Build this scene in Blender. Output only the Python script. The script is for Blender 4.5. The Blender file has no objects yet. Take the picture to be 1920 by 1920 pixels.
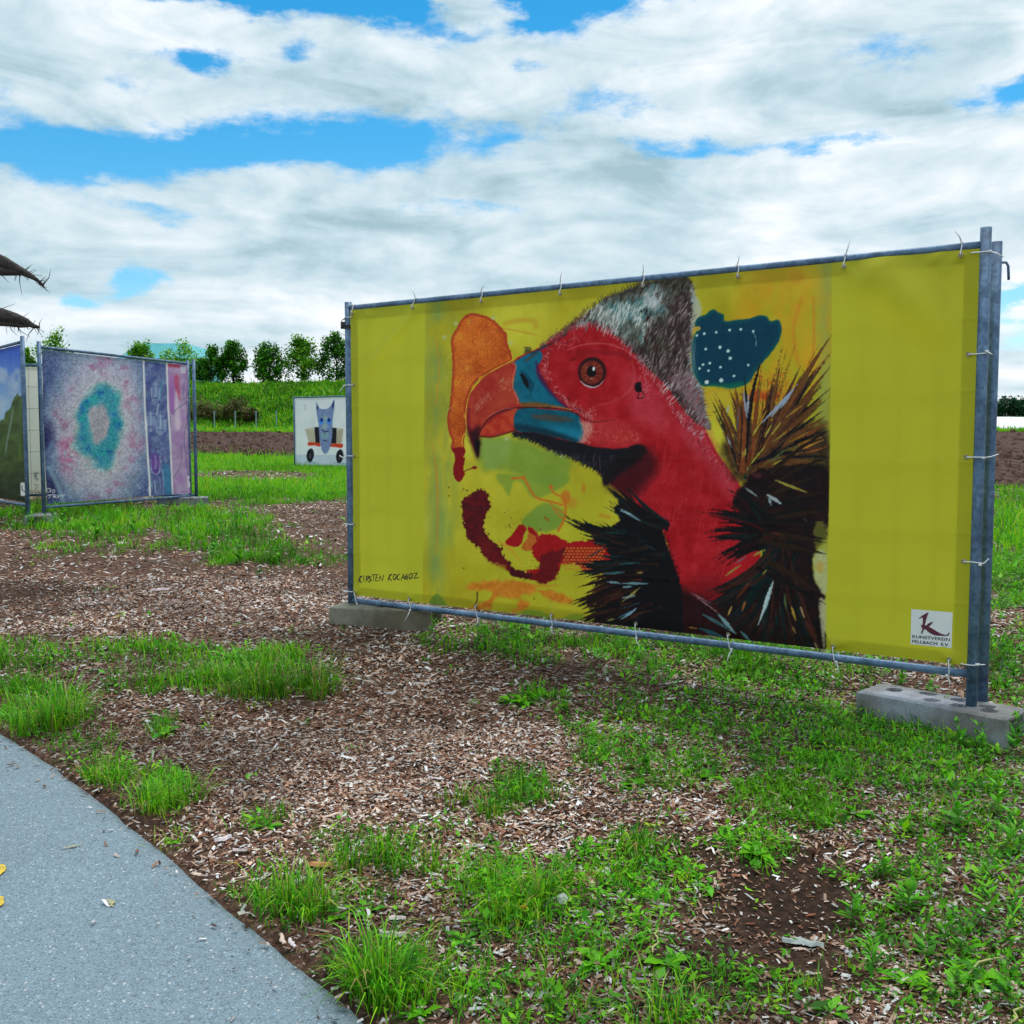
import bpy, math, random
import numpy as np
from mathutils import Vector, Matrix

# ------------------------------------------------------------------ scene / camera
scene = bpy.context.scene
COL = scene.collection
F = 1920.0; CX = CY = 960.0; HOR = 827.0; EYE = 1.35
PITCH = math.atan((CY - HOR) / F)
cp, sp = math.cos(PITCH), math.sin(PITCH)

cam = bpy.data.cameras.new('camera'); cam.sensor_width = 36.0; cam.sensor_fit = 'HORIZONTAL'
cam.lens = 36.0 * F / 1920.0; cam.clip_start = 0.05; cam.clip_end = 3000
camo = bpy.data.objects.new('camera', cam); COL.objects.link(camo)
camo.location = (0, 0, EYE); camo.rotation_euler = (math.pi / 2 - PITCH, 0, 0)
scene.camera = camo
scene.view_settings.view_transform = 'Standard'
scene.view_settings.look = 'None'
scene.view_settings.exposure = 0.88
scene.view_settings.gamma = 1.0
scene.render.resolution_x = scene.render.resolution_y = 1024

SUN_AZ = math.radians(28)      # from +Y towards +X : the sun stands beyond the banner
SUN_EL = math.radians(70)

# ------------------------------------------------------------------ world
world = bpy.data.worlds.new('World'); scene.world = world; world.use_nodes = True
def build_world():
    nt = world.node_tree; N = nt.nodes; L = nt.links
    for n in list(N): N.remove(n)
    def add(t, **kw):
        n = N.new(t)
        for k, v in kw.items(): setattr(n, k, v)
        return n
    def m(op, a, b=None, c=None, clamp=False):
        n = add('ShaderNodeMath', operation=op); n.use_clamp = clamp
        for i, v in enumerate((a, b, c)):
            if v is None: continue
            if isinstance(v, (int, float)): n.inputs[i].default_value = v
            else: L.new(v, n.inputs[i])
        return n.outputs[0]
    sky = add('ShaderNodeTexSky', sky_type='NISHITA'); sky.sun_disc = False
    sky.sun_elevation = SUN_EL; sky.sun_rotation = SUN_AZ
    sky.air_density = 1.0; sky.dust_density = 0.3; sky.ozone_density = 2.0
    hs = add('ShaderNodeHueSaturation'); hs.inputs['Saturation'].default_value = 1.5; hs.inputs['Hue'].default_value = 0.485
    hs.inputs['Value'].default_value = 0.082
    L.new(sky.outputs[0], hs.inputs['Color'])
    geo = add('ShaderNodeTexCoord')
    sep = add('ShaderNodeSeparateXYZ'); L.new(geo.outputs['Generated'], sep.inputs[0])
    X, Y, Z = sep.outputs
    az = m('ARCTAN2', X, Y)
    el = m('ARCSINE', m('MAXIMUM', m('MINIMUM', Z, 1.0), -1.0))
    # cloud-plane coordinates: streets of cloud that flatten towards the horizon
    den = m('ADD', m('MAXIMUM', Z, 0.0), 0.16)
    px = m('DIVIDE', X, den); py = m('DIVIDE', Y, den)
    def vec(x, y, z=0.0):
        c = add('ShaderNodeCombineXYZ')
        for i, v in enumerate((x, y, z)):
            if isinstance(v, (int, float)): c.inputs[i].default_value = v
            else: L.new(v, c.inputs[i])
        return c.outputs[0]
    def noise(v, scale, detail=8, rough=0.55, dist=0.0, lac=2.0):
        n = add('ShaderNodeTexNoise'); n.inputs['Scale'].default_value = scale
        n.inputs['Detail'].default_value = detail; n.inputs['Roughness'].default_value = rough
        n.inputs['Distortion'].default_value = dist; n.inputs['Lacunarity'].default_value = lac
        L.new(v, n.inputs['Vector']); return n.outputs['Fac'], n.outputs['Color']
    pv = vec(px, m('MULTIPLY', py, 1.0), 3.7)
    av = vec(az, m('MULTIPLY', el, 2.4), 1.3)
    wf, wc = noise(av, 9.0, 7, 0.6)
    wsep = add('ShaderNodeSeparateXYZ'); L.new(wc, wsep.inputs[0])
    azw = m('ADD', az, m('MULTIPLY', m('SUBTRACT', wsep.outputs[0], 0.5), 0.16))
    elw = m('ADD', el, m('MULTIPLY', m('SUBTRACT', wsep.outputs[1], 0.5), 0.055))
    # gaps of blue: photo pixel centre, half sizes, strength
    gaps = [(480, 0, 200, 36, 1.1), (740, 42, 90, 36, 1.25), (1100, 10, 140, 50, 1.5), (395, 135, 75, 28, .75),
            (270, 185, 50, 14, .3), (120, 300, 210, 46, .9), (420, 290, 190, 40, .8), (690, 280, 150, 44, 1.15),
            (930, 268, 110, 26, .45), (1120, 215, 80, 26, .4), (1880, 185, 90, 24, .8), (1250, 285, 110, 14, .5),
            (1520, 283, 200, 12, .5), (255, 525, 52, 40, .75), (150, 572, 50, 18, .7), (1905, 565, 45, 40, .9),
            (1895, 640, 40, 22, .5), (1010, 140, 40, 16, .4), (1650, 120, 70, 26, .45), (560, 120, 60, 22, .4), (860, 95, 70, 22, .5), (30, 200, 60, 20, .35), (900, 395, 160, 14, .3), (320, 410, 120, 18, .35), (1000, 65, 60, 26, .6), (300, 10, 70, 20, .6), (-260, 240, 200, 60, .8), (2250, 90, 220, 60, .8)]
    tot = None
    for (gx, gy, sx, sy, st) in gaps:
        a0 = math.atan((gx - CX) / F); e0 = math.atan((HOR - gy) / F * math.cos(a0))
        dx = m('DIVIDE', m('SUBTRACT', azw, a0), sx / F * 0.92)
        dy = m('DIVIDE', m('SUBTRACT', elw, e0), sy / F * 0.95)
        g = m('MULTIPLY', m('EXPONENT', m('MULTIPLY', m('ADD', m('MULTIPLY', dx, dx), m('MULTIPLY', dy, dy)), -1.0)), st)
        tot = g if tot is None else m('ADD', tot, g)
    # scattered gaps over the whole dome
    n1, _ = noise(pv, 0.9, 6, 0.55, 0.3)
    gen = m('MULTIPLY', m('SUBTRACT', n1, 0.60), 5.0, clamp=True)
    back = m('SUBTRACT', 1.0, m('MULTIPLY', m('SUBTRACT', Y, 0.55), 4.0, clamp=True), clamp=True)
    tot = m('ADD', tot, m('MULTIPLY', gen, back))
    nf, _ = noise(vec(az, m('MULTIPLY', el, 2.0), 7.1), 26.0, 7, 0.62)
    gapv = m('ADD', tot, m('MULTIPLY', m('SUBTRACT', nf, 0.5), 1.05))
    mr = add('ShaderNodeMapRange', interpolation_type='SMOOTHSTEP')
    L.new(gapv, mr.inputs[0]); mr.inputs[1].default_value = 0.12; mr.inputs[2].default_value = 0.68
    gap = mr.outputs[0]
    # cloud brightness: broad bands plus billows
    b1, _ = noise(pv, 1.15, 7, 0.55, 0.5)
    b2, _ = noise(vec(az, m('MULTIPLY', el, 3.0), 4.4), 6.0, 11, 0.56, 0.7)
    b3, _ = noise(vec(az, m('MULTIPLY', el, 1.6), 9.4), 22.0, 6, 0.6, 0.2)
    br = m('ADD', m('ADD', m('MULTIPLY', b1, 0.42), m('MULTIPLY', b2, 0.54)), m('MULTIPLY', b3, 0.16))
    # small dark scud low down keeps the streaky look
    b4, _ = noise(vec(m('MULTIPLY', az, 1.0), m('MULTIPLY', el, 9.0), 2.2), 4.0, 8, 0.6, 0.2)
    lowm = m('SUBTRACT', 1.0, m('MULTIPLY', el, 5.0), clamp=True)
    br = m('ADD', br, m('MULTIPLY', m('MULTIPLY', m('SUBTRACT', b4, 0.5), 0.6), lowm))
    br = m('ADD', br, m('MULTIPLY', lowm, 0.05))
    ramp = add('ShaderNodeValToRGB'); r = ramp.color_ramp
    r.elements[0].position = 0.43; r.elements[0].color = (0.215, 0.310, 0.350, 1)
    r.elements[1].position = 0.70; r.elements[1].color = (0.580, 0.595, 0.615, 1)
    e = r.elements.new(0.51); e.color = (0.315, 0.405, 0.450, 1)
    e = r.elements.new(0.60); e.color = (0.440, 0.495, 0.528, 1)
    L.new(br, ramp.inputs[0])
    mix = add('ShaderNodeMix', data_type='RGBA'); L.new(gap, mix.inputs['Factor'])
    L.new(ramp.outputs[0], mix.inputs['A']); L.new(hs.outputs[0], mix.inputs['B'])
    bg = add('ShaderNodeBackground'); bg.inputs['Strength'].default_value = 1.0
    L.new(mix.outputs['Result'], bg.inputs['Color'])
    out = add('ShaderNodeOutputWorld'); L.new(bg.outputs[0], out.inputs[0])
build_world()

sun = bpy.data.lights.new('sun', 'SUN'); sun.energy = 1.5; sun.angle = math.radians(40); sun.color = (1.0, 0.95, 0.87)
suno = bpy.data.objects.new('sun', sun); COL.objects.link(suno)
sd = Vector((math.sin(SUN_AZ) * math.cos(SUN_EL), math.cos(SUN_AZ) * math.cos(SUN_EL), math.sin(SUN_EL)))
suno.rotation_euler = sd.to_track_quat('Z', 'Y').to_euler(); suno.location = (8, 14, 20)

# ------------------------------------------------------------------ geometry of the photograph -> place
def proj(x, y, z):
    z = z - EYE; d = y * cp - z * sp; v = y * sp + z * cp
    return CX + F * x / d, CY - F * v / d
def ray(px, py):
    a = (px - CX) / F; b = (CY - py) / F
    return np.array([a, cp + b * sp, -sp + b * cp])
def at_z(px, py, z):
    r = ray(px, py); return r * ((z - EYE) / r[2]) + np.array([0, 0, EYE])
def at_y(px, py, y):
    r = ray(px, py); return r * (y / r[1]) + np.array([0, 0, EYE])

RS = np.random.RandomState(11)
_T = np.random.RandomState(5).rand(512, 512)
def vnoise(x, y, seed=0):
    ix = np.floor(x).astype(np.int64); iy = np.floor(y).astype(np.int64)
    fx = x - ix; fy = y - iy; fx = fx * fx * (3 - 2 * fx); fy = fy * fy * (3 - 2 * fy)
    ix = ix + seed * 37; iy = iy + seed * 91
    a = _T[ix & 511, iy & 511]; b = _T[(ix + 1) & 511, iy & 511]
    c = _T[ix & 511, (iy + 1) & 511]; d = _T[(ix + 1) & 511, (iy + 1) & 511]
    return (a + (b - a) * fx) * (1 - fy) + (c + (d - c) * fx) * fy
def fbm(x, y, s, seed=0, o=4, g=0.5):
    x = np.asarray(x, float) / s; y = np.asarray(y, float) / s
    t = 0; a = 1; n = 0
    for k in range(o):
        t = t + a * vnoise(x + k * 7.3, y + k * 3.1, seed + k); n += a; a *= g; x = x * 2.03; y = y * 2.03
    return t / n

def lin(c):
    c = np.asarray(c, float) / 255.0
    return np.where(c <= 0.04045, c / 12.92, ((c + 0.055) / 1.055) ** 2.4)

# terrain profile (metres ahead -> height), read from the feet of the panels and the field edges
_TY = [-60, -10, 0, 2.2, 4.1, 5.9, 8.5, 11, 13.5, 20, 28, 36, 45, 60, 75, 100, 130, 180, 260, 420, 900]
_TZ = [-2.2, -.5, -.09, .045, .160, .278, .395, .475, .53, .62, .69, .78, 1.0, 1.5, 1.95, 2.95, 4.1, 5.6, 7.6, 8.5, 6.0]
def terr(x, y):
    return np.interp(y, _TY, _TZ)

def on_terr(px, py):
    c = at_z(px, py, .1)
    for _ in range(20): c = at_z(px, py, float(terr(c[0], c[1])) + .01)
    return (float(c[0]), float(c[1]))
_pe = [on_terr(*q) for q in ((690, 1920), (600, 1845), (500, 1765), (415, 1692), (330, 1620), (240, 1545), (150, 1472), (75, 1418), (0, 1370), (-90, 1318), (-190, 1266))]
EDGE = [(3.6, -3.8), (2.0, -1.3), (.75, .75), (.05, 1.65)] + _pe + [(_pe[-1][0] - 1.5, _pe[-1][1] + 1.1), (_pe[-1][0] - 5, _pe[-1][1] + 3.4), (_pe[-1][0] - 12, _pe[-1][1] + 7.5)]
_ex = np.array([p[0] for p in EDGE]); _ey = np.array([p[1] for p in EDGE])
def path_side(x, y):
    """signed distance to the path edge, negative on the asphalt"""
    x = np.asarray(x, float); y = np.asarray(y, float)
    best = np.full(x.shape, 1e9); sgn = np.ones(x.shape)
    for i in range(len(EDGE) - 1):
        ax, ay, bx, by = _ex[i], _ey[i], _ex[i + 1], _ey[i + 1]
        dx, dy = bx - ax, by - ay; t = np.clip(((x - ax) * dx + (y - ay) * dy) / (dx * dx + dy * dy), 0, 1)
        qx, qy = ax + t * dx - x, ay + t * dy - y; d = np.hypot(qx, qy)
        cr = dx * (y - ay) - dy * (x - ax)
        u = d < best; best = np.where(u, d, best); sgn = np.where(u, np.sign(-cr), sgn)
    return best * sgn
PATH_W = 3.2
def path_edge_wobble(x, y):
    return (fbm(x, y, .16, 61, 4) - .5) * .022

def gz(x, y):
    """top of the soil"""
    x = np.asarray(x, float); y = np.asarray(y, float)
    z = terr(x, y)
    near = np.clip((34 - y) / 20, 0, 1)
    b = (fbm(x, y, .9, 3, 4) - .5) * .075 * near + (fbm(x, y, .16, 8, 3) - .5) * .022 * np.clip((14 - y) / 8, 0, 1)
    pd = path_side(x, y)
    k = np.clip((pd - .02) / .45, 0, 1)
    on = np.clip((.02 - pd) / .06, 0, 1) * np.clip((pd + PATH_W + .3) / .2, 0, 1)
    return z + b * k - on * .05

# ------------------------------------------------------------------ mesh helpers
def link(o):
    COL.objects.link(o); return o
def mesh_from(name, V, Fc, mats, smooth=False, cols=None, mi=None):
    me = bpy.data.meshes.new(name)
    V = np.asarray(V, np.float32)
    if isinstance(Fc, np.ndarray):
        k = Fc.shape[1]; nf = len(Fc)
        me.vertices.add(len(V)); me.vertices.foreach_set('co', V.ravel())
        me.loops.add(nf * k); me.loops.foreach_set('vertex_index', Fc.astype(np.int32).ravel())
        me.polygons.add(nf); me.polygons.foreach_set('loop_start', (np.arange(nf) * k).astype(np.int32))
        me.update(calc_edges=True)
    else:
        me.from_pydata([tuple(v) for v in V.tolist()], [], Fc); me.update()
    if cols is not None:
        a = me.color_attributes.new('Col', 'FLOAT_COLOR', 'POINT')
        c = np.ones((len(V), 4), np.float32); c[:, :3] = cols; a.data.foreach_set('color', c.ravel())
    if not isinstance(mats, (list, tuple)): mats = [mats]
    for mm in mats: me.materials.append(mm)
    if mi is not None: me.polygons.foreach_set('material_index', np.asarray(mi, np.int32))
    if smooth: me.polygons.foreach_set('use_smooth', np.ones(len(me.polygons), bool))
    me.validate(); return me
WO = {}
def put(name, me, parent=None, origin=None, label=None, cat=None, group=None, kind=None):
    """link mesh `me` (world coordinates) as object; origin moved to `origin`"""
    o = bpy.data.objects.new(name, me); link(o)
    po = WO.get(parent.name, Vector((0, 0, 0))) if parent else Vector((0, 0, 0))
    if origin is None: origin = po if parent else Vector((0, 0, 0))
    origin = Vector(origin)
    if origin.length > 0: me.transform(Matrix.Translation(-origin))
    o.location = origin - po
    if parent: o.parent = parent
    WO[o.name] = origin
    tag(o, label, cat, group, kind); return o
def tag(o, label=None, cat=None, group=None, kind=None):
    if label: o['label'] = label
    if cat: o['category'] = cat
    if group: o['group'] = group
    if kind: o['kind'] = kind
    return o
def empty(name, loc, label=None, cat=None, group=None, rz=0.0):
    o = bpy.data.objects.new(name, None); link(o); o.location = loc; o.rotation_euler = (0, 0, rz)
    o.empty_display_size = .1; WO[o.name] = Vector(loc); tag(o, label, cat, group); return o
class MB:
    def __init__(s): s.V = []; s.F = []; s.C = []
    def add(s, V, Fc, col=None):
        b = len(s.V); s.V += [tuple(map(float, v)) for v in V]; s.F += [tuple(i + b for i in f) for f in Fc]
        if col is not None: s.C += [tuple(col)] * len(V)
    def tube(s, pts, rad, n=8, caps=True, col=None):
        pts = [np.array(p, float) for p in pts]
        if isinstance(rad, (int, float)): rad = [rad] * len(pts)
        V = []; up = None
        for i, p in enumerate(pts):
            t = pts[min(i + 1, len(pts) - 1)] - pts[max(i - 1, 0)]; t = t / (np.linalg.norm(t) + 1e-12)
            if up is None:
                a = np.array([0, 0, 1.]) if abs(t[2]) < .9 else np.array([1., 0, 0])
                u = np.cross(t, a)
            else: u = up - t * np.dot(up, t)
            u /= np.linalg.norm(u); up = u; w = np.cross(t, u)
            for k in range(n):
                a = 2 * math.pi * k / n; V.append(p + rad[i] * (math.cos(a) * u + math.sin(a) * w))
        Fc = []
        for i in range(len(pts) - 1):
            for k in range(n):
                Fc.append((i * n + k, i * n + (k + 1) % n, (i + 1) * n + (k + 1) % n, (i + 1) * n + k))
        if caps: Fc.append(tuple(range(n - 1, -1, -1))); Fc.append(tuple((len(pts) - 1) * n + k for k in range(n)))
        s.add(V, Fc, col)
    def box(s, c, ax, ay, az, col=None):
        c = np.array(c, float); ax, ay, az = (np.array(a, float) for a in (ax, ay, az))
        V = [c + i * ax + j * ay + k * az for k in (-1, 1) for j in (-1, 1) for i in (-1, 1)]
        s.add(V, [(0, 2, 3, 1), (4, 5, 7, 6), (0, 1, 5, 4), (2, 6, 7, 3), (0, 4, 6, 2), (1, 3, 7, 5)], col)
    def mesh(s, name, mat, smooth=False):
        return mesh_from(name, np.array(s.V), s.F, mat, smooth, np.array(s.C) if s.C else None)

# ------------------------------------------------------------------ materials
def new_mat(name):
    m = bpy.data.materials.new(name); m.use_nodes = True; nt = m.node_tree
    return m, nt, nt.nodes, nt.links, nt.nodes['Principled BSDF']
def coords(N, L, scale=1.0, kind='Object'):
    tc = N.new('ShaderNodeTexCoord'); return tc.outputs[kind]
def tnoise(N, L, v, scale, detail=5, rough=.55):
    n = N.new('ShaderNodeTexNoise'); n.inputs['Scale'].default_value = scale; n.inputs['Detail'].default_value = detail
    n.inputs['Roughness'].default_value = rough
    if v is not None: L.new(v, n.inputs['Vector'])
    return n
def ramp(N, L, fac, stops):
    r = N.new('ShaderNodeValToRGB'); cr = r.color_ramp
    while len(cr.elements) < len(stops): cr.elements.new(.5)
    for e, (p, c) in zip(cr.elements, stops): e.position = p; e.color = (*c, 1)
    L.new(fac, r.inputs[0]); return r.outputs[0]
def mixc(N, L, fac, a, b, mode='MIX'):
    n = N.new('ShaderNodeMix'); n.data_type = 'RGBA'; n.blend_type = mode
    for k, v in (('Factor', fac), ('A', a), ('B', b)):
        s = n.inputs[k]
        if isinstance(v, (int, float)): s.default_value = v
        elif isinstance(v, tuple): s.default_value = (*v, 1) if len(v) == 3 else v
        else: L.new(v, s)
    return n.outputs['Result']
def bump(N, L, h, dist, strength=1.0):
    b = N.new('ShaderNodeBump'); b.inputs['Distance'].default_value = dist; b.inputs['Strength'].default_value = strength
    L.new(h, b.inputs['Height']); return b.outputs[0]
M = {}
def simple(name, stops, scale, rough=.7, bscale=None, bdist=.002, metallic=0, detail=6, spec=.5):
    m, nt, N, L, P = new_mat(name); v = coords(N, L)
    n = tnoise(N, L, v, scale, detail); L.new(ramp(N, L, n.outputs[0], stops), P.inputs['Base Color'])
    P.inputs['Roughness'].default_value = rough; P.inputs['Metallic'].default_value = metallic
    P.inputs['Specular IOR Level'].default_value = spec
    if bscale: L.new(bump(N, L, tnoise(N, L, v, bscale, 4).outputs[0], bdist), P.inputs['Normal'])
    M[name] = m; return m
def vcol_mat(name, rough=.6, transl=0.0, jitter=0.0, jscale=60, spec=.3, bscale=None, bdist=.001):
    m, nt, N, L, P = new_mat(name)
    at = N.new('ShaderNodeVertexColor'); at.layer_name = 'Col'; c = at.outputs[0]
    v = coords(N, L)
    if jitter:
        n = tnoise(N, L, v, jscale, 3)
        k = ramp(N, L, n.outputs[0], [(.25, (1 - jitter,) * 3), (.75, (1 + jitter,) * 3)])
        c = mixc(N, L, 1.0, c, k, 'MULTIPLY')
    L.new(c, P.inputs['Base Color']); P.inputs['Roughness'].default_value = rough
    P.inputs['Specular IOR Level'].default_value = spec
    nrm = None
    if bscale:
        nrm = bump(N, L, tnoise(N, L, v, bscale, 4).outputs[0], bdist); L.new(nrm, P.inputs['Normal'])
    if transl:
        t = N.new('ShaderNodeBsdfTranslucent'); L.new(c, t.inputs['Color'])
        if nrm: L.new(nrm, t.inputs['Normal'])
        mx = N.new('ShaderNodeMixShader'); mx.inputs[0].default_value = transl
        L.new(P.outputs[0], mx.inputs[1]); L.new(t.outputs[0], mx.inputs[2])
        L.new(mx.outputs[0], N['Material Output'].inputs[0])
    M[name] = m; return m

# galvanised pipe: spangled zinc, bluish
def zinc():
    m, nt, N, L, P = new_mat('zinc'); v = coords(N, L)
    vo = N.new('ShaderNodeTexVoronoi'); vo.inputs['Scale'].default_value = 60; L.new(v, vo.inputs['Vector'])
    n = tnoise(N, L, v, 9, 6)
    a = ramp(N, L, n.outputs[0], [(.25, (.050, .092, .155)), (.5, (.092, .165, .275)), (.75, (.17, .27, .41))])
    b = ramp(N, L, vo.outputs['Color'], [(.2, (.75,) * 3), (.8, (1.2,) * 3)])
    L.new(mixc(N, L, 1.0, a, b, 'MULTIPLY'), P.inputs['Base Color'])
    P.inputs['Metallic'].default_value = .35; P.inputs['Roughness'].default_value = .5
    L.new(bump(N, L, n.outputs[0], .001), P.inputs['Normal']); M['zinc'] = m
zinc()
simple('plastic_white', [(.3, (.72, .74, .78)), (.7, (.86, .87, .9))], 30, .4)
simple('brass', [(.3, (.30, .26, .17)), (.7, (.5, .45, .33))], 50, .4, metallic=.7)
simple('black_rubber', [(.3, (.02, .02, .022)), (.7, (.04, .04, .045))], 40, .6)
def concrete(name, tone):
    m, nt, N, L, P = new_mat(name); v = coords(N, L)
    n = tnoise(N, L, v, 9, 8, .65); n2 = tnoise(N, L, v, 3.2, 5); n3 = tnoise(N, L, v, 140, 3)
    a = ramp(N, L, n.outputs[0], [(.3, tuple(.62 * t for t in tone)), (.55, tone), (.75, tuple(min(1, 1.25 * t) for t in tone))])
    st = ramp(N, L, n2.outputs[0], [(.42, (1, 1, 1)), (.60, (.50, .42, .32))])
    c = mixc(N, L, .8, a, st, 'MULTIPLY')
    L.new(mixc(N, L, .35, c, ramp(N, L, n3.outputs[0], [(.35, (.5,) * 3), (.7, (1.3,) * 3)]), 'MULTIPLY'), P.inputs['Base Color'])
    P.inputs['Roughness'].default_value = .9
    L.new(bump(N, L, n.outputs[0], .006), P.inputs['Normal']); M[name] = m
concrete('concrete', (.33, .36, .42)); concrete('concrete_brown', (.24, .23, .185))  # second tone is a darker, browner concrete
def wood_dark():
    m, nt, N, L, P = new_mat('bark'); v = coords(N, L)
    n = tnoise(N, L, v, 25, 6); L.new(ramp(N, L, n.outputs[0], [(.3, (.018, .016, .018)), (.7, (.075, .06, .055))]), P.inputs['Base Color'])
    P.inputs['Roughness'].default_value = .9; L.new(bump(N, L, n.outputs[0], .02), P.inputs['Normal']); M['bark'] = m
wood_dark()
vcol_mat('leaf', .5, .35, .12, 40, .25)
vcol_mat('grass_blade', .5, .35, .0, 40, .25)
vcol_mat('chip', .85, 0, .15, 300, .2)
vcol_mat('print', .55, 0, 0, 60, .25)

def banner_mat():
    """printed mesh vinyl: matt front, lets some of the light behind it through, fine weave"""
    m, nt, N, L, P = new_mat('banner_cloth')
    at = N.new('ShaderNodeVertexColor'); at.layer_name = 'Col'; c = at.outputs[0]; v = coords(N, L)
    n = tnoise(N, L, v, 2.2, 4)
    c = mixc(N, L, 1.0, c, ramp(N, L, n.outputs[0], [(.3, (.94,) * 3), (.7, (1.05,) * 3)]), 'MULTIPLY')
    nb = bump(N, L, tnoise(N, L, v, 700, 2).outputs[0], .0006, .5)
    L.new(c, P.inputs['Base Color']); P.inputs['Roughness'].default_value = .55
    P.inputs['Specular IOR Level'].default_value = .22; L.new(nb, P.inputs['Normal'])
    t = N.new('ShaderNodeBsdfTranslucent'); L.new(c, t.inputs['Color'])
    mx = N.new('ShaderNodeMixShader'); mx.inputs[0].default_value = .30
    L.new(P.outputs[0], mx.inputs[1]); L.new(t.outputs[0], mx.inputs[2])
    L.new(mx.outputs[0], N['Material Output'].inputs[0]); M['banner_cloth'] = m
banner_mat()

def ground_mat():
    m, nt, N, L, P = new_mat('soil'); v = coords(N, L)
    at = N.new('ShaderNodeVertexColor'); at.layer_name = 'Col'
    sep = N.new('ShaderNodeSeparateColor'); L.new(at.outputs[0], sep.inputs[0])
    n1 = tnoise(N, L, v, 2.2, 7, .6); n2 = tnoise(N, L, v, 38, 7, .7); n3 = tnoise(N, L, v, 120, 4)
    soil = ramp(N, L, n2.outputs[0], [(.3, (.014, .009, .007)), (.5, (.045, .026, .018)), (.7, (.105, .062, .043))])
    bark = ramp(N, L, n2.outputs[0], [(.32, (.028, .015, .011)), (.5, (.105, .058, .040)), (.62, (.20, .125, .095)), (.74, (.40, .34, .32))])
    c = mixc(N, L, sep.outputs[1], bark, soil)
    grass = ramp(N, L, n3.outputs[0], [(.3, (.02, .05, .008)), (.7, (.07, .17, .02))])
    c = mixc(N, L, sep.outputs[0], c, grass)
    c = mixc(N, L, 1.0, c, ramp(N, L, n1.outputs[0], [(.3, (.75,) * 3), (.7, (1.2,) * 3)]), 'MULTIPLY')
    L.new(c, P.inputs['Base Color']); P.inputs['Roughness'].default_value = .95
    P.inputs['Specular IOR Level'].default_value = .15
    L.new(bump(N, L, n2.outputs[0], .02), P.inputs['Normal']); M['soil'] = m
ground_mat()
def asphalt():
    m, nt, N, L, P = new_mat('asphalt'); v = coords(N, L)
    n1 = tnoise(N, L, v, 1.3, 6); n2 = tnoise(N, L, v, 55, 6, .7)
    vo = N.new('ShaderNodeTexVoronoi'); vo.inputs['Scale'].default_value = 230; L.new(v, vo.inputs['Vector'])
    vb = N.new('ShaderNodeTexVoronoi'); vb.inputs['Scale'].default_value = 85; L.new(v, vb.inputs['Vector'])
    a = ramp(N, L, n2.outputs[0], [(.3, (.165, .235, .295)), (.5, (.20, .28, .345)), (.72, (.235, .32, .39))])
    ag = ramp(N, L, vo.outputs['Color'], [(.10, (.40,) * 3), (.3, (.9,) * 3), (.7, (1.05,) * 3), (.84, (1.2,) * 3), (.93, (2.0,) * 3)])
    c = mixc(N, L, .75, a, ag, 'MULTIPLY')
    sx = N.new('ShaderNodeSeparateColor'); L.new(vb.outputs['Color'], sx.inputs[0])
    pick = N.new('ShaderNodeMath'); pick.operation = 'GREATER_THAN'; pick.inputs[1].default_value = .93; L.new(sx.outputs[0], pick.inputs[0])
    near = N.new('ShaderNodeMath'); near.operation = 'LESS_THAN'; near.inputs[1].default_value = .30; L.new(vb.outputs['Distance'], near.inputs[0])
    both = N.new('ShaderNodeMath'); both.operation = 'MULTIPLY'; L.new(pick.outputs[0], both.inputs[0]); L.new(near.outputs[0], both.inputs[1])
    c = mixc(N, L, both.outputs[0], c, (.50, .52, .54))
    c = mixc(N, L, 1.0, c, ramp(N, L, n1.outputs[0], [(.25, (.74, .73, .70)), (.5, (.97, .97, .96)), (.75, (1.12,) * 3)]), 'MULTIPLY')
    L.new(c, P.inputs['Base Color']); P.inputs['Roughness'].default_value = .82
    L.new(bump(N, L, vo.outputs['Distance'], .004), P.inputs['Normal']); M['asphalt'] = m
asphalt()
simple('field_soil', [(.28, (.026, .014, .012)), (.5, (.075, .041, .034)), (.72, (.17, .11, .09))], 6, .95, 18, .05, detail=9, spec=.1)
simple('clod', [(.28, (.035, .019, .015)), (.5, (.080, .046, .036)), (.72, (.17, .115, .095))], 9, .95, 40, .01, spec=.1)
simple('bank_grass', [(.3, (.02, .075, .006)), (.5, (.045, .15, .012)), (.72, (.10, .25, .02))], 1.6, .9, 5, .2, detail=9, spec=.1)
simple('yellow_paint', [(.35, (.38, .30, .05)), (.6, (.72, .50, .03))], 40, .7)
simple('turquoise_sheet', [(.3, (.05, .36, .42)), (.7, (.10, .50, .55))], .4, .5)
simple('pale_wall', [(.3, (.45, .5, .52)), (.7, (.6, .64, .66))], .4, .8)
simple('fleece', [(.3, (.62, .62, .68)), (.7, (.85, .84, .9))], .8, .7, 3, .1)
simple('dry_leaf', [(.3, (.22, .12, .05)), (.7, (.5, .33, .15))], 30, .8)

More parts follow.
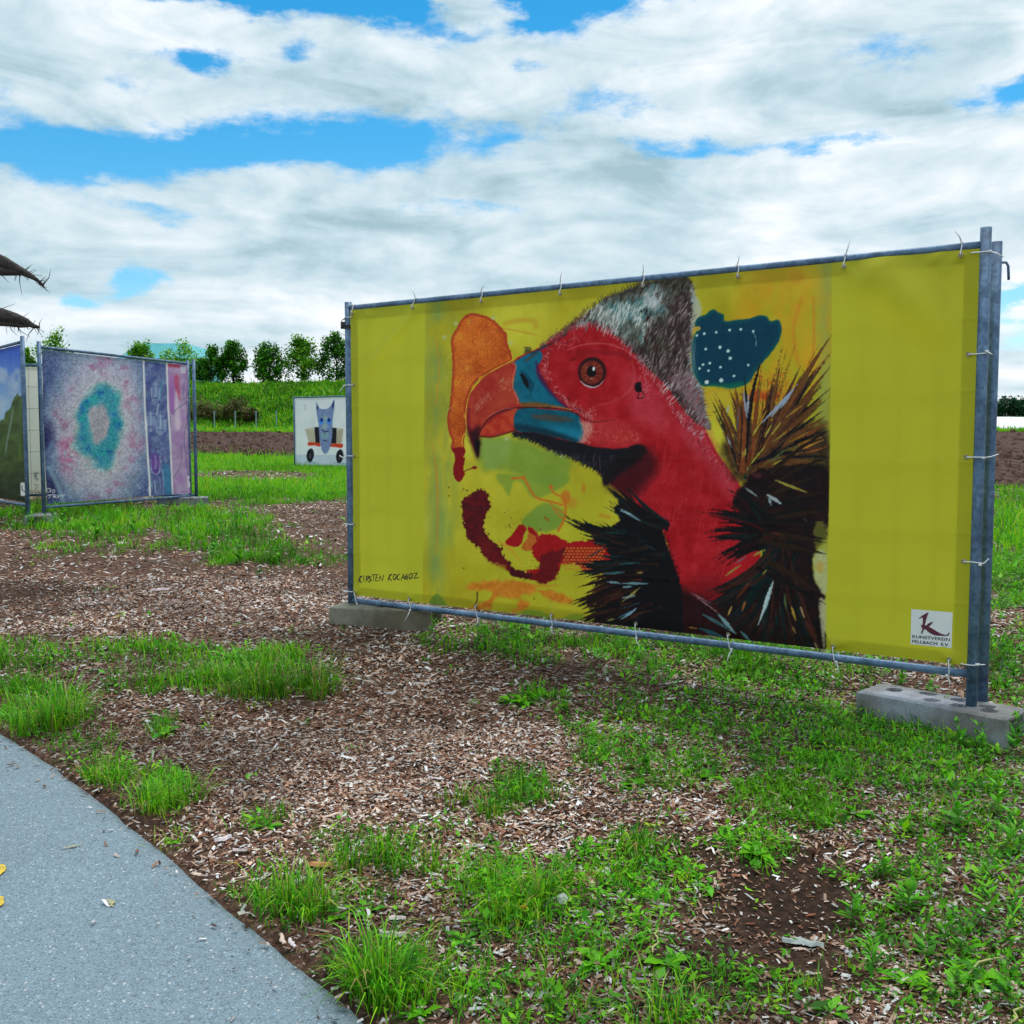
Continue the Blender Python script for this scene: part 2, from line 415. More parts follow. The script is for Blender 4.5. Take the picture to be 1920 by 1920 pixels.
# ------------------------------------------------------------------ ground, path, field, bank
def ellipse_mask(px, py, items):
    t = np.zeros(np.shape(px))
    for (cx, cy, rx, ry, s) in items:
        r = ((px - cx) / rx) ** 2 + ((py - cy) / ry) ** 2
        t = np.maximum(t, s * np.clip(1.35 - r * .95, 0, 1))
    return t
GRASS = [(120, 965, 120, 26, .9), (250, 985, 210, 36, .85), (400, 1000, 130, 36, .9), (500, 1032, 90, 32, .9), (170, 1020, 110, 26, .45),
         (60, 1240, 110, 32, .95), (250, 1235, 130, 36, .6), (330, 1262, 150, 36, .85), (480, 1268, 120, 50, 1), (590, 1278, 60, 26, .5),
         (50, 1335, 110, 58, 1), (180, 1400, 50, 38, .8), (200, 1440, 52, 28, .95), (305, 1482, 52, 46, .95), (318, 1582, 32, 22, .8),
         (312, 1372, 28, 15, .8), (500, 1537, 36, 22, .7), (515, 1690, 80, 50, .85), (690, 1605, 100, 48, .85), (720, 1840, 112, 74, .9),
         (770, 1590, 50, 30, .6), (960, 1485, 62, 34, .7), (1110, 1410, 34, 44, .7), (985, 1305, 52, 22, .6), (900, 1195, 120, 26, .65),
         (1150, 1212, 250, 34, .6), (1400, 1258, 250, 44, .75), (1450, 1350, 320, 92, .52), (1250, 1430, 130, 54, .6),
         (1300, 1335, 260, 60, .45), (1700, 1430, 260, 80, .6), (1480, 1512, 125, 46, 1), (1420, 1592, 62, 30, .7),
         (1050, 1720, 215, 115, .95), (950, 1650, 110, 62, 1), (1180, 1650, 125, 72, .85), (1000, 1865, 205, 84, .85), (1200, 1885, 130, 60, .5),
         (1800, 1600, 160, 140, .42), (1760, 1750, 175, 150, .5), (1850, 1880, 160, 84, .6), (1500, 1850, 150, 56, .28), (1330, 1862, 120, 70, .5),
         (500, 925, 190, 22, 1), (600, 866, 240, 18, 1), (1900, 1040, 70, 110, 1), (1890, 1270, 60, 100, .62), (620, 1030, 40, 30, .35),
         (720, 1700, 60, 24, .45), (640, 1400, 40, 20, .2), (860, 1560, 60, 20, .25)]
BARE = [(1480, 1670, 190, 100, 1), (1440, 1800, 210, 90, .9), (60, 1115, 100, 40, .8), (200, 1500, 60, 24, .9), (260, 1540, 60, 22, .7), (1350, 1600, 120, 40, .7),
        (620, 1850, 50, 50, .8), (1100, 1200, 300, 20, .8), (1250, 1560, 130, 30, .45)]
def cover(x, y):
    """grass cover 0..1 and bare-soil 0..1 at ground points"""
    z = terr(x, y); yy = np.maximum(y, 1.2)
    px, py = proj(x, yy, z)
    px0, py0 = px, py
    px = px + (fbm(x, y, .35, 21, 3) - .5) * 120; py = py + (fbm(x, y, .35, 27, 3) - .5) * 60
    g = ellipse_mask(px, py, GRASS); b = ellipse_mask(px, py, BARE)
    chips_far = ellipse_mask(px0 + (px - px0) * .3, py0 + (py - py0) * .12, [(480, 893, 130, 11, 1.2), (620, 975, 60, 14, 1)])
    far = np.clip((y - 15.5) / 3, 0, 1) * (1 - .8 * chips_far)
    out = (px < -60) | (px > 1990) | (y < 1.9)
    g2 = np.clip((fbm(x, y, .8, 33, 4) - .42) * 4, 0, .8)
    g = np.where(out, g2, g); g = np.maximum(g, far) * (1 - .85 * np.minimum(chips_far, 1))
    patch = np.clip((fbm(x, y, .30, 35, 4, .6) - .37) * 6, 0, 1.2)
    near = np.clip((15 - y) / 3, 0, 1); g = g * (1 - near * (1 - (.48 + .56 * patch))); g = np.clip(g, 0, 1)
    pd = path_side(x, y)
    return np.where(pd < .05, 0, g), np.where(out, 0, b)

def graded(lo, f0, f1, hi, step, grow=1.16):
    a = list(np.arange(f0, f1 + 1e-6, step)); s = step; v = a[-1]
    while v < hi: s *= grow; v += s; a.append(v)
    s = step; v = a[0]; pre = []
    while v > lo: s *= grow; v -= s; pre.append(v)
    return np.array(pre[::-1] + a)
def grid_faces(nr, nc):
    i = np.arange(nr - 1)[:, None] * nc + np.arange(nc - 1)[None, :]
    return np.stack([i, i + 1, i + nc + 1, i + nc], -1).reshape(-1, 4)

def build_ground():
    xs = graded(-900, -7, 4.6, 900, .085); ys = graded(-60, 1.4, 14, 1500, .085)
    X, Y = np.meshgrid(xs, ys); Z = gz(X, Y)
    g, b = cover(X, Y)
    cols = np.stack([np.clip(g * 1.0, 0, 1) * np.clip((Y - 9) / 8, .12, 1), b, 0 * g], -1).reshape(-1, 3)
    me = mesh_from('ground', np.stack([X, Y, Z], -1).reshape(-1, 3), grid_faces(len(ys), len(xs)), M['soil'], True, cols)
    put('ground', me, kind='structure')
build_ground()

def build_path():
    # resample the edge, offset the far side
    pts = []
    for i in range(len(EDGE) - 1):
        a = np.array(EDGE[i]); b = np.array(EDGE[i + 1]); n = max(2, int(np.linalg.norm(b - a) / .04))
        for k in range(n): pts.append(a + (b - a) * k / n)
    pts = np.array(pts)
    for _ in range(12): pts[1:-1] = (pts[:-2] + 2 * pts[1:-1] + pts[2:]) / 4
    t = np.gradient(pts, axis=0); t /= np.linalg.norm(t, axis=1)[:, None]
    nrm = np.stack([-t[:, 1], t[:, 0]], 1)             # towards the asphalt (left-near side)
    if path_side(*(pts[120] + nrm[120] * .3)) > 0: nrm = -nrm
    offs = np.array([0, .0, .04, .12, .3, .6, 1.0, 1.6, 2.3, 3.0, 3.2, 3.2]); dz = np.array([-.06, .004, .012, .014, .014, .014, .016, .018, .016, .012, .004, -.06])
    V = []
    for k, (o, d) in enumerate(zip(offs, dz)):
        q = pts + nrm * o
        if k < 3:
            q = q + nrm * (path_edge_wobble(pts[:, 0], pts[:, 1]))[:, None] * (1 if k < 2 else .7)
        V.append(np.concatenate([q, (terr(q[:, 0], q[:, 1]) + d)[:, None]], 1))
    V = np.array(V)
    me = mesh_from('path', V.reshape(-1, 3), grid_faces(len(offs), len(pts)), M['asphalt'], True)
    put('path', me, kind='structure')
    # worn yellow road paint lying on the asphalt
    def mark(px, py, rx, ry, seed, rag=.25):
        c = at_z(px, py, .06); c = at_z(px, py, float(terr(c[0], c[1])) + .02)
        mb = MB(); n = 22; rr = random.Random(seed); V = [(c[0], c[1], float(terr(c[0], c[1])) + .019)]
        for k in range(n):
            a = 2 * math.pi * k / n; r = 1 + rr.uniform(-rag, rag)
            x = c[0] + rx * r * math.cos(a); y = c[1] + ry * r * math.sin(a)
            V.append((x, y, float(terr(x, y)) + .0195))
        mb.add(V, [(0, 1 + k, 1 + (k + 1) % n) for k in range(n)])
        return mb
    for i, (px, py, rx, ry, sd_, lab) in enumerate([(-14, 1632, .028, .055, 1, 'yellow painted blob on the asphalt path, the one farther from the grass verge tussock'), (-16, 1692, .028, .045, 2, '')]):
        o = put('path_marking', mark(px, py, rx, ry, sd_, .08).mesh('path_marking', M['yellow_paint']), kind='structure')
build_path()

# near edge of the ploughed field runs obliquely, from far left to near right
FE = [(-60, 112), (-12.6, 43), (-5.4, 34.5), (0, 26.8), (8.2, 16.6), (14, 9.5), (40, -20)]
def field_near(x): return np.interp(x, [p[0] for p in FE], [p[1] for p in FE])
def build_field():
    # rows follow the near edge
    us = np.linspace(-13.5, 40, 240); vs = np.concatenate([np.linspace(0, 14, 90), np.linspace(14.4, 75, 90)])
    U, Vv = np.meshgrid(us, vs)
    y0 = field_near(U)
    y = y0 + (76 - y0) * (Vv / 75) ** 1.0
    y = np.where(y0 > 76, y0 + Vv * .01, y)
    x = U + 0 * y
    # fan out with distance so the far edge is wide
    x = x * (1 + (y - 16) / 60.0 * .9) + np.where(x < 0, (y - field_near(U)) * -.12, 0)
    n = (fbm(x, y, .35, 41, 4) - .5) * .16 + (fbm(x, y, .12, 47, 3) - .5) * .07
    z = terr(x, y) + .05 + n
    z = np.where((Vv < .01), terr(x, y) - .1, z)
    me = mesh_from('ploughed_field', np.stack([x, y, z], -1).reshape(-1, 3), grid_faces(len(vs), len(us)), M['field_soil'], True)
    put('ploughed_field', me, kind='structure')
    # clods
    n = 9000; xi = RS.randint(0, len(us), n); k = (RS.rand(n) ** 1.8 * (len(vs) - 1)).astype(int)
    cx = x[k, xi] + RS.normal(0, .12, n); cy = y[k, xi] + RS.normal(0, .12, n); cz = z[k, xi] + .02
    s = np.exp(RS.normal(-2.75, .45, n)) * np.clip(cy / 25, .8, 2.0)
    base = np.array([[1, 0, -.3], [-.5, .8, -.3], [-.5, -.8, -.3], [.35, .45, .55], [-.45, .1, .7], [.3, -.5, .5]])
    Fb = np.array([[0, 1, 3], [1, 4, 3], [1, 2, 4], [2, 5, 4], [2, 0, 5], [0, 3, 5], [3, 4, 5]])
    ang = RS.rand(n) * 6.28; c_, s_ = np.cos(ang), np.sin(ang)
    J = base[None] * (1 + RS.normal(0, .25, (n, 6, 1))) * s[:, None, None]
    VX = J[..., 0] * c_[:, None] - J[..., 1] * s_[:, None] + cx[:, None]; VY = J[..., 0] * s_[:, None] + J[..., 1] * c_[:, None] + cy[:, None]
    VZ = J[..., 2] * .8 + cz[:, None]
    V = np.stack([VX, VY, VZ], -1).reshape(-1, 3); Fc = (Fb[None] + (np.arange(n) * 6)[:, None, None]).reshape(-1, 3)
    put('soil_clods', mesh_from('soil_clods', V, Fc, M['clod']), kind='stuff', label='brown clods of turned earth lying over the ploughed field', cat='clods')
build_field()

# grassy embankment behind the field, trees along its crest
def bank_line(t):      # foot of the bank, t metres along it from the left
    x = -75 + t; y = 82 + .10 * (x + 25) * (x > -25); return x, y
def bank_h(x):
    return 4.4 * np.clip((16 - x) / 26, 0, 1) ** .8 * np.clip((x + 95) / 15, 0, 1)
def bank_z(x, d):      # d metres behind the foot
    h = bank_h(x); k = np.clip(d / 15.0, 0, 1); k = k * k * (3 - 2 * k) * .55 + k * .45
    fall = np.clip((d - 19) / 16, 0, 1)
    n = (fbm(x, d, 3.2, 51, 4) - .5) * .7 * np.clip(d / 3, 0, 1) + (fbm(x, d, .7, 57, 3) - .5) * .35 * np.clip(d / 2, 0, 1)
    return h * k * (1 - fall) + n * np.clip(h / 2, 0, 1)
def bank_pt(x, d):
    y = 82 + .10 * (x + 25) * (x > -25) + d
    return y, terr(x, y - d) + .06 + bank_z(x, d)
def build_bank():
    xs = np.linspace(-98, 18, 260); ds = np.linspace(-1.5, 38, 90)
    X, Dd = np.meshgrid(xs, ds); Y, Z = bank_pt(X, np.maximum(Dd, 0)); Y = Y + np.minimum(Dd, 0)
    Z = np.where(Dd < -.01, Z - .5, Z)
    me = mesh_from('embankment', np.stack([X, Y, Z], -1).reshape(-1, 3), grid_faces(len(ds), len(xs)), M['bank_grass'], True)
    put('embankment', me, kind='structure')
build_bank()

# ------------------------------------------------------------------ panel frames
class Frame:
    def __init__(s, A, B, flip=False):
        s.A = np.array(A, float); s.B = np.array(B, float); d = s.B - s.A; s.L = float(np.hypot(*d)); s.D = d / s.L
        s.N = np.array([s.D[1], -s.D[0]])
        if np.dot(s.N, (s.A + s.B) / 2) > 0: s.N = -s.N     # towards the camera
        if flip: s.N = -s.N
    def P(s, a, z, n=0.0):
        q = s.A + np.asarray(a)[..., None] * s.D + np.asarray(n)[..., None] * s.N
        z = np.broadcast_to(np.asarray(z, float), q.shape[:-1])
        return np.concatenate([q, z[..., None]], -1)
    def pix(s, px, py):
        r = ray(px, py); Mx = np.array([[s.D[0], -r[0]], [s.D[1], -r[1]]])
        a, t = np.linalg.solve(Mx, -s.A); return float(a), float(EYE + t * r[2])

def fence_panel(fr, zt, zb, ptop, pbot, label, wires=(14, 22), post_r=.0215, rail_r=.0165, hooks=(), group='mobile site fence panels'):
    e = empty('mesh_fence', tuple(fr.P(fr.L / 2, min(pbot))), label, 'fence panel', group)
    for s_, zt_, zb_ in ((0, ptop[0], pbot[0]), (fr.L, ptop[1], pbot[1])):
        mb = MB(); a = fr.P(s_, zb_); b = fr.P(s_, zt_)
        mb.tube([a, a + (b - a) * .33, a + (b - a) * .66, b], post_r, 20)
        # open pipe mouth with a dark bore
        me = mb.mesh('post', M['zinc'], True); put('post', me, e, tuple(a))
    for nm, z in (('top_rail', zt), ('bottom_rail', zb)):
        mb = MB(); mb.tube([fr.P(k * fr.L / 8 + (.012 if k == 0 else -.012 if k == 8 else 0), z) for k in range(9)], rail_r, 18)
        put(nm, mb.mesh(nm, M['zinc'], True), e, tuple(fr.P(fr.L / 2, z)))
    mb = MB(); nh, nv = wires
    for k in range(1, nh): mb.tube([fr.P(.0, zb + (zt - zb) * k / nh, -.004), fr.P(fr.L, zb + (zt - zb) * k / nh, -.004)], .0022, 5)
    for k in range(1, nv): mb.tube([fr.P(fr.L * k / nv, zb, -.0085), fr.P(fr.L * k / nv, zt, -.0085)], .0019, 5)
    o = put('wire_grid', mb.mesh('wire_grid', M['zinc']), e); o['kind'] = 'stuff'
    return e

FR0 = Frame((-.956, 6.049), (1.870, 4.106))
RT, RB = 2.123, .405
main = fence_panel(FR0, RT, RB, (2.158, 2.190), (.335, .225), 'galvanised steel fence panel that carries the big yellow bird banner', (6, 22))
# corner clamp on the left post and bent hook pin on the right one
mb = MB(); c = FR0.P(0, 2.055)
for k in range(2):
    zz = 2.01 + k * .012
    mb.tube([c * [1, 1, 0] + [.026 * math.cos(a), .026 * math.sin(a), zz] for a in np.linspace(0, 2 * math.pi, 17)], .006, 6, False)
mb.box(c + np.array([-.032, 0, -.03]), (.012, 0, 0), (0, .012, 0), (0, 0, .02))
put('clamp', mb.mesh('clamp', M['black_rubber'], True), main, tuple(c))

FR1 = Frame((1.952, 4.188), (.10, 7.15))
back = fence_panel(FR1, 2.07, .42, (2.150, 2.13), (.215, .33), 'bare fence panel angled back behind the yellow bird banner, bent pin at its post', (6, 22))
mb = MB(); c = FR1.P(0, 2.062)
mb.tube([c + [-.02, -.005, -.005], c + [.02, -.01, .005], c + [.035, -.012, .004], c + [.043, -.013, -.01], c + [.046, -.014, -.065]], .0055, 8)
put('hook_pin', mb.mesh('hook_pin', M['zinc'], True), back, tuple(c))

# ------------------------------------------------------------------ concrete feet
def foot_block(c, ang, ln, wd, ht, zb, label, mat, holes=True, handle=True):
    """concrete fence foot: chamfered slab with round sockets in its top and grip recesses at the ends"""
    import bmesh
    bm = bmesh.new()
    nx = 26; ny = 10
    hx, hy = ln / 2, wd / 2
    rr = random.Random(int(abs(c[0]) * 100))
    sock = [(k * ln, j * wd) for k, j in ((-.33, .08), (-.12, .26), (-.02, -.16), (.10, .22), (.16, -.20), (.30, .10), (.345, -.14))] if holes else []
    xs = np.linspace(-hx, hx, nx); ys_ = np.linspace(-hy, hy, ny)
    # build as grid top with sockets pushed down, plus walls
    xs = np.linspace(-hx, hx, 60); ys_ = np.linspace(-hy, hy, 20)
    X, Y = np.meshgrid(xs, ys_); Z = np.full(X.shape, ht)
    edge = np.minimum(hx - np.abs(X), hy - np.abs(Y)); Z -= np.where(edge < .006, .008, 0)
    for (sx, sy) in sock:
        Z = np.where(np.hypot(X - sx, Y - sy) < .028, ht - .035, Z)
    Z += (fbm(X + c[0] * 9, Y, .03, 71, 3) - .5) * .006
    V = np.stack([X, Y, Z], -1).reshape(-1, 3); Fc = [tuple(f) for f in grid_faces(20, 60).tolist()]
    V = V.tolist()
    # rim loop, counter-clockwise
    rim = [i for i in range(60)] + [60 * j + 59 for j in range(1, 20)] + [60 * 19 + i for i in range(58, -1, -1)] + [60 * j for j in range(18, 0, -1)]
    n = len(rim); levels = [ht * .85, ht * .5, ht * .2, -.03]; prev = rim
    for li, lv in enumerate(levels):
        cur = []
        for i in rim:
            x, y, _ = V[i]; k = 1 + .012 * (1 - lv / ht) + rr.uniform(-.004, .004)
            if handle and lv < ht * .55 and abs(y) < wd * .30 and hx - abs(x) < .002: x = x * .86
            cur.append(len(V)); V.append([x * k, y * k, lv])
        for a in range(n):
            Fc.append((prev[a], cur[a], cur[(a + 1) % n], prev[(a + 1) % n]))
        prev = cur
    V = np.array(V); ca, sa = math.cos(ang), math.sin(ang)
    W = np.stack([V[:, 0] * ca - V[:, 1] * sa + c[0], V[:, 0] * sa + V[:, 1] * ca + c[1], V[:, 2] + zb], 1)
    bm.free()
    return put('concrete_foot', mesh_from('concrete_foot', W, Fc, M[mat]), None, (c[0], c[1], zb), label, 'fence foot', 'concrete fence feet')
foot_block((1.785, 4.215), math.atan2(-.40, .375), .62, .225, .108, .166, 'pale grey concrete foot with round sockets holding two steel posts', 'concrete')
foot_block((-.735, 5.925), math.radians(-14), .62, .22, .105, .285, 'brown concrete foot under the post beside the handwritten name', 'concrete_brown')
foot_block((-4.30, 13.36), math.radians(12), .62, .22, .12, .50, 'grey concrete foot at the outer end of the nebula banner', 'concrete')
foot_block((-5.08, 11.02), math.radians(100), .46, .22, .11, .455, 'grey concrete foot below the two posts between nebula and mountain banners', 'concrete')

# ------------------------------------------------------------------ painter: prints are coloured point by point on the cloth itself
class Canvas:
    def __init__(s, PX, PY, base):
        s.sh = PX.shape; s.x = PX.ravel(); s.y = PY.ravel()
        s.c = np.empty((s.x.size, 3)); s.c[:] = base
    def sel(s, x0, y0, x1, y1): return np.flatnonzero((s.x > x0) & (s.x < x1) & (s.y > y0) & (s.y < y1))
    def blend(s, i, col, a):
        col = np.asarray(col, float); s.c[i] += (col - s.c[i]) * a[:, None]
    @staticmethod
    def smooth(pts, n=5, closed=True):
        p = np.array(pts, float); m = len(p); out = []
        for i in range(m if closed else m - 1):
            if closed: a, b, c, d = p[i - 1], p[i], p[(i + 1) % m], p[(i + 2) % m]
            else: a, b, c, d = p[max(i - 1, 0)], p[i], p[i + 1], p[min(i + 2, m - 1)]
            for k in range(n):
                t = k / n
                out.append(.5 * (2 * b + (c - a) * t + (2 * a - 5 * b + 4 * c - d) * t * t + (3 * b - a - 3 * c + d) * t ** 3))
        if not closed: out.append(p[-1])
        return np.array(out)
    def sdf(s, i, p):
        x = s.x[i]; y = s.y[i]; d = np.full(x.shape, 1e9); ins = np.zeros(x.shape, bool)
        for k in range(len(p)):
            ax, ay = p[k - 1]; bx, by = p[k]; dx, dy = bx - ax, by - ay
            t = np.clip(((x - ax) * dx + (y - ay) * dy) / (dx * dx + dy * dy + 1e-9), 0, 1)
            d = np.minimum(d, (ax + t * dx - x) ** 2 + (ay + t * dy - y) ** 2)
            if by != ay: ins ^= ((ay > y) != (by > y)) & (x < (bx - ax) * (y - ay) / (by - ay) + ax)
        d = np.sqrt(d); return np.where(ins, d, -d)
    def poly(s, pts, col, soft=1.2, jit=0, js=6, alpha=1.0, mott=0, ms=10, sm=5, seed=0, col2=None, edge=None, ew=4):
        p = s.smooth(pts, sm) if sm > 1 else np.array(pts, float)
        m = soft + jit + 2; i = s.sel(p[:, 0].min() - m, p[:, 1].min() - m, p[:, 0].max() + m, p[:, 1].max() + m)
        if not len(i): return
        d = s.sdf(i, p)
        if jit: d = d + (fbm(s.x[i], s.y[i], js, seed + 3, 3, .6) - .5) * 2 * jit
        a = np.clip(d / soft * .5 + .5, 0, 1); a = a * a * (3 - 2 * a) * alpha
        k = a > .004; i = i[k]; a = a[k]; d = d[k]
        c = np.empty((len(i), 3)); c[:] = col
        if col2 is not None:
            t = np.clip((fbm(s.x[i], s.y[i], ms, seed + 9, 4, .6) - .32) / .36, 0, 1)[:, None]; c = c * (1 - t) + np.array(col2, float) * t
        if mott: c = c + ((fbm(s.x[i], s.y[i], ms * .6, seed + 13, 4, .65) - .5) * 2 * mott)[:, None]
        if edge is not None:
            t = np.clip(1 - d / ew, 0, 1)[:, None]; c = c * (1 - t) + np.array(edge, float) * t
        s.blend(i, np.clip(c, 0, 255), a)
    def line(s, pts, w, col, alpha=1.0, sm=4, taper=(1, 1), jit=0, soft=.8, mott=0, tpk=1.7):
        p = s.smooth(pts, sm, False) if len(pts) > 2 else np.array(pts, float)
        n = len(p); wm = w + soft + jit
        i = s.sel(p[:, 0].min() - wm, p[:, 1].min() - wm, p[:, 0].max() + wm, p[:, 1].max() + wm)
        if not len(i): return
        x = s.x[i]; y = s.y[i]; d = np.full(x.shape, -1e9)
        for k in range(n - 1):
            ax, ay = p[k]; bx, by = p[k + 1]; dx, dy = bx - ax, by - ay
            t = np.clip(((x - ax) * dx + (y - ay) * dy) / (dx * dx + dy * dy + 1e-9), 0, 1)
            u = (k + t) / (n - 1); r = w * .5 * (taper[0] + (1 - taper[0]) * np.clip(u * 3, 0, 1)) * (taper[1] + (1 - taper[1]) * np.clip((1 - u) * tpk, 0, 1))
            d = np.maximum(d, r - np.hypot(ax + t * dx - x, ay + t * dy - y))
        if jit: d = d + (fbm(x, y, 4, 5, 2) - .5) * 2 * jit
        a = np.clip(d / soft + .5, 0, 1) * alpha; k = a > .004
        c = np.empty((k.sum(), 3)); c[:] = col
        if mott: c = c + ((fbm(x[k], y[k], 5, 17, 3) - .5) * 2 * mott)[:, None]
        s.blend(i[k], np.clip(c, 0, 255), a[k])
    def feather(s, b, t, bend, w, col, alpha=1.0, tp=(.5, .02), mott=14):
        b = np.array(b, float); t = np.array(t, float); d = t - b; nrm = np.array([-d[1], d[0]])
        q = [(1 - u) ** 2 * b + 2 * u * (1 - u) * (b + d * .5 + nrm * bend) + u * u * t for u in np.linspace(0, 1, 9)]
        s.line(q, w * 1.0, col, alpha, 1, tp, jit=.9, soft=1.0, mott=mott, tpk=2.1)
    def dots(s, pts, r, col, soft=1.0, alpha=1):
        for (x, y) in pts:
            i = s.sel(x - r - 2, y - r - 2, x + r + 2, y + r + 2)
            if len(i): s.blend(i, col, np.clip((r - np.hypot(s.x[i] - x, s.y[i] - y)) / soft + .5, 0, 1) * alpha)
    def ell(s, cx, cy, rx, ry, col, soft=1.0, alpha=1, mott=0):
        i = s.sel(cx - rx * 1.6 - 3, cy - ry * 1.6 - 3, cx + rx * 1.6 + 3, cy + ry * 1.6 + 3)
        if not len(i): return
        d = (1 - np.hypot((s.x[i] - cx) / rx, (s.y[i] - cy) / ry)) * min(rx, ry)
        c = np.empty((len(i), 3)); c[:] = col
        if mott: c = np.clip(c + ((fbm(s.x[i], s.y[i], 3, 19, 3) - .5) * 2 * mott)[:, None], 0, 255)
        s.blend(i, c, np.clip(d / soft + .5, 0, 1) * alpha)

def tr(ox, oy, k):
    return lambda *q: [(ox + q[i] / k, oy + q[i + 1] / k) for i in range(0, len(q), 2)]

def paint_bird(cv, fr_left, fr_right):
    """fr_left/right: pixel columns of the painted sheet inside the yellow cloth"""
    R = np.random.RandomState(3); rnd = random.Random(8)
    A = tr(820, 580, 4.8); B = tr(1080, 500, 4.8); C = tr(1240, 780, 4.175); Dq = tr(840, 880, 4.0); E5 = tr(1280, 600, 6.4)
    x, y = cv.x, cv.y
    # painted sheet: mustard ground with washes
    xl = 800 + (y - 600) * -.008; xr = 1563 - (y - 520) * .0165
    ins = np.clip((x - xl) / 2 + .5, 0, 1) * np.clip((xr - x) / 2 + .5, 0, 1)
    f1 = fbm(x, y, 120, 1, 5, .55); f2 = fbm(x * 1.6, y * .5, 60, 2, 4)
    w = np.array([184, 174, 40.]) + (f1 - .5)[:, None] * np.array([40, 44, 30.]) * 2.0
    gr = np.clip((f2 - .55) * 3.5, 0, 1) * np.clip(1 - np.abs(x - 825) / 60, 0, 1); w += (np.array([118, 150, 78]) - w) * (gr * .95)[:, None]
    gr = np.clip(1 - np.abs(x - xl - 22) / 26, 0, 1) * np.clip((fbm(x, y, 70, 4, 4) - .35) * 3, 0, 1); w += (np.array([124, 152, 80]) - w) * (gr * .9)[:, None]
    gr = np.clip(1 - np.abs(x - xr + 12) / 26, 0, 1); w += (np.array([150, 165, 88]) - w) * (gr * .7)[:, None]
    orr = np.clip(1.5 - 1.3 * np.hypot((x - 1475) / 120, (y - 660) / 190), 0, 1) * np.clip((fbm(x, y * .6, 45, 6, 4) - .28) * 3.2, 0, 1)
    w += (np.array([214, 150, 30]) - w) * (orr * .95)[:, None]
    yy = np.clip(1 - np.hypot((x - 1080) / 260, (y - 1010) / 190), 0, 1); w += (np.array([180, 178, 40]) - w) * (yy * .6)[:, None]
    cv.c += (w - cv.c) * ins[:, None]
    # green washes
    g = (122, 152, 55)
    cv.poly(A(390, 1180, 640, 1150, 900, 1220, 1180, 1330, 1190, 1480, 1100, 1600, 900, 1560, 700, 1480, 540, 1440, 420, 1440), g, 9, 5, 30, .85, 10, 30, seed=2)
    cv.poly(A(430, 1160, 560, 1200, 680, 1180, 640, 1330, 560, 1420, 470, 1440, 420, 1330), (138, 165, 85), 8, 4, 20, .6, 8, 20)
    cv.poly(A(560, 1480, 900, 1500, 1180, 1480, 1190, 1560, 900, 1700, 780, 1560, 700, 1560, 660, 1680, 600, 1580), g, 3, 2, 20, .75, 8, 30)
    cv.poly(A(880, 1800, 1000, 1740, 1140, 1800, 1160, 1900, 1000, 1990, 800, 1960, 780, 1900), g, 3, 2, 14, .85, 8, 30)
    cv.poly(Dq(640, 330, 760, 270, 870, 330, 860, 420, 740, 470, 600, 420, 570, 380), g, 2, 2, 14, .7, 8, 30)
    cv.poly(Dq(540, 1090, 600, 1050, 720, 1070, 780, 1110, 640, 1130), (118, 148, 45), 2, 2, 9, .8)
    cv.poly(Dq(860, 1120, 960, 1080, 1060, 1110, 1080, 1150, 920, 1150), (118, 148, 45), 2, 2, 9, .7)
    cv.poly([(805, 1135), (823, 1112), (842, 1140), (838, 1160), (806, 1158)], (100, 140, 45), 1.5, 1.5, 8, .85)
    for k in range(60):
        px_, py_ = rnd.uniform(802, 850), rnd.uniform(590, 1130)
        cv.line([(px_, py_), (px_ + rnd.uniform(-4, 4), py_ + rnd.uniform(20, 70))], rnd.uniform(3, 9), rnd.choice([(140, 155, 75), (150, 160, 60), (175, 160, 45), (120, 145, 70)]), .25, soft=4, taper=(.2, .2))
    cv.line([(822, 640), (826, 700), (820, 760)], 3, (200, 140, 40), .6, soft=2); cv.line([(815, 830), (822, 900), (824, 990), (820, 1040)], 4, (205, 135, 40), .7, soft=2, taper=(.2, .3))
    cv.line(A(580, 170, 700, 190, 900, 230), 3, (190, 130, 40), .6, soft=2); cv.line(A(620, 130, 760, 100, 880, 110, 900, 160), 9, (190, 140, 40), .5, soft=5)
    cv.line([(1505, 560), (1490, 620), (1500, 690)], 6, (205, 130, 35), .6, soft=4); cv.line([(1527, 560), (1528, 640), (1522, 690)], 5, (200, 125, 35), .55, soft=3); cv.ell(1497, 520, 14, 12, (200, 140, 40), 6, .5)
    # red-orange tangle behind the plumes
    for k in range(46):
        cx_, cy_ = rnd.uniform(1395, 1475), rnd.uniform(700, 800)
        a = rnd.uniform(0, 6.28); cv.line([(cx_, cy_), (cx_ + 22 * math.cos(a), cy_ + 9 * math.sin(a)), (cx_ + 30 * math.cos(a + .8), cy_ + 20 * math.sin(a + .8))], rnd.uniform(1.5, 5), rnd.choice([(190, 80, 25), (205, 120, 30), (170, 45, 25)]), .6, taper=(.3, .2))
    cv.poly(E5(280, 830, 420, 820, 640, 850, 900, 760, 1200, 760, 1260, 900, 1150, 1100, 900, 1200, 700, 1100, 420, 1050, 330, 1150, 260, 1050), (205, 150, 35), 12, 6, 20, .55, 12, 20)
    cv.poly(E5(330, 900, 540, 860, 620, 1000, 600, 1300, 440, 1250, 350, 1050), (195, 175, 45), 4, 3, 14, .8)
    cv.poly(E5(830, 860, 960, 840, 1180, 870, 1120, 960, 960, 960, 830, 980), (190, 70, 25), 6, 5, 12, .8, 20, 12)
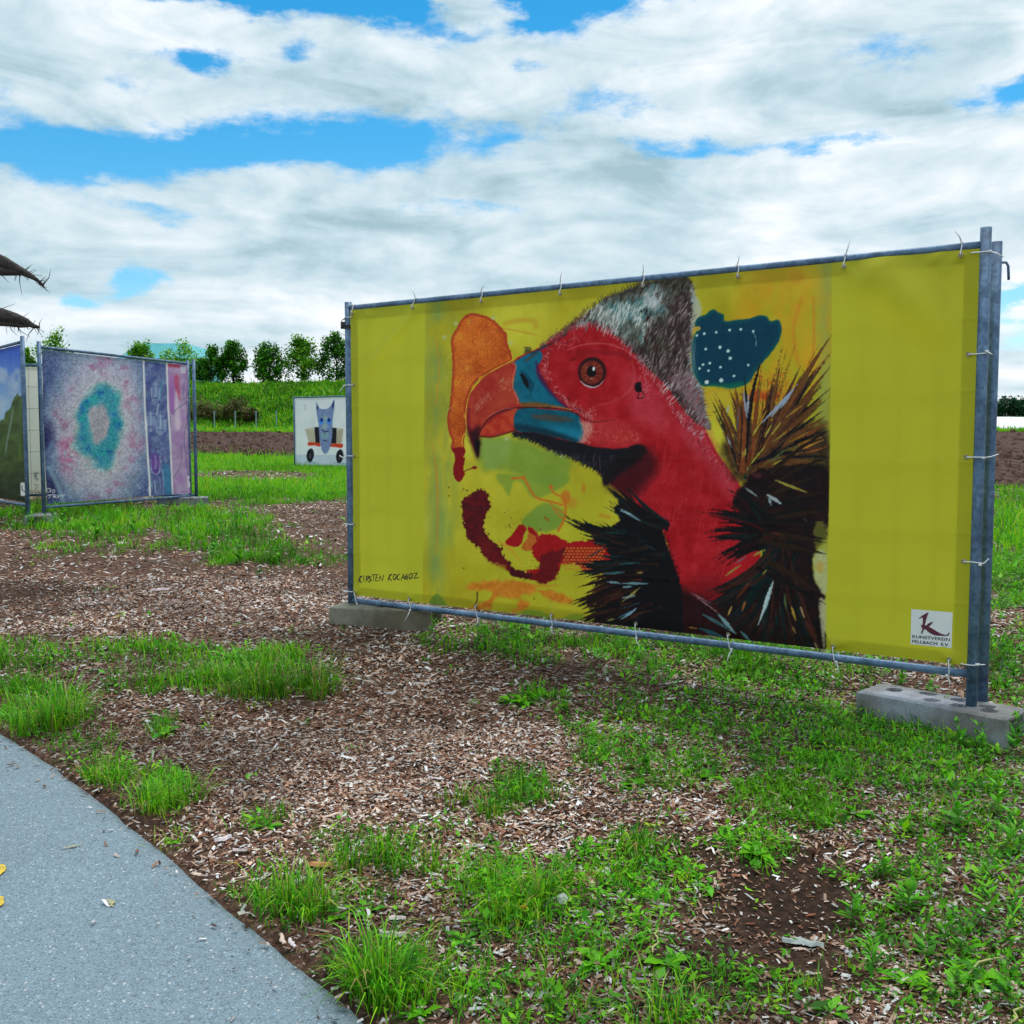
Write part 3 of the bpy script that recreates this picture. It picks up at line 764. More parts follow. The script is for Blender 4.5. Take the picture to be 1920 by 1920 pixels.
    # orange blob, rust rim, metallic grain
    blob = A(300, 40, 230, 90, 190, 170, 150, 230, 135, 300, 145, 400, 150, 520, 145, 640, 135, 760, 125, 880, 105, 960, 110, 1060, 130, 1130, 150, 1190, 145, 1260, 250, 1260, 255, 1190, 270, 1110, 275, 1020, 275, 900, 290, 800, 330, 700, 400, 620, 520, 550, 640, 490, 690, 465, 670, 380, 640, 300, 640, 230, 590, 170, 520, 100, 440, 60, 370, 42)
    cv.poly(blob, (206, 104, 32), 1.4, 1.2, 5, 1, 10, 50, 3, col2=(192, 84, 26), edge=(166, 44, 30), ew=6.5)
    i = cv.sel(846, 585, 966, 845); p = cv.smooth(blob, 3); d = cv.sdf(i, p); k = d > 5
    n_ = (R.rand(k.sum()) - .5) * 55 + (fbm(cv.x[i[k]], cv.y[i[k]], 30, 7, 4) - .5) * 70
    cv.c[i[k]] = np.clip(cv.c[i[k]] + n_[:, None] * np.array([1, .8, .4]), 0, 255)
    for q in A(285, 525, 185, 665, 300, 115, 215, 240, 405, 625, 270, 960, 345, 700): cv.ell(*q, 4, 5, (215, 150, 40), 1.5, .8); cv.ell(*q, 2, 2.4, (205, 105, 35), 1)
    cv.line(A(680, 390, 690, 450, 640, 485, 540, 535, 440, 600, 380, 660, 310, 760, 280, 860, 272, 960, 275, 1090, 250, 1140, 240, 1190, 245, 1230), 1.5, (225, 205, 40), .9)
    for q in A(75, 255, 178, 130, 515, 80, 670, 300, 640, 1165, 1135, 1320): cv.ell(*q, 4, 4, (180, 190, 130), 2.5, .7)
    for ya in (400, 560, 760, 880): cv.line(A(150, ya, 110, ya + 30, 100, ya + 80), 1.4, (190, 185, 110), .6)
    # drips and splashes
    mar = (72, 14, 22); red = (160, 18, 24)
    cv.poly(A(150, 1250, 255, 1245, 268, 1290, 252, 1330, 265, 1335, 260, 1390, 255, 1440, 265, 1480, 240, 1530, 215, 1555, 180, 1530, 160, 1470, 165, 1400, 178, 1350, 170, 1300), (132, 16, 20), 1, 1.2, 3, 1, 12, 6)
    cv.line(A(255, 1460, 300, 1440, 345, 1428), 2, (130, 20, 20)); cv.ell(*A(352, 1424)[0], 5, 3, (130, 20, 20))
    cv.poly(Dq(265, 148, 200, 172, 150, 205, 110, 260, 125, 330, 128, 420, 142, 480, 180, 540, 250, 600, 300, 670, 350, 700, 420, 715, 470, 770, 520, 800, 590, 800, 560, 762, 490, 740, 462, 680, 425, 640, 410, 580, 360, 540, 310, 500, 280, 440, 290, 370, 322, 310, 318, 220, 290, 170), mar, 1, 7.0, 5, 1, 8, 8, seed=4, col2=(96, 16, 22))
    cv.poly(Dq(250, 500, 330, 540, 390, 640, 460, 690, 480, 760, 420, 740, 330, 690, 260, 600), (120, 22, 24), 5, 4, 7, .6, 16, 7)
    cv.poly(Dq(440, 545, 500, 480, 550, 412, 600, 440, 578, 500, 560, 560, 500, 580), red, 1, 1.2, 4, 1, 8, 8)
    cv.poly(Dq(615, 436, 640, 434, 690, 495, 700, 560, 640, 610, 560, 592, 600, 520, 612, 470), (190, 95, 36), 1.2, 1.8, 4, .95, 24, 6)
    cv.poly(Dq(610, 440, 640, 436, 684, 490, 670, 500, 620, 470), red, 1, .8, 3)
    cv.poly(Dq(690, 500, 730, 480, 790, 490, 870, 530, 960, 550, 1060, 535, 1150, 500, 1260, 560, 1250, 700, 1160, 740, 1040, 770, 980, 718, 870, 705, 840, 760, 820, 800, 760, 845, 700, 850, 640, 825, 600, 805, 600, 765, 700, 740, 690, 690, 640, 620, 660, 560), (162, 20, 25), 1, 5.5, 6, 1, 12, 12, seed=6)
    cv.poly(Dq(700, 640, 840, 600, 890, 620, 830, 740, 820, 800, 760, 845, 690, 845, 620, 815, 600, 780, 690, 760), (96, 16, 22), 3, 7, 6, .9, 12, 7)
    cv.poly(Dq(480, 735, 600, 780, 640, 790, 600, 820, 500, 800), mar, 1, 5, 4)
    for gy in range(590, 770, 22):
        for gx in range(880, 1180, 26):
            if (gx - 860) + (gy - 560) > 70 and gy < 760 - (1180 - gx) * .05: cv.ell(840 + (gx + (gy // 22 % 2) * 13) / 4 + rnd.uniform(-.6, .6), 880 + gy / 4, 2.2, 1.8, (198, 130, 45), 1.3, .85)
    for k in range(70):
        a = rnd.uniform(0, 1); q = (lambda t: (870 + 45 * math.sin(t * 3) + t * 150, 925 + t * 150))(a); cv.ell(q[0] + rnd.gauss(0, 22), q[1] + rnd.gauss(0, 18), rnd.uniform(.5, 1.6), rnd.uniform(.5, 1.6), (90, 20, 20), .8, .8)
    orw = (204, 118, 34)
    cv.poly(Dq(150, 880, 240, 855, 430, 830, 560, 850, 860, 930, 940, 1000, 820, 985, 640, 930, 560, 960, 600, 1010, 520, 1080, 480, 1070, 550, 980, 420, 950, 350, 990, 300, 1040, 170, 1040, 290, 990, 330, 920, 200, 910), orw, 4, 9, 14, .9, 26, 10, seed=3)
    cv.poly(Dq(240, 920, 340, 925, 320, 970, 240, 975), (178, 172, 42), 2, 1.5, 6, .8)
    cv.line(Dq(440, 830, 640, 870, 860, 870), 6, orw, .7, soft=4, taper=(.4, .1)); cv.line(Dq(390, 540, 480, 600, 570, 710), 5, (205, 150, 40), .8, soft=2, taper=(.6, .2))
    cv.line(Dq(230, 920, 232, 980, 218, 1050), 2.4, (60, 35, 20), .9)
    v = (198, 112, 32)
    cv.line(A(690, 1525, 790, 1518, 830, 1580, 870, 1650, 920, 1700, 1040, 1730, 1140, 1760), 4.2, v, .95); cv.line(A(790, 1518, 800, 1500), 4, v); cv.ell(*A(1040, 1600)[0], 4, 3, v)
    cv.line(A(1035, 1580, 1060, 1650, 1130, 1680), 3.6, v, .95); cv.ell(*A(1170, 1690)[0], 9, 13, v, 4, .85, 10)
    cv.line(A(1160, 1690, 1170, 1780, 1160, 1880, 1100, 1990), 5, v, .9); cv.line(A(1040, 1750, 1090, 1830, 1140, 1880), 3, v, .8); cv.line(A(1080, 1790, 1150, 1830), 3, v, .8)
    cv.ell(*A(1330, 1610)[0], 4, 9, v, 3, .6); cv.ell(*A(1220, 1740)[0], 12, 10, v, 8, .4)
    cv.line(A(980, 1870, 1020, 1900), 3, (175, 70, 25), .8); cv.line(A(1480, 1850, 1560, 1870), 6, v, .5, soft=4)
    # ---- bird: neck and face
    cv.poly([(964, 678), (1020, 649), (1049, 626), (1091, 599), (1118, 588), (1165, 600), (1205, 640), (1245, 690), (1285, 725), (1310, 770), (1330, 815), (1351, 854), (1380, 894), (1400, 930), (1425, 1000), (1425, 1100), (1400, 1190), (1330, 1222), (1275, 1200), (1262, 1060), (1240, 985), (1202, 950), (1145, 905), (1120, 880), (1080, 850), (1000, 820), (972, 812), (972, 770), (968, 720)],
            (176, 26, 36), 1.4, 1.2, 5, 1, 16, 26, seed=5, col2=(162, 18, 28))
    # rosy lighter areas, darker shading under the jaw: all paint
    cv.poly([(1290, 760), (1320, 800), (1350, 860), (1385, 905), (1370, 930), (1330, 880), (1290, 840), (1270, 800)], (186, 58, 72), 18, 8, 16, .75, 12, 10)
    cv.poly([(1180, 700), (1230, 720), (1260, 770), (1250, 810), (1200, 790), (1180, 750)], (190, 62, 76), 14, 8, 14, .6, 14, 10)
    cv.poly([(1040, 800), (1110, 780), (1190, 800), (1200, 830), (1130, 835), (1085, 820)], (192, 66, 60), 12, 6, 10, .55, 18, 8)
    cv.poly([(1160, 905), (1200, 850), (1230, 860), (1225, 900), (1190, 930)], (120, 14, 24), 14, 6, 12, .6, 8, 10)
    cv.poly([(1270, 1120), (1330, 1080), (1400, 1120), (1380, 1200), (1300, 1215)], (110, 14, 22), 22, 8, 16, .7, 10, 10)
    for k in range(150):
        px_, py_ = rnd.uniform(1180, 1400), rnd.uniform(840, 1120)
        cv.line([(px_, py_), (px_ + rnd.uniform(6, 16), py_ - rnd.uniform(25, 60))], rnd.uniform(.7, 1.8), rnd.choice([(196, 60, 66), (140, 14, 24), (130, 12, 20), (200, 84, 84)]), .4, taper=(.2, .2)) if px_ > 1150 + (py_ - 840) * .35 and px_ < 1330 + (py_ - 840) * .35 else None
    # brow, eye socket, cheek lines
    cv.line(A(950, 330, 1090, 240, 1240, 170, 1300, 110), 9, (120, 70, 75), .6, jit=2.5, soft=3, taper=(.3, .3)); cv.line(A(960, 350, 1060, 300, 1180, 220), 6, (70, 36, 45), .7, jit=2.5, soft=2, taper=(.2, .2))
    cv.line(A(1180, 370, 1330, 320, 1520, 310, 1690, 360, 1800, 440, 1900, 520), 3, (205, 92, 92), .6, jit=1.2, soft=1.5); cv.line(A(1280, 400, 1450, 390, 1640, 400, 1740, 440), 9, (132, 16, 26), .55, soft=4)
    cv.line(A(1770, 480, 1790, 600, 1740, 740, 1600, 830, 1480, 860), 4, (196, 84, 92), .4, soft=3); cv.line(A(1200, 465, 1250, 450, 1300, 440), 4, (100, 20, 24), .7, soft=2, taper=(.3, .3))
    cv.line(A(1090, 300, 1200, 330, 1250, 290, 1240, 200), 3, (200, 90, 90), .5, soft=2)
    ex, ey = A(1410, 566)[0]
    cv.ell(ex, ey + 1, 30, 31, (140, 16, 26), 5, .6); cv.ell(ex, ey, 26.5, 28, (46, 16, 22), 1.5)
    cv.line([(ex - 22, ey + 16), (ex - 14, ey + 24), (ex, ey + 28.5), (ex + 13, ey + 25), (ex + 24, ey + 12)], 2.4, (222, 188, 192), .95, taper=(.2, .1))
    cv.ell(ex - .5, ey + 1, 21.5, 22, (112, 34, 24), 2, 1, 18)
    for k in range(44):
        a = k / 44 * 6.283; cv.line([(ex - 1 + 10 * math.cos(a), ey + 11 * math.sin(a)), (ex - 1 + 20 * math.cos(a), ey + 20 * math.sin(a))], 1.1, rnd.choice([(150, 60, 36), (84, 22, 18), (170, 92, 60)]), .6)
    cv.ell(ex - 1, ey - 1, 9, 10.5, (12, 8, 12), 1.2); cv.ell(ex + 3, ey - 6, 2.6, 3.6, (235, 232, 235), 1); cv.ell(ex - 1, ey + 12.5, 2, 1, (200, 150, 130), 1)
    cv.poly(A(1795, 672, 1820, 655, 1852, 655, 1850, 690, 1858, 742, 1805, 745, 1790, 710), (16, 12, 16), 1, .8, 3, sm=2)
    cv.line(A(1832, 740, 1825, 775, 1815, 800, 1865, 798, 1872, 770, 1850, 730), 2, (40, 14, 18))
    # crest of hair-like down
    cv.poly([(1075, 612), (1105, 588), (1132, 563), (1163, 549), (1197, 536), (1226, 528), (1263, 521), (1294, 521), (1303, 545), (1306, 575), (1300, 621), (1297, 673), (1305, 708), (1320, 735), (1324, 767), (1336, 804), (1318, 800), (1285, 770), (1255, 728), (1232, 704), (1205, 680), (1180, 650), (1150, 625), (1110, 606)],
            (78, 66, 62), 3, 4, 6, 1, 26, 10, seed=2, col2=(46, 34, 34))
    cv.poly([(1105, 596), (1140, 566), (1185, 550), (1235, 540), (1262, 545), (1255, 580), (1240, 605), (1215, 625), (1195, 650), (1170, 628), (1130, 605)], (160, 168, 158), 9, 8, 8, .72, 34, 8, col2=(104, 122, 116))
    cv.poly([(1140, 575), (1190, 560), (1230, 570), (1250, 585), (1215, 600), (1170, 600)], (70, 130, 135), 9, 7, 9, .6, 20, 8)
    cv.ell(1230, 557, 15, 22, (188, 192, 200), 9, .85, 10)
    cv.poly([(1292, 530), (1303, 545), (1318, 580), (1305, 612), (1295, 610), (1300, 570)], (176, 182, 160), 3, 2.5, 5, .9)
    cv.poly([(1258, 706), (1292, 694), (1316, 735), (1322, 770), (1334, 803), (1316, 792), (1298, 765), (1276, 735)], (170, 140, 148), 8, 8, 7, .6, 34, 7)
    crest = cv.smooth([(1085, 606), (1132, 563), (1197, 536), (1263, 521), (1300, 530), (1300, 621), (1297, 673), (1310, 715), (1328, 770), (1318, 795), (1270, 745), (1228, 692), (1165, 622)], 3)
    from_poly = []
    while len(from_poly) < 1150:
        q = (rnd.uniform(1080, 1332), rnd.uniform(520, 800)); c_ = False; j = len(crest) - 1
        for k in range(len(crest)):
            if (crest[k][1] > q[1]) != (crest[j][1] > q[1]) and q[0] < (crest[j][0] - crest[k][0]) * (q[1] - crest[k][1]) / (crest[j][1] - crest[k][1]) + crest[k][0]: c_ = not c_
            j = k
        if c_: from_poly.append(q)
    for (hx, hy) in from_poly:
        t = (hx - 1080) / 240; nz = float(fbm(np.array([hx]), np.array([hy]), 34, 77, 3)[0]); white = hx + hy * .55 + (nz - .5) * 150 < 1570 and hy < 655; pink = hy > 700
        if pink and (rnd.random() < .45 or hx < 1235 + (hy - 700) * .75): continue
        if white: cc = rnd.choice([(196, 202, 194), (170, 180, 172), (206, 206, 204)] if nz > .56 else [(84, 126, 126), (120, 150, 146), (170, 178, 168)] if nz > .46 else [(70, 68, 56), (52, 46, 40), (104, 104, 90)])
        elif pink: cc = rnd.choice([(196, 182, 186), (150, 110, 118), (110, 56, 66), (186, 160, 168), (70, 40, 44), (150, 50, 60)])
        else: cc = rnd.choice([(52, 36, 36), (40, 28, 28), (84, 66, 62), (120, 104, 98), (64, 44, 42), (158, 142, 140)])
        a = math.radians(250 - 12 * t + rnd.gauss(0, 16)) if not pink else math.radians(235 + rnd.gauss(0, 18))
        ln = rnd.uniform(8, 21)
        cv.line([(hx, hy), (hx + ln * math.cos(a) * .8, hy - ln * math.sin(a))], rnd.uniform(1.2, 3.0), cc, .85, taper=(.4, .1))
    for k in range(150):      # hair standing off the crown and the nape
        t = rnd.random(); q = cv.smooth([(1060, 625), (1085, 600), (1132, 562), (1197, 535), (1245, 524)], 12, False); q = q[int(t * (len(q) - 1))]
        cv.line([(q[0], q[1] + 3), (q[0] - rnd.uniform(0, 7), q[1] - rnd.uniform(3, 9))], 1.5, rnd.choice([(70, 66, 40), (110, 106, 84), (56, 50, 36)]), .75, taper=(.6, .1))
    for k in range(170):
        t = rnd.random(); q = cv.smooth([(1303, 540), (1303, 610), (1297, 670), (1306, 708), (1322, 745), (1332, 800)], 10, False); q = q[int(t * (len(q) - 1))]
        cv.line([(q[0] - 6, q[1] + rnd.uniform(-5, 5)), (q[0] + rnd.uniform(1, 8), q[1] - rnd.uniform(2, 9))], 1.5, rnd.choice([(180, 176, 178), (140, 124, 126), (96, 70, 72), (150, 190, 195)]), .7, taper=(.5, .1))
    for k in range(260):      # down creeping over the red skin
        t = rnd.random(); q = cv.smooth([(1080, 608), (1130, 606), (1175, 640), (1215, 685), (1250, 730), (1290, 790), (1325, 815)], 12, False); q = q[int(t * (len(q) - 1))]
        cv.line([(q[0] + rnd.gauss(0, 5), q[1] + rnd.gauss(0, 4)), (q[0] - rnd.uniform(1, 9), q[1] + rnd.uniform(5, 14))], rnd.uniform(.8, 1.7), rnd.choice([(206, 150, 156), (190, 110, 118), (120, 40, 48), (200, 190, 190)]), .65, taper=(.5, .1))
    for (pts_, n_, sp_, ccs) in ((A(940, 340, 1040, 270, 1150, 190, 1250, 120, 1330, 70), 150, 5, [(60, 30, 34), (40, 24, 26), (110, 60, 62), (196, 120, 120), (150, 100, 70)]), (A(1000, 400, 1100, 330, 1250, 290), 70, 6, [(200, 96, 98), (96, 22, 30), (206, 120, 120)]), (A(1130, 800, 1230, 880, 1330, 930, 1420, 960), 90, 7, [(70, 24, 30), (210, 140, 130), (200, 110, 104)]), (A(1340, 1040, 1380, 1110, 1340, 1190), 90, 8, [(214, 160, 148), (200, 90, 60), (206, 120, 96)]), (A(1450, 1090, 1600, 1160, 1800, 1150), 60, 12, [(200, 84, 60), (206, 100, 84), (140, 20, 28)]), (A(1880, 480, 1880, 640, 1900, 760), 50, 8, [(206, 120, 130), (196, 92, 104)]), ([(1290, 790), (1330, 850), (1375, 900)], 120, 10, [(206, 110, 120), (120, 30, 40), (196, 84, 96), (90, 24, 32)]), ([(1200, 900), (1290, 960), (1370, 1010)], 70, 40, [(90, 12, 20), (200, 60, 66), (120, 10, 20)])):
        q_ = cv.smooth(pts_, 10, False)
        for k in range(n_):
            b_ = q_[rnd.randrange(len(q_))]; x0, y0 = b_[0] + rnd.gauss(0, sp_ * .6), b_[1] + rnd.gauss(0, sp_ * .6); a = rnd.uniform(-2.6, -.6)
            cv.line([(x0, y0), (x0 + rnd.uniform(2, 6) * math.cos(a), y0 + rnd.uniform(2, 6) * math.sin(a))], rnd.uniform(.9, 2.2), rnd.choice(ccs), .7, taper=(.6, .2))
    # beak
    teal = (8, 92, 116)
    cv.poly(A(700, 490, 760, 440, 860, 390, 930, 375, 960, 420, 940, 480, 905, 520, 920, 600, 980, 680, 1050, 760, 1150, 870, 1230, 905, 960, 870, 850, 850, 750, 835, 690, 740, 700, 640, 720, 560), teal, 1.2, 1, 4, 1, 8, 12, col2=(10, 106, 130))
    cv.line(A(905, 480, 930, 590, 990, 690, 1080, 800, 1190, 890), 9, (58, 30, 78), .8, soft=4, taper=(.5, .3)); cv.line(A(900, 400, 860, 430, 810, 465), 5, (80, 62, 60), .7, soft=3)
    cv.line(A(860, 400, 930, 365, 990, 330), 5, (30, 60, 80), .8, jit=1, soft=2); cv.poly(A(755, 560, 790, 555, 850, 620, 870, 690, 850, 740, 800, 690, 770, 630), (4, 66, 88), 2.5, 1, 4, .8); cv.poly(A(760, 585, 790, 590, 830, 650, 835, 715, 800, 680, 780, 640), (10, 12, 14), 1.2, .8, 3); cv.line(A(845, 640, 880, 690, 850, 750), 3, (4, 58, 80), .8, soft=2)
    cv.poly(A(395, 1100, 440, 1000, 560, 910, 740, 870, 760, 920, 600, 960, 480, 1050, 420, 1140), (150, 34, 30), 1.5, 0)
    up = A(705, 490, 640, 490, 560, 530, 440, 600, 370, 680, 310, 760, 285, 850, 275, 960, 285, 1080, 320, 1200, 380, 1335, 395, 1250, 392, 1130, 430, 1050, 470, 990, 560, 930, 640, 900, 740, 880, 752, 830, 722, 760, 690, 700, 700, 600, 715, 540)
    cv.poly(up, (166, 40, 36), 1.1, .4, 4, 1, 10, 14, col2=(178, 60, 42))
    cv.poly(A(690, 560, 690, 700, 740, 840, 600, 870, 470, 940, 430, 900, 560, 800, 620, 640), (184, 72, 44), 9, 4, 9, .6, 10, 8)
    cv.poly(A(283, 1060, 330, 1090, 400, 1060, 396, 1250, 380, 1335, 320, 1200), (40, 10, 22), 8, 2, 6, .92); cv.poly(A(350, 1200, 396, 1180, 396, 1250, 380, 1332), (14, 8, 12), 3, .6, 3); cv.line(A(300, 900, 295, 1000, 310, 1090), 6, (120, 22, 34), .6, soft=4)
    for k in range(60):
        q = A(rnd.uniform(360, 500), 0)[0][0]; t = rnd.random(); x0, y0 = A(350 + 130 * t + rnd.gauss(0, 18), 930 - 170 * t + rnd.gauss(0, 14))[0]
        cv.line([(x0, y0), (x0 + rnd.uniform(2, 5), y0 - rnd.uniform(3, 8))], 1.4, rnd.choice([(206, 150, 124), (196, 120, 96), (186, 90, 70)]), .6, taper=(.3, .2))
    for k in range(34):
        x0, y0 = A(560 + 110 * rnd.random(), 740 - 110 * rnd.random())[0]; cv.line([(x0, y0), (x0 + 3, y0 - rnd.uniform(3, 8))], 1.3, (206, 140, 112), .5, taper=(.3, .2))
    cv.line(A(690, 480, 720, 520, 700, 590, 690, 700, 730, 790, 745, 850), 2.6, (206, 120, 100), .7, jit=.8)
    cv.poly(A(430, 1065, 560, 965, 660, 915, 732, 905, 728, 1085, 600, 1120, 480, 1150, 400, 1135), (180, 46, 32), 1.2, .5, 4, 1, 12, 9, col2=(192, 70, 40)); cv.line(A(400, 1140, 500, 1150, 620, 1120, 720, 1090), 3.5, (88, 20, 20), .8, soft=1.5)
    cv.poly(A(738, 905, 1000, 900, 1250, 935, 1310, 1010, 1330, 1100, 1285, 1195, 1100, 1155, 900, 1110, 722, 1085), (4, 78, 98), 1.2, .8, 4, 1, 8, 12, col2=(6, 94, 116)); cv.poly(A(860, 950, 1050, 945, 1240, 985, 1180, 1010, 960, 1000), (84, 64, 52), 4, 3, 8, .8, 16, 6); cv.poly(A(1000, 1050, 1200, 1060, 1310, 1090, 1290, 1170, 1150, 1130), (24, 128, 156), 9, 3, 8, .7, 10, 6); cv.poly(A(730, 1030, 900, 1060, 1100, 1110, 1280, 1185, 1100, 1160, 900, 1115, 725, 1085), (6, 44, 58), 4, 1.5, 6, .85)
    cv.poly(A(765, 842, 900, 838, 1060, 862, 1200, 905, 1000, 888, 850, 882, 770, 872), (126, 84, 42), 2, 1.5, 4, .95, 24, 5); cv.line(A(1060, 880, 1140, 890, 1220, 905), 3.4, (196, 96, 44), .8, soft=1.5)
    cv.poly(A(1290, 1010, 1400, 1030, 1400, 1100, 1330, 1200, 1280, 1195, 1320, 1100), (206, 150, 140), 5, 4, 5, .6, 24, 4)
    for k in range(120):
        t = rnd.random(); q = cv.smooth(A(970, 420, 960, 560, 1010, 680, 1110, 790, 1200, 870, 1290, 940, 1390, 1000), 10, False); q = q[int(t * (len(q) - 1))]
        cv.line([(q[0] + rnd.gauss(3, 4), q[1] + rnd.gauss(-3, 3)), (q[0] + rnd.gauss(3, 4) + 3, q[1] + rnd.gauss(-3, 3) + 3)], 1.2, rnd.choice([(214, 130, 128), (200, 100, 104), (96, 20, 30)]), .65)
    cv.line(A(395, 1130, 420, 1060, 470, 990, 560, 930, 640, 900, 740, 888, 1000, 886, 1200, 912, 1300, 965, 1400, 1012, 1500, 1010, 1625, 993), 2.4, (34, 10, 16), .95, taper=(.5, .3)); cv.line(A(470, 970, 560, 920, 640, 893, 730, 896), 1.3, (210, 130, 120), .6)
    # black bib with ragged fringe
    cv.poly(A(690, 1112, 900, 1112, 1100, 1165, 1280, 1200, 1400, 1232, 1560, 1252, 1700, 1250, 1830, 1212, 1890, 1262, 1830, 1350, 1700, 1440, 1620, 1510, 1520, 1570, 1490, 1480, 1400, 1425, 1290, 1365, 1190, 1315, 1080, 1280, 980, 1232, 880, 1178, 780, 1155), (18, 18, 26), 2, 2, 5, 1, 7, 6)
    edge = cv.smooth(A(690, 1118, 780, 1155, 880, 1178, 980, 1232, 1080, 1280, 1190, 1315, 1290, 1365, 1400, 1425, 1490, 1480, 1525, 1570), 14, False)
    for k in range(230):
        q = edge[rnd.randrange(len(edge))]; cv.line([(q[0] + 5, q[1] - 4), (q[0] - rnd.uniform(-4, 5), q[1] + rnd.uniform(2, 8))], 1.7, rnd.choice([(18, 20, 26), (24, 36, 40), (30, 24, 26)]), .9, taper=(1, .1))
    for k in range(110):
        q = A(rnd.uniform(1000, 1800), 0)[0][0]; t = (q - 1028) / 165; cv.line([(q, 842 + t * 10 + rnd.uniform(0, 50) * t), (q - 1.5, 846 + t * 10 + rnd.uniform(0, 54) * t)], 1.0, rnd.choice([(70, 70, 84), (110, 84, 92), (52, 40, 48)]), .45)
    for k in range(60):
        q = edge[-1] + (np.array(A(1880, 1270)[0]) - edge[-1]) * rnd.random(); cv.line([(q[0], q[1] - 6), (q[0] + rnd.uniform(2, 8), q[1] + rnd.uniform(2, 7))], 2, rnd.choice([(30, 14, 20), (70, 14, 24)]), .6, taper=(1, .1))
    for k in range(26): cv.line([(rnd.uniform(985, 1002), rnd.uniform(650, 662)), (rnd.uniform(985, 1000), rnd.uniform(652, 664))], 1.2, (60, 56, 40), .7)
    cv.poly([(1140, 905), (1165, 880), (1195, 850), (1222, 845), (1236, 872), (1215, 905), (1180, 935), (1160, 925)], (52, 10, 18), 16, 5, 10, .8, 8, 8)
    cv.poly(A(1520, 1565, 1560, 1400, 1700, 1290, 1860, 1240, 1890, 1275, 1800, 1390, 1660, 1490, 1590, 1560), (20, 14, 20), 7, 4, 7, .85, 6, 6)
    # ---- teal patch with white dots
    cv.poly(B(1110, 460, 1180, 432, 1210, 400, 1250, 388, 1290, 410, 1340, 440, 1352, 490, 1450, 482, 1560, 470, 1640, 442, 1720, 446, 1762, 492, 1830, 480, 1860, 540, 1850, 640, 1780, 760, 1680, 880, 1620, 960, 1560, 1050, 1480, 1080, 1380, 1095, 1300, 1075, 1150, 1075, 1095, 1010, 1060, 930, 1050, 820, 1055, 680, 1090, 580, 1078, 520), (4, 58, 80), 1.2, 1.2, 5, 1, 4, 20, edge=(2, 84, 84), ew=9)
    cv.poly(B(1160, 1060, 1300, 1060, 1420, 1050, 1540, 1030, 1480, 1080, 1380, 1095), (0, 100, 80), 4, 2, 6, .8); cv.poly(B(1070, 550, 1120, 540, 1125, 570, 1060, 590), (196, 160, 60), 1.2, .8, 3, .9)
    cv.dots(B(1100, 622, 1165, 605, 1272, 593, 1392, 573, 1492, 566, 1605, 585, 1177, 743, 1214, 870, 1153, 883, 1122, 918, 1202, 937, 1310, 906, 1560, 887, 1432, 985), 2.3, (190, 222, 226)); cv.dots(B(1305, 728, 1378, 760, 1398, 825), 3, (190, 222, 226)); cv.dots(B(1317, 1024, 1187, 1040), 3.7, (205, 222, 222)); cv.line(B(1605, 590, 1625, 640, 1632, 715), 1.1, (160, 200, 205), .7)
    for k in range(90):
        cv.line([(1298 + rnd.gauss(0, 4), rnd.uniform(620, 730)), (1302 + rnd.uniform(0, 6), rnd.uniform(620, 730))][:1] * 1 + [(1304 + rnd.gauss(0, 4), rnd.uniform(620, 730))], .9, (150, 150, 156), .12)
    # ---- plumes at the right shoulder
    blk = (16, 15, 20); br1 = (98, 60, 30); br2 = (74, 44, 30); olv = (92, 78, 34); rst = (128, 66, 30); dgr = (20, 44, 40)
    cv.poly(E5(480, 1500, 620, 1400, 900, 1300, 1300, 1250, 1600, 1250, 1740, 1300, 1740, 1900, 900, 1920, 640, 1900, 540, 1700), (44, 30, 22), 12, 6, 10, .9, 18, 10)
    tips = [(350, 940, .05, 30, blk), (410, 880, .06, 34, br2), (445, 960, .08, 26, rst), (575, 840, .10, 60, br2), (640, 790, .08, 56, br1), (720, 820, .08, 40, rst), (750, 670, .08, 52, blk), (968, 450, -.06, 48, blk), (1040, 640, .03, 14, br1), (1185, 530, .02, 70, br1), (1120, 720, .02, 60, (120, 46, 24)), (1230, 290, .01, 10, olv), (1370, 270, .01, 9, olv), (1435, 540, -.02, 60, br2), (1805, 175, -.04, 80, br1), (1802, 370, -.04, 50, rst), (1800, 540, -.05, 74, br1), (1690, 740, -.06, 80, br1), (1790, 820, -.06, 40, blk), (1780, 920, -.07, 60, olv), (1690, 960, -.07, 70, br1), (1700, 1090, -.09, 46, blk), (1740, 1150, -.08, 60, br1), (1760, 1230, -.08, 60, rst), (1775, 1330, -.10, 50, blk), (1700, 1400, -.12, 60, (150, 96, 30)), (1770, 1500, -.12, 50, br2), (1765, 1640, -.13, 54, blk), (1740, 1720, -.12, 40, olv), (1740, 1800, -.14, 50, blk)]
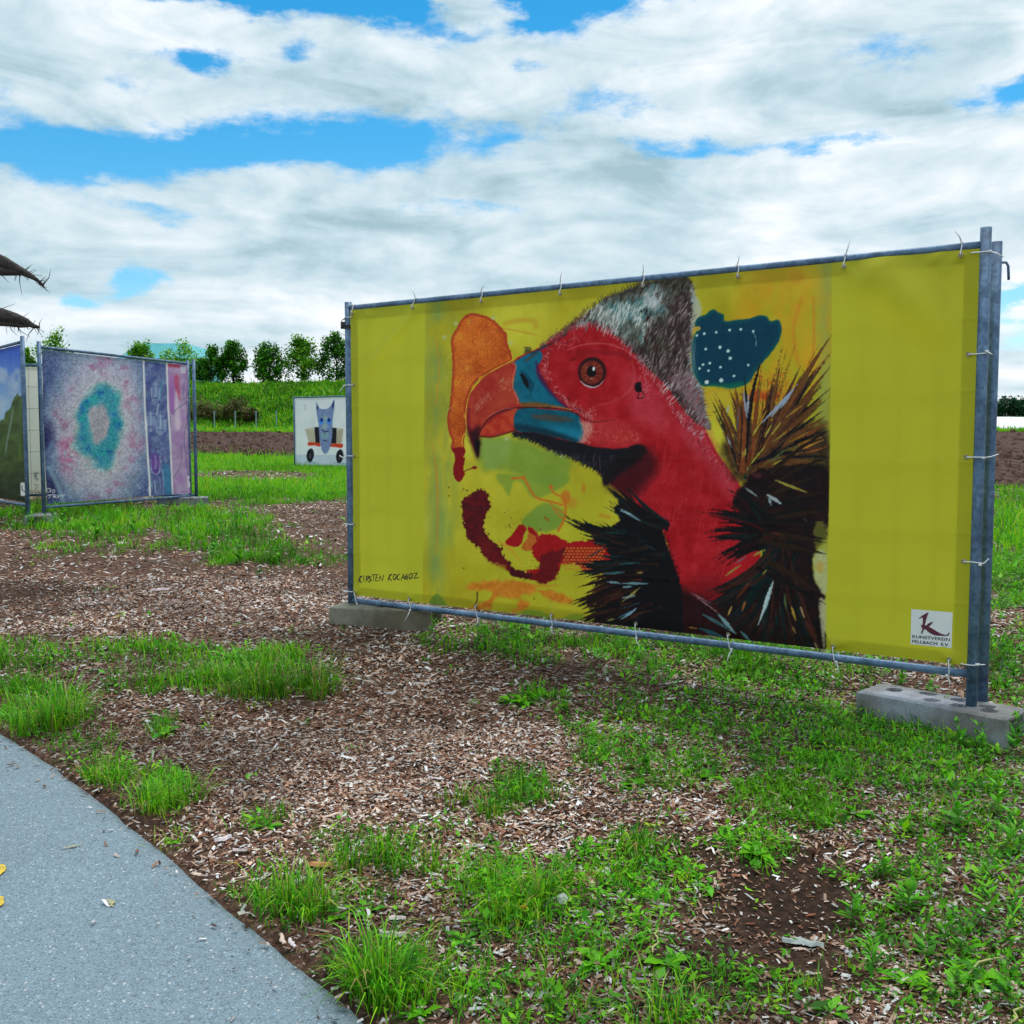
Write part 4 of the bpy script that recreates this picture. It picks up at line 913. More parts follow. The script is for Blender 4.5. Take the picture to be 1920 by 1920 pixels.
    for rep in range(3):
        for (tx, ty, bd, wd_, cc) in tips:
            jx, jy = (rnd.gauss(0, 26), rnd.gauss(0, 26)) if rep != 1 else (0, 0)
            bx, by = 800 + rnd.gauss(0, 50) + (tx - 1000) * .12, 1840 + rnd.gauss(0, 40)
            c2 = cc if rep == 1 else rnd.choice([blk, br2, br1, olv, blk, dgr] if rep == 0 else [br1, olv, rst, br2, br1, blk])
            k_ = rnd.uniform(.72, 1.0) if rep != 1 else 1
            t_ = (bx + (tx + jx - bx) * k_, by + (ty + jy - by) * k_)
            cv.feather(E5(bx, by)[0], E5(*t_)[0], bd + rnd.gauss(0, .015), wd_ / 6.4 * (1.35 if rep == 1 else 1.0), c2, .95, (.7, .03), 16)
            if rep == 1:
                for q in range(3): cv.feather(E5(bx + rnd.gauss(0, 20), by)[0], E5(bx + (tx - bx) * rnd.uniform(.7, .96) + rnd.gauss(0, 14), by + (ty - by) * rnd.uniform(.7, .96) + rnd.gauss(0, 14))[0], bd, 1.5, rnd.choice([blk, blk, (150, 110, 50), (60, 34, 22)]), .7, (.5, .1), 6)
    hl = (152, 168, 188); yel = (172, 164, 62)
    for (a, b_, w_, cc) in [((960, 1235), (1390, 770), 9, hl), ((1080, 1160), (1330, 850), 7, hl), ((1190, 1060), (1360, 800), 10, hl), ((785, 1170), (745, 850), 8, hl), ((790, 1140), (800, 900), 7, (170, 176, 190)), ((670, 1300), (690, 1050), 3, (70, 100, 130)), ((545, 1120), (570, 1010), 4, hl), ((600, 1530), (550, 1400), 4, hl), ((850, 1390), (950, 1235), 7, yel), ((930, 1270), (1020, 1080), 6, (186, 140, 44)), ((820, 1745), (1015, 1500), 6, yel), ((1080, 1745), (1430, 1590), 6, yel), ((1080, 1690), (1280, 1520), 6, (78, 92, 50)), ((1070, 1390), (1190, 1230), 5, yel), ((1000, 1400), (1080, 1260), 5, yel), ((1100, 1460), (1320, 1300), 4, (160, 140, 50)), ((1280, 1470), (1560, 1320), 5, (150, 120, 40)), ((760, 1640), (775, 1510), 4, yel), ((735, 1650), (740, 1580), 4, yel), ((520, 1400), (500, 1300), 5, (160, 130, 50)), ((795, 1800), (790, 1770), 4, (130, 150, 90)), ((690, 1600), (640, 1480), 4, (140, 90, 40)), ((1240, 1180), (1480, 1000), 5, (170, 130, 50)), ((1420, 1560), (1700, 1440), 7, (190, 130, 44)), ((1480, 1600), (1750, 1520), 6, (160, 84, 34))]:
        cv.feather(E5(*a)[0], E5(*b_)[0], rnd.uniform(-.03, .03), w_ / 1.9, cc, .92, (.3, .1), 14)
    # ---- dark plumage of the right side
    cv.poly(C(640, 545, 720, 450, 900, 400, 1310, 420, 1308, 900, 1210, 1060, 1200, 1250, 1290, 1400, 1255, 1500, 1278, 1850, 820, 1810, 600, 1730, 450, 1490, 560, 1350, 800, 1100, 900, 1000, 760, 880, 640, 760, 560, 680, 600, 600), (20, 13, 17), 4, 5, 8, 1, 9, 14, col2=(36, 16, 16))
    cv.poly(C(1225, 820, 1300, 860, 1300, 1000, 1230, 1040, 1200, 950), (160, 165, 60), 4, 4, 6, .5); cv.poly(C(1215, 1060, 1300, 1080, 1296, 1380, 1230, 1320, 1200, 1200), (180, 182, 130), 3, 3, 6, .9, 20, 8); cv.poly(C(1240, 1440, 1292, 1480, 1284, 1840, 1262, 1700), (176, 170, 140), 2, 2, 5, .8)
    cv.ell(*C(1250, 1180)[0], 8, 12, (200, 150, 50), 5, .5)
    dk = [(14, 10, 13), (32, 12, 14), (44, 16, 16), (16, 12, 14), (8, 26, 28), (12, 12, 16)]
    for (tx, ty) in [(310, 752), (330, 915), (350, 955), (400, 880), (560, 620), (500, 690), (580, 740), (430, 1135), (440, 1160), (520, 570), (350, 760), (560, 1060), (400, 1120)]:
        for q in range(6): cv.feather(C(950 + rnd.gauss(0, 40), 960 + rnd.gauss(0, 40))[0], C(tx + (0 if q == 0 else rnd.uniform(10, 120)), ty + (0 if q == 0 else rnd.gauss(0, 22)))[0], rnd.uniform(.06, .15), rnd.uniform(4, 8), (60, 14, 18) if q == 0 else rnd.choice(dk), .93, (.8, .03), 8)
    cv.poly(C(60, 1330, 240, 1380, 430, 1470, 600, 1600, 640, 1760, 300, 1720, 60, 1700), (34, 12, 16), 9, 6, 10, .95, 12, 10)
    for k in range(190):
        tx = rnd.uniform(330, 1280); ty = 1500 + 330 * min(1, max(0, (tx - 330) / 380)) + rnd.gauss(0, 25)
        if tx < 480: ty = rnd.uniform(1350, 1520)
        cv.feather(C(930 + rnd.gauss(0, 50), 1060 + rnd.gauss(0, 40))[0], C(tx, ty)[0], (-.14 if tx < 800 else .06) + rnd.gauss(0, .02), rnd.uniform(4, 9), rnd.choice(dk + [(8, 34, 34), (56, 28, 22)]), .85, (.5, .03), 8)
    for (tx, ty) in [(1310, 120), (1318, 320), (1310, 590), (1310, 740), (1306, 820), (1302, 965), (1302, 1080), (1300, 990), (1294, 1470), (1250, 1390), (1290, 620), (1280, 460)]:
        for q in range(2): cv.feather(C(850 + rnd.gauss(0, 40), ty * .55 + 380)[0], C(tx - q * 40, ty + rnd.gauss(0, 18) * q)[0], rnd.uniform(-.06, .0), rnd.uniform(6, 11), rnd.choice([(18, 16, 18), (20, 12, 14), (40, 26, 18)]), .95, (.8, .04), 6)
    for (a, b_, w_, cc) in [((885, 1290), (762, 1640), 9, (166, 188, 192)), ((860, 1340), (790, 1560), 8, (176, 196, 198)), ((450, 1545), (600, 1700), 9, (120, 160, 168)), ((330, 1550), (560, 1680), 8, (60, 100, 108)), ((310, 1660), (520, 1740), 10, (40, 92, 104)), ((360, 1720), (440, 1750), 10, (150, 175, 172)), ((630, 1680), (715, 1770), 6, (90, 140, 148)), ((835, 615), (955, 690), 9, (170, 186, 190)), ((850, 640), (870, 700), 5, (150, 170, 176)), ((665, 560), (770, 635), 5, (150, 160, 166)), ((900, 500), (1160, 600), 6, (160, 150, 60)), ((735, 1090), (830, 1040), 5, (150, 150, 66)), ((510, 1250), (630, 1165), 5, (150, 140, 60)), ((590, 1150), (680, 1095), 3, (60, 110, 110)), ((800, 1240), (835, 1200), 5, (140, 130, 56)), ((530, 1560), (560, 1480), 5, (190, 150, 80)), ((640, 1520), (670, 1440), 6, (150, 84, 40)), ((970, 1390), (990, 1520), 6, (80, 96, 56)), ((1025, 1490), (1060, 1600), 6, (176, 140, 56)), ((1095, 1490), (1130, 1590), 4, (190, 150, 110)), ((1030, 1640), (1060, 1700), 4, (150, 120, 56)), ((1200, 1760), (1240, 1840), 5, (160, 130, 100)), ((1130, 1590), (1240, 1800), 12, (70, 34, 26)), ((600, 1420), (720, 1270), 8, (84, 38, 22)), ((240, 1380), (420, 1480), 4, (130, 90, 100)), ((290, 1420), (480, 1560), 3, (150, 110, 116)), ((215, 1650), (290, 1660), 5, (160, 110, 50)), ((870, 910), (960, 930), 4, (90, 36, 24)), ((1120, 800), (1160, 830), 4, (56, 60, 50))]:
        cv.feather(C(*a)[0], C(*b_)[0], rnd.uniform(-.03, .03), w_ / 1.35, cc, .9, (.3, .12), 14)
    cv.ell(*C(760, 465)[0], 9, 5, (84, 36, 46), 4, .8, 16)
    # ---- left wing
    cv.poly(Dq(1212, 140, 1330, 222, 1450, 290, 1600, 430, 1660, 600, 1730, 780, 1762, 960, 1745, 1300, 1500, 1300, 1120, 1190, 1090, 1140, 1210, 1060, 1250, 980, 1180, 900, 1200, 780, 1250, 680, 1200, 600, 1270, 540, 1240, 430, 1300, 380, 1260, 300, 1290, 240), (13, 12, 18), 2, 3, 6, 1, 5, 14)
    wt = [(1212, 138), (1216, 230), (1183, 278), (880, 378), (995, 440), (1000, 480), (1080, 545), (955, 702), (945, 797), (975, 886), (1025, 932), (902, 1008), (985, 1030), (1000, 1058), (980, 1132), (1080, 1165), (1190, 600), (1100, 500), (1040, 400), (1120, 640), (1050, 820), (1120, 760), (1150, 1160)]
    for (tx, ty) in wt:
        for q in range(8):
            bx = min(tx + rnd.uniform(280, 460), 1660); by = ty + float(np.interp(ty, [138, 300, 450, 700, 900, 1160], [250, 150, 70, -10, -80, -130])) + rnd.gauss(0, 14)
            cv.feather(Dq(bx, by)[0], Dq(tx + (0 if q == 0 else rnd.uniform(5, 150)), ty + (0 if q == 0 else rnd.gauss(0, 20)))[0], rnd.uniform(-.13, -.05) if ty < 760 else rnd.uniform(.02, .11), rnd.uniform(4, 9), [(14, 34, 36), (12, 12, 18), (40, 24, 20), (12, 12, 18)][q % 4] if ty < 820 else [(40, 20, 18), (58, 30, 22), (12, 12, 18), (30, 14, 16)][q % 4], .95, (.9, .03), 6)
    for (a, b_, w_, cc) in [((1450, 385), (1290, 290), 6, (110, 150, 166)), ((1400, 340), (1300, 310), 4, (150, 180, 190)), ((1330, 768), (1150, 780), 6, (60, 110, 112)), ((1290, 850), (1195, 840), 5, (120, 160, 172)), ((1515, 855), (1290, 855), 6, (110, 150, 160)), ((1450, 700), (1300, 710), 5, (50, 84, 92)), ((1400, 876), (1290, 880), 4, (120, 160, 172)), ((1450, 880), (1300, 1000), 5, (164, 150, 80)), ((1410, 945), (1310, 965), 6, (130, 150, 150)), ((1420, 1040), (1300, 1125), 7, (130, 170, 190)), ((1380, 1060), (1250, 1130), 4, (60, 100, 116)), ((1470, 772), (1420, 776), 4, (150, 140, 70)), ((1250, 1120), (1190, 1135), 5, (140, 140, 80)), ((1200, 560), (1060, 540), 4, (20, 60, 56)), ((1180, 590), (1010, 680), 4, (16, 58, 60)), ((1330, 480), (1150, 470), 4, (16, 50, 52)), ((1560, 600), (1480, 560), 3, (40, 60, 66)), ((1340, 650), (1180, 640), 3, (24, 60, 64)), ((1300, 930), (1180, 960), 5, (66, 34, 24)), ((1450, 1000), (1290, 1050), 3, (30, 60, 70))]:
        cv.feather(Dq(*a)[0], Dq(*b_)[0], rnd.uniform(-.05, .05), w_ / 1.4, cc, .9, (.3, .1), 12)
    for k in range(60):
        t = rnd.random(); q = cv.smooth(Dq(1330, 222, 1450, 290, 1600, 430, 1660, 600, 1730, 780, 1762, 960), 12, False); q = q[int(t * (len(q) - 1))]
        cv.line([(q[0] - 4, q[1] + 2), (q[0] + rnd.uniform(2, 9), q[1] - rnd.uniform(0, 8))], 2, (24, 12, 18), .8, taper=(1, .1))
    for q in Dq(20, 197, 160, 158, 130, 740, 655, 968, 1690, 830, 1885, 312): cv.ell(*q, 1.4, 1.4, (50, 40, 20), .8)
    # keep plumes inside the sheet
    outm = np.clip((cv.x - xr) / 1.5 + .5, 0, 1)
    cv.c += (np.array([182, 180, 44]) - cv.c) * outm[:, None]

# ------------------------------------------------------------------ banners
ALB = 1.22
def cloth(fr, ss, zz, paint, base, relief, label, n0=.012, hem=.055, mat='banner_cloth', gain=None, group='printed art banners'):
    S, Z = np.meshgrid(ss, zz)
    pos = fr.P(S, Z, 0 * S); PX, PY = proj(pos[..., 0], pos[..., 1], pos[..., 2])
    cv = Canvas(PX, PY, base); paint(cv, S.ravel(), Z.ravel())
    n = n0 + relief(S, Z)
    V = fr.P(S, Z, n).reshape(-1, 3)
    cols = np.clip(lin(np.clip(cv.c, 0, 255)) * (gain or ALB), 0, .9)
    me = mesh_from('banner', V, grid_faces(len(zz), len(ss)), M[mat], True, cols)
    o = put('banner', me, None, tuple(fr.P((ss[0] + ss[-1]) / 2, zz[0])), label, 'banner', group)
    if hem:      # doubled-over edge sewn to the back
        hv = []; hf = []; hc = []
        s0, s1, z0, z1 = ss[0], ss[-1], zz[0], zz[-1]
        def strip(sa, za):
            b = len(hv); A_, Z_ = np.meshgrid(sa, za); nn = n0 + relief(A_, Z_) - .0035
            P = fr.P(A_, Z_, nn).reshape(-1, 3); hv.extend(P.tolist()); hf.extend((grid_faces(len(za), len(sa)) + b).tolist())
        e = .002
        strip(np.linspace(s0 + e, s1 - e, 160), np.linspace(z1 - hem, z1 - e, 4)); strip(np.linspace(s0 + e, s1 - e, 160), np.linspace(z0 + e, z0 + hem, 4))
        strip(np.linspace(s0 + e, s0 + hem, 4), np.linspace(z0 + hem + e, z1 - hem - e, 80)); strip(np.linspace(s1 - hem, s1 - e, 4), np.linspace(z0 + hem + e, z1 - hem - e, 80))
        cc = np.empty((len(hv), 3)); cc[:] = np.clip(lin(base) * ALB, 0, .9)
        put('hem', mesh_from('hem', np.array(hv), np.array(hf), M[mat], True, cc), o)
    return o, cv

TIES_T = [.035, .495, .961, 1.452, 1.916, 2.39, 2.864, 3.325]; TIES_B = [.035, .454, .922, 1.404, 1.89, 2.371, 2.854, 3.325]
S_OFF = .030      # banner starts this far in from the left post
ZB0, ZT0 = .440, 2.109
def seg_d(S, Z, a, b):
    dx, dz = b[0] - a[0], b[1] - a[1]; t = np.clip(((S - a[0]) * dx + (Z - a[1]) * dz) / (dx * dx + dz * dz), 0, 1)
    return np.hypot(a[0] + t * dx - S, a[1] + t * dz - Z), t
def relief0(S, Z):
    n = .006 * np.sin(math.pi * np.clip((S - S_OFF) / 3.36, 0, 1)) * np.sin(math.pi * np.clip((Z - ZB0) / 1.65, 0, 1))
    cr = []
    for (p, q, w, a) in [((1610, 480), (1835, 670), .075, .022), ((1745, 468), (1838, 560), .04, .007), ((1824, 668), (1740, 735), .03, .005), ((1600, 490), (1560, 640), .04, .004),
                         ((800, 570), (670, 715), .03, .006), ((700, 580), (668, 640), .03, .004), ((913, 566), (880, 640), .03, .004), ((1062, 548), (1040, 620), .03, .004),
                         ((1219, 535), (1220, 620), .03, .003), ((1398, 515), (1420, 600), .03, .004), ((1818, 1052), (1730, 1075), .03, .004), ((1816, 858), (1740, 880), .03, .004), ((1579, 1218), (1590, 1150), .03, .004), ((1380, 1196), (1385, 1140), .03, .003)]:
        a_ = FR0.pix(*p); b_ = FR0.pix(*q); d, t = seg_d(S, Z, a_, b_)
        k_ = np.clip(t * 5, 0, 1) * np.clip((1 - t) * 2.2, 0, 1); n = n + 2.7 * a * np.exp(-(d / (w * 1.25)) ** 2) * k_ * k_ * (3 - 2 * k_) * np.clip(np.minimum(S - S_OFF, S_OFF + 3.376 - S) / .13, 0, 1)
    rp = random.Random(12)
    for lst, zz_ in ((TIES_T, ZT0 - .022), (TIES_B, ZB0 + .02)):
        for s_ in lst:
            s_ = s_ + S_OFF - .01; n = n + .006 * np.exp(-(np.hypot(S - s_, Z - zz_) / .035) ** 2)
            for q in range(2):
                a_ = rp.uniform(-.9, .9); ln = rp.uniform(.12, .3); sg_ = -1 if zz_ > 1 else 1
                d, t = seg_d(S, Z, (s_, zz_), (s_ + ln * math.sin(a_), zz_ + sg_ * ln * math.cos(a_))); k_ = np.clip((1 - t), 0, 1)
                n = n + rp.uniform(.003, .006) * np.exp(-(d / (.014 + .02 * t)) ** 2) * k_ * k_
    # the cloth presses on the wires behind it: faint ridges
    kz = (Z - RB) / ((RT - RB) / 6); dz = np.abs(kz - np.round(kz)) * (RT - RB) / 6
    ks = S / (FR0.L / 22); ds = np.abs(ks - np.round(ks)) * FR0.L / 22
    n = n + .0016 * np.exp(-(dz / .008) ** 2) + .0009 * np.exp(-(ds / .007) ** 2) * (.3 + 1.2 * fbm(S, Z, .5, 81, 2))
    n = n + (fbm(S, Z, .6, 83, 3) - .5) * .010 + (fbm(S, Z * .5, .16, 85, 2) - .5) * .002
    return np.maximum(n, -.007)
sL = FR0.pix(793, 860)[0]; sR = FR0.pix(1566, 860)[0]
ss0 = np.concatenate([np.arange(S_OFF, sL, .011), np.arange(sL, sR + .02, .0041), np.arange(sR + .03, S_OFF + 3.378, .011), [S_OFF + 3.381]])
zz0 = np.linspace(ZB0, ZT0, 410)
def paint0(cv, S, Z):
    cv.c[:] = np.array([180, 182, 44.]) + (fbm(S, Z, .8, 87, 3) - .5)[:, None] * 8
    paint_bird(cv, 0, 0)
bird, _ = cloth(FR0, ss0, zz0, paint0, (182, 180, 44), relief0, 'large yellow banner painted with a red-headed vulture')

def ribbon(fr, strokes, w, n, col, mat):
    """hand lettering: flat strokes lying on the cloth; strokes in photo pixels"""
    V = []; Fc = []
    for st in strokes:
        p = np.array([fr.pix(*q) for q in st]); p = Canvas.smooth(p, 4, False) if len(p) > 2 else p
        t = np.gradient(p, axis=0); t /= np.linalg.norm(t, axis=1)[:, None] + 1e-9; nn = np.stack([-t[:, 1], t[:, 0]], 1)
        k = np.linspace(0, 1, len(p)); ww = (w / 2 * (.65 + .35 * np.sin(k * math.pi)))[:, None]
        a = p + nn * ww; b = p - nn * ww; base = len(V)
        for q in np.concatenate([a, b]): V.append(q)
        m = len(p)
        for i in range(m - 1): Fc.append((base + i, base + i + 1, base + m + i + 1, base + m + i))
    V = np.array(V); return mesh_from('lettering', fr.P(V[:, 0], V[:, 1], n(V[:, 0], V[:, 1])), np.array(Fc), mat)
def flat_poly(fr, pts, n, mat, name, sm=1):
    p = np.array([fr.pix(*q) for q in pts]);
    if sm > 1: p = Canvas.smooth(p, sm)
    P = fr.P(p[:, 0], p[:, 1], n(p[:, 0], p[:, 1]))
    me = bpy.data.meshes.new(name); me.from_pydata([tuple(v) for v in P.tolist()], [], [tuple(range(len(P)))]); me.update(); me.materials.append(mat); return me
simple('ink_black', [(.3, (.012, .012, .012)), (.7, (.02, .02, .02))], 20, .6)
simple('ink_maroon', [(.3, (.105, .012, .035)), (.7, (.12, .015, .04))], 20, .6)
simple('ink_white', [(.3, (.78, .79, .82)), (.7, (.84, .84, .86))], 20, .6)
front = lambda e: (lambda s, z: .012 + relief0(s, z) + e)
sg = tr(660, 1040, 9.6)
sign = [sg(150, 375, 130, 430, 110, 490), sg(192, 375, 130, 430, 175, 510), sg(215, 370, 200, 475), sg(262, 375, 242, 487), sg(250, 388, 300, 380, 292, 415, 256, 432), sg(256, 432, 312, 492), sg(352, 392, 312, 405, 325, 436, 345, 458, 302, 488), sg(350, 362, 432, 350), sg(395, 358, 376, 466), sg(440, 360, 416, 470), sg(438, 358, 478, 350), sg(430, 410, 466, 404), sg(416, 470, 470, 464), sg(502, 370, 486, 470), sg(502, 370, 546, 466), sg(546, 466, 570, 354),
        sg(685, 345, 668, 400, 648, 462), sg(730, 335, 670, 400, 716, 470), sg(770, 350, 744, 380, 744, 425, 765, 442, 790, 420, 796, 375, 782, 350, 764, 352), sg(866, 345, 826, 368, 814, 420, 832, 440, 866, 430), sg(886, 462, 932, 342), sg(932, 342, 950, 446), sg(890, 412, 958, 398), sg(1012, 345, 976, 372, 964, 420, 985, 434, 1005, 415, 1004, 390, 966, 392), sg(1066, 334, 1038, 365, 1038, 412, 1058, 425, 1084, 400, 1092, 355, 1076, 332, 1058, 338), sg(1112, 336, 1186, 320), sg(1186, 320, 1118, 420), sg(1118, 420, 1210, 405)]
for word in (sign[:16], sign[16:]): put('handwritten_word', ribbon(FR0, [[(a + 3, b) for a, b in st] for st in word], .0075, front(.0012), None, M['ink_black']), bird)['kind'] = 'stuff'
lg = tr(1680, 1120, 9.6)
logo = put('logo_patch', flat_poly(FR0, lg(290, 205, 1030, 265, 1012, 905, 275, 832), front(.0012), M['ink_white'], 'logo_patch'), bird); tag(logo, 'small white square with a maroon letter k')
put('emblem', flat_poly(FR0, lg(600, 255, 575, 330, 555, 400, 530, 495, 560, 495, 600, 460, 640, 440, 682, 428, 660, 465, 630, 495, 604, 520, 680, 560, 760, 610, 830, 648, 900, 665, 936, 664, 955, 630, 976, 620, 970, 668, 938, 686, 860, 687, 740, 680, 660, 655, 590, 610, 540, 560, 512, 580, 486, 647, 462, 640, 490, 560, 470, 520, 458, 485, 490, 490, 500, 400, 490, 350, 432, 382, 424, 370, 500, 310), front(.0024), M['ink_maroon'], 'emblem'), logo)
def text_on(fr, txt, p0, p1, hpx, n, mat, parent, weight=.01):
    cu = bpy.data.curves.new('t', 'FONT'); cu.body = txt; cu.size = 1; cu.offset = weight; cu.resolution_u = 3
    ob = bpy.data.objects.new('t', cu); link(ob); bpy.context.view_layer.update()
    me = bpy.data.meshes.new_from_object(ob.evaluated_get(bpy.context.evaluated_depsgraph_get())); bpy.data.objects.remove(ob)
    v = np.empty(len(me.vertices) * 3, np.float32); me.vertices.foreach_get('co', v); v = v.reshape(-1, 3)
    a = np.array(fr.pix(*p0)); b = np.array(fr.pix(*p1)); h = abs(fr.pix(p0[0], p0[1] - hpx)[1] - a[1])
    x = (v[:, 0] - v[:, 0].min()) / (np.ptp(v[:, 0])); y = v[:, 1] / .7 * h
    S = a[0] + (b[0] - a[0]) * x; Z = a[1] + (b[1] - a[1]) * x + y
    P = fr.P(S, Z, n(S, Z)); me.vertices.foreach_set('co', P.astype(np.float32).ravel()); me.materials.clear(); me.materials.append(mat); me.update()
    return put('lettering', me, parent)
text_on(FR0, 'KUNSTVEREIN', lg(308, 718)[0], lg(982, 780)[0], 5.6, front(.0024), M['ink_black'], logo, .014)
text_on(FR0, 'FELLBACH  E.V.', lg(305, 806)[0], lg(972, 872)[0], 5.6, front(.0024), M['ink_black'], logo, .014)

# eyelets and cable ties
def ring_mesh(name, c, u, w, r, t, mat, n=14):
    mb = MB(); c = np.array(c, float)
    mb.tube([c + r * (math.cos(a) * u + math.sin(a) * w) for a in np.linspace(0, 2 * math.pi, n + 1)], t, 6, False); return mb.mesh(name, mat, True)
def tie(fr, s, ze, rail_c, rail_r, axis, rnd, tail=.075, thick=.0026):
    """loop from the eyelet round the rail (axis 'h') or post ('v'), with its loose tail"""
    mb = MB(); n = fr.N; N3 = np.array([n[0], n[1], 0]); D3 = np.array([fr.D[0], fr.D[1], 0]); Z3 = np.array([0, 0, 1.])
    P0 = fr.P(s, ze, .012 + float(relief0(np.array(s), np.array(ze))) + .004) if fr is FR0 else fr.P(s, ze, .016)
    if axis == 'h':
        c = fr.P(s, rail_c, 0.0); up = 1 if rail_c > ze else -1; A_ = Z3 * up; side = D3
    else:
        c = fr.P(rail_c, ze, 0.0); up = 1 if rail_c > s else -1; A_ = D3 * up; side = Z3
    r = rail_r + .003; sk = rnd.uniform(-.012, .012)
    pts = [P0, P0 + N3 * .006 + A_ * .008]
    for a in np.linspace(-10, 180, 9):
        a = math.radians(a); pts.append(c + r * (math.cos(a) * N3 + math.sin(a) * A_) + side * sk * (a / 3.2))
    pts += [fr.P(s, ze, -.006) if axis == 'h' else fr.P(s, ze, -.006), P0]
    mb.tube(pts, thick, 5, False)
    h = c + r * N3 * .75 + A_ * r * .8 + side * sk
    mb.box(h, N3 * .004, side * .0045, A_ * .006)
    d = A_ * rnd.uniform(.6, 1) + side * rnd.uniform(-.5, .5) + N3 * rnd.uniform(-.1, .3); d /= np.linalg.norm(d)
    mb.tube([h, h + d * tail * .5, h + d * tail + side * rnd.uniform(-.012, .012)], [thick * 1.2, thick * 1.1, thick * .8], 5)
    return mb.mesh('cable_tie', M['plastic_white'], True)
rt = random.Random(4); e3 = np.array([FR0.D[0], FR0.D[1], 0]); z3 = np.array([0, 0, 1.])
for row, zc, lst in ((ZT0 - .022, RT, TIES_T), (ZB0 + .02, RB, TIES_B)):
    for s_ in lst:
        s_ += S_OFF - .01; c = FR0.P(s_, row, .012 + float(relief0(np.array(s_), np.array(row))) + .002)
        put('eyelet', ring_mesh('eyelet', c, e3, z3, .0075, .0028, M['brass']), bird, tuple(c))
        put('cable_tie', tie(FR0, s_, row, zc, .0165, 'h', rt, rt.uniform(.035, .06) if zc > 1 else rt.uniform(.03, .07)), bird, tuple(c))
for px_, post, ys_ in ((668, 0.0, (595, 722, 855, 983, 1109)), (1822, FR0.L, (476, 665, 857, 1052, 1243))):
    for k, y_ in enumerate(ys_):
        s_, z_ = FR0.pix(px_ - (y_ - 480) * .024 if post else px_ - 2, y_)
        if 0 < k < 4 or True:
            c = FR0.P(s_, z_, .012 + float(relief0(np.array(s_), np.array(z_))) + .002)
            if 0 < k < 4: put('eyelet', ring_mesh('eyelet', c, e3, z3, .0075, .0028, M['brass']), bird, tuple(c))
            put('cable_tie', tie(FR0, s_, z_, post, .0215, 'v', rt, rt.uniform(.02, .06)), bird, tuple(c))

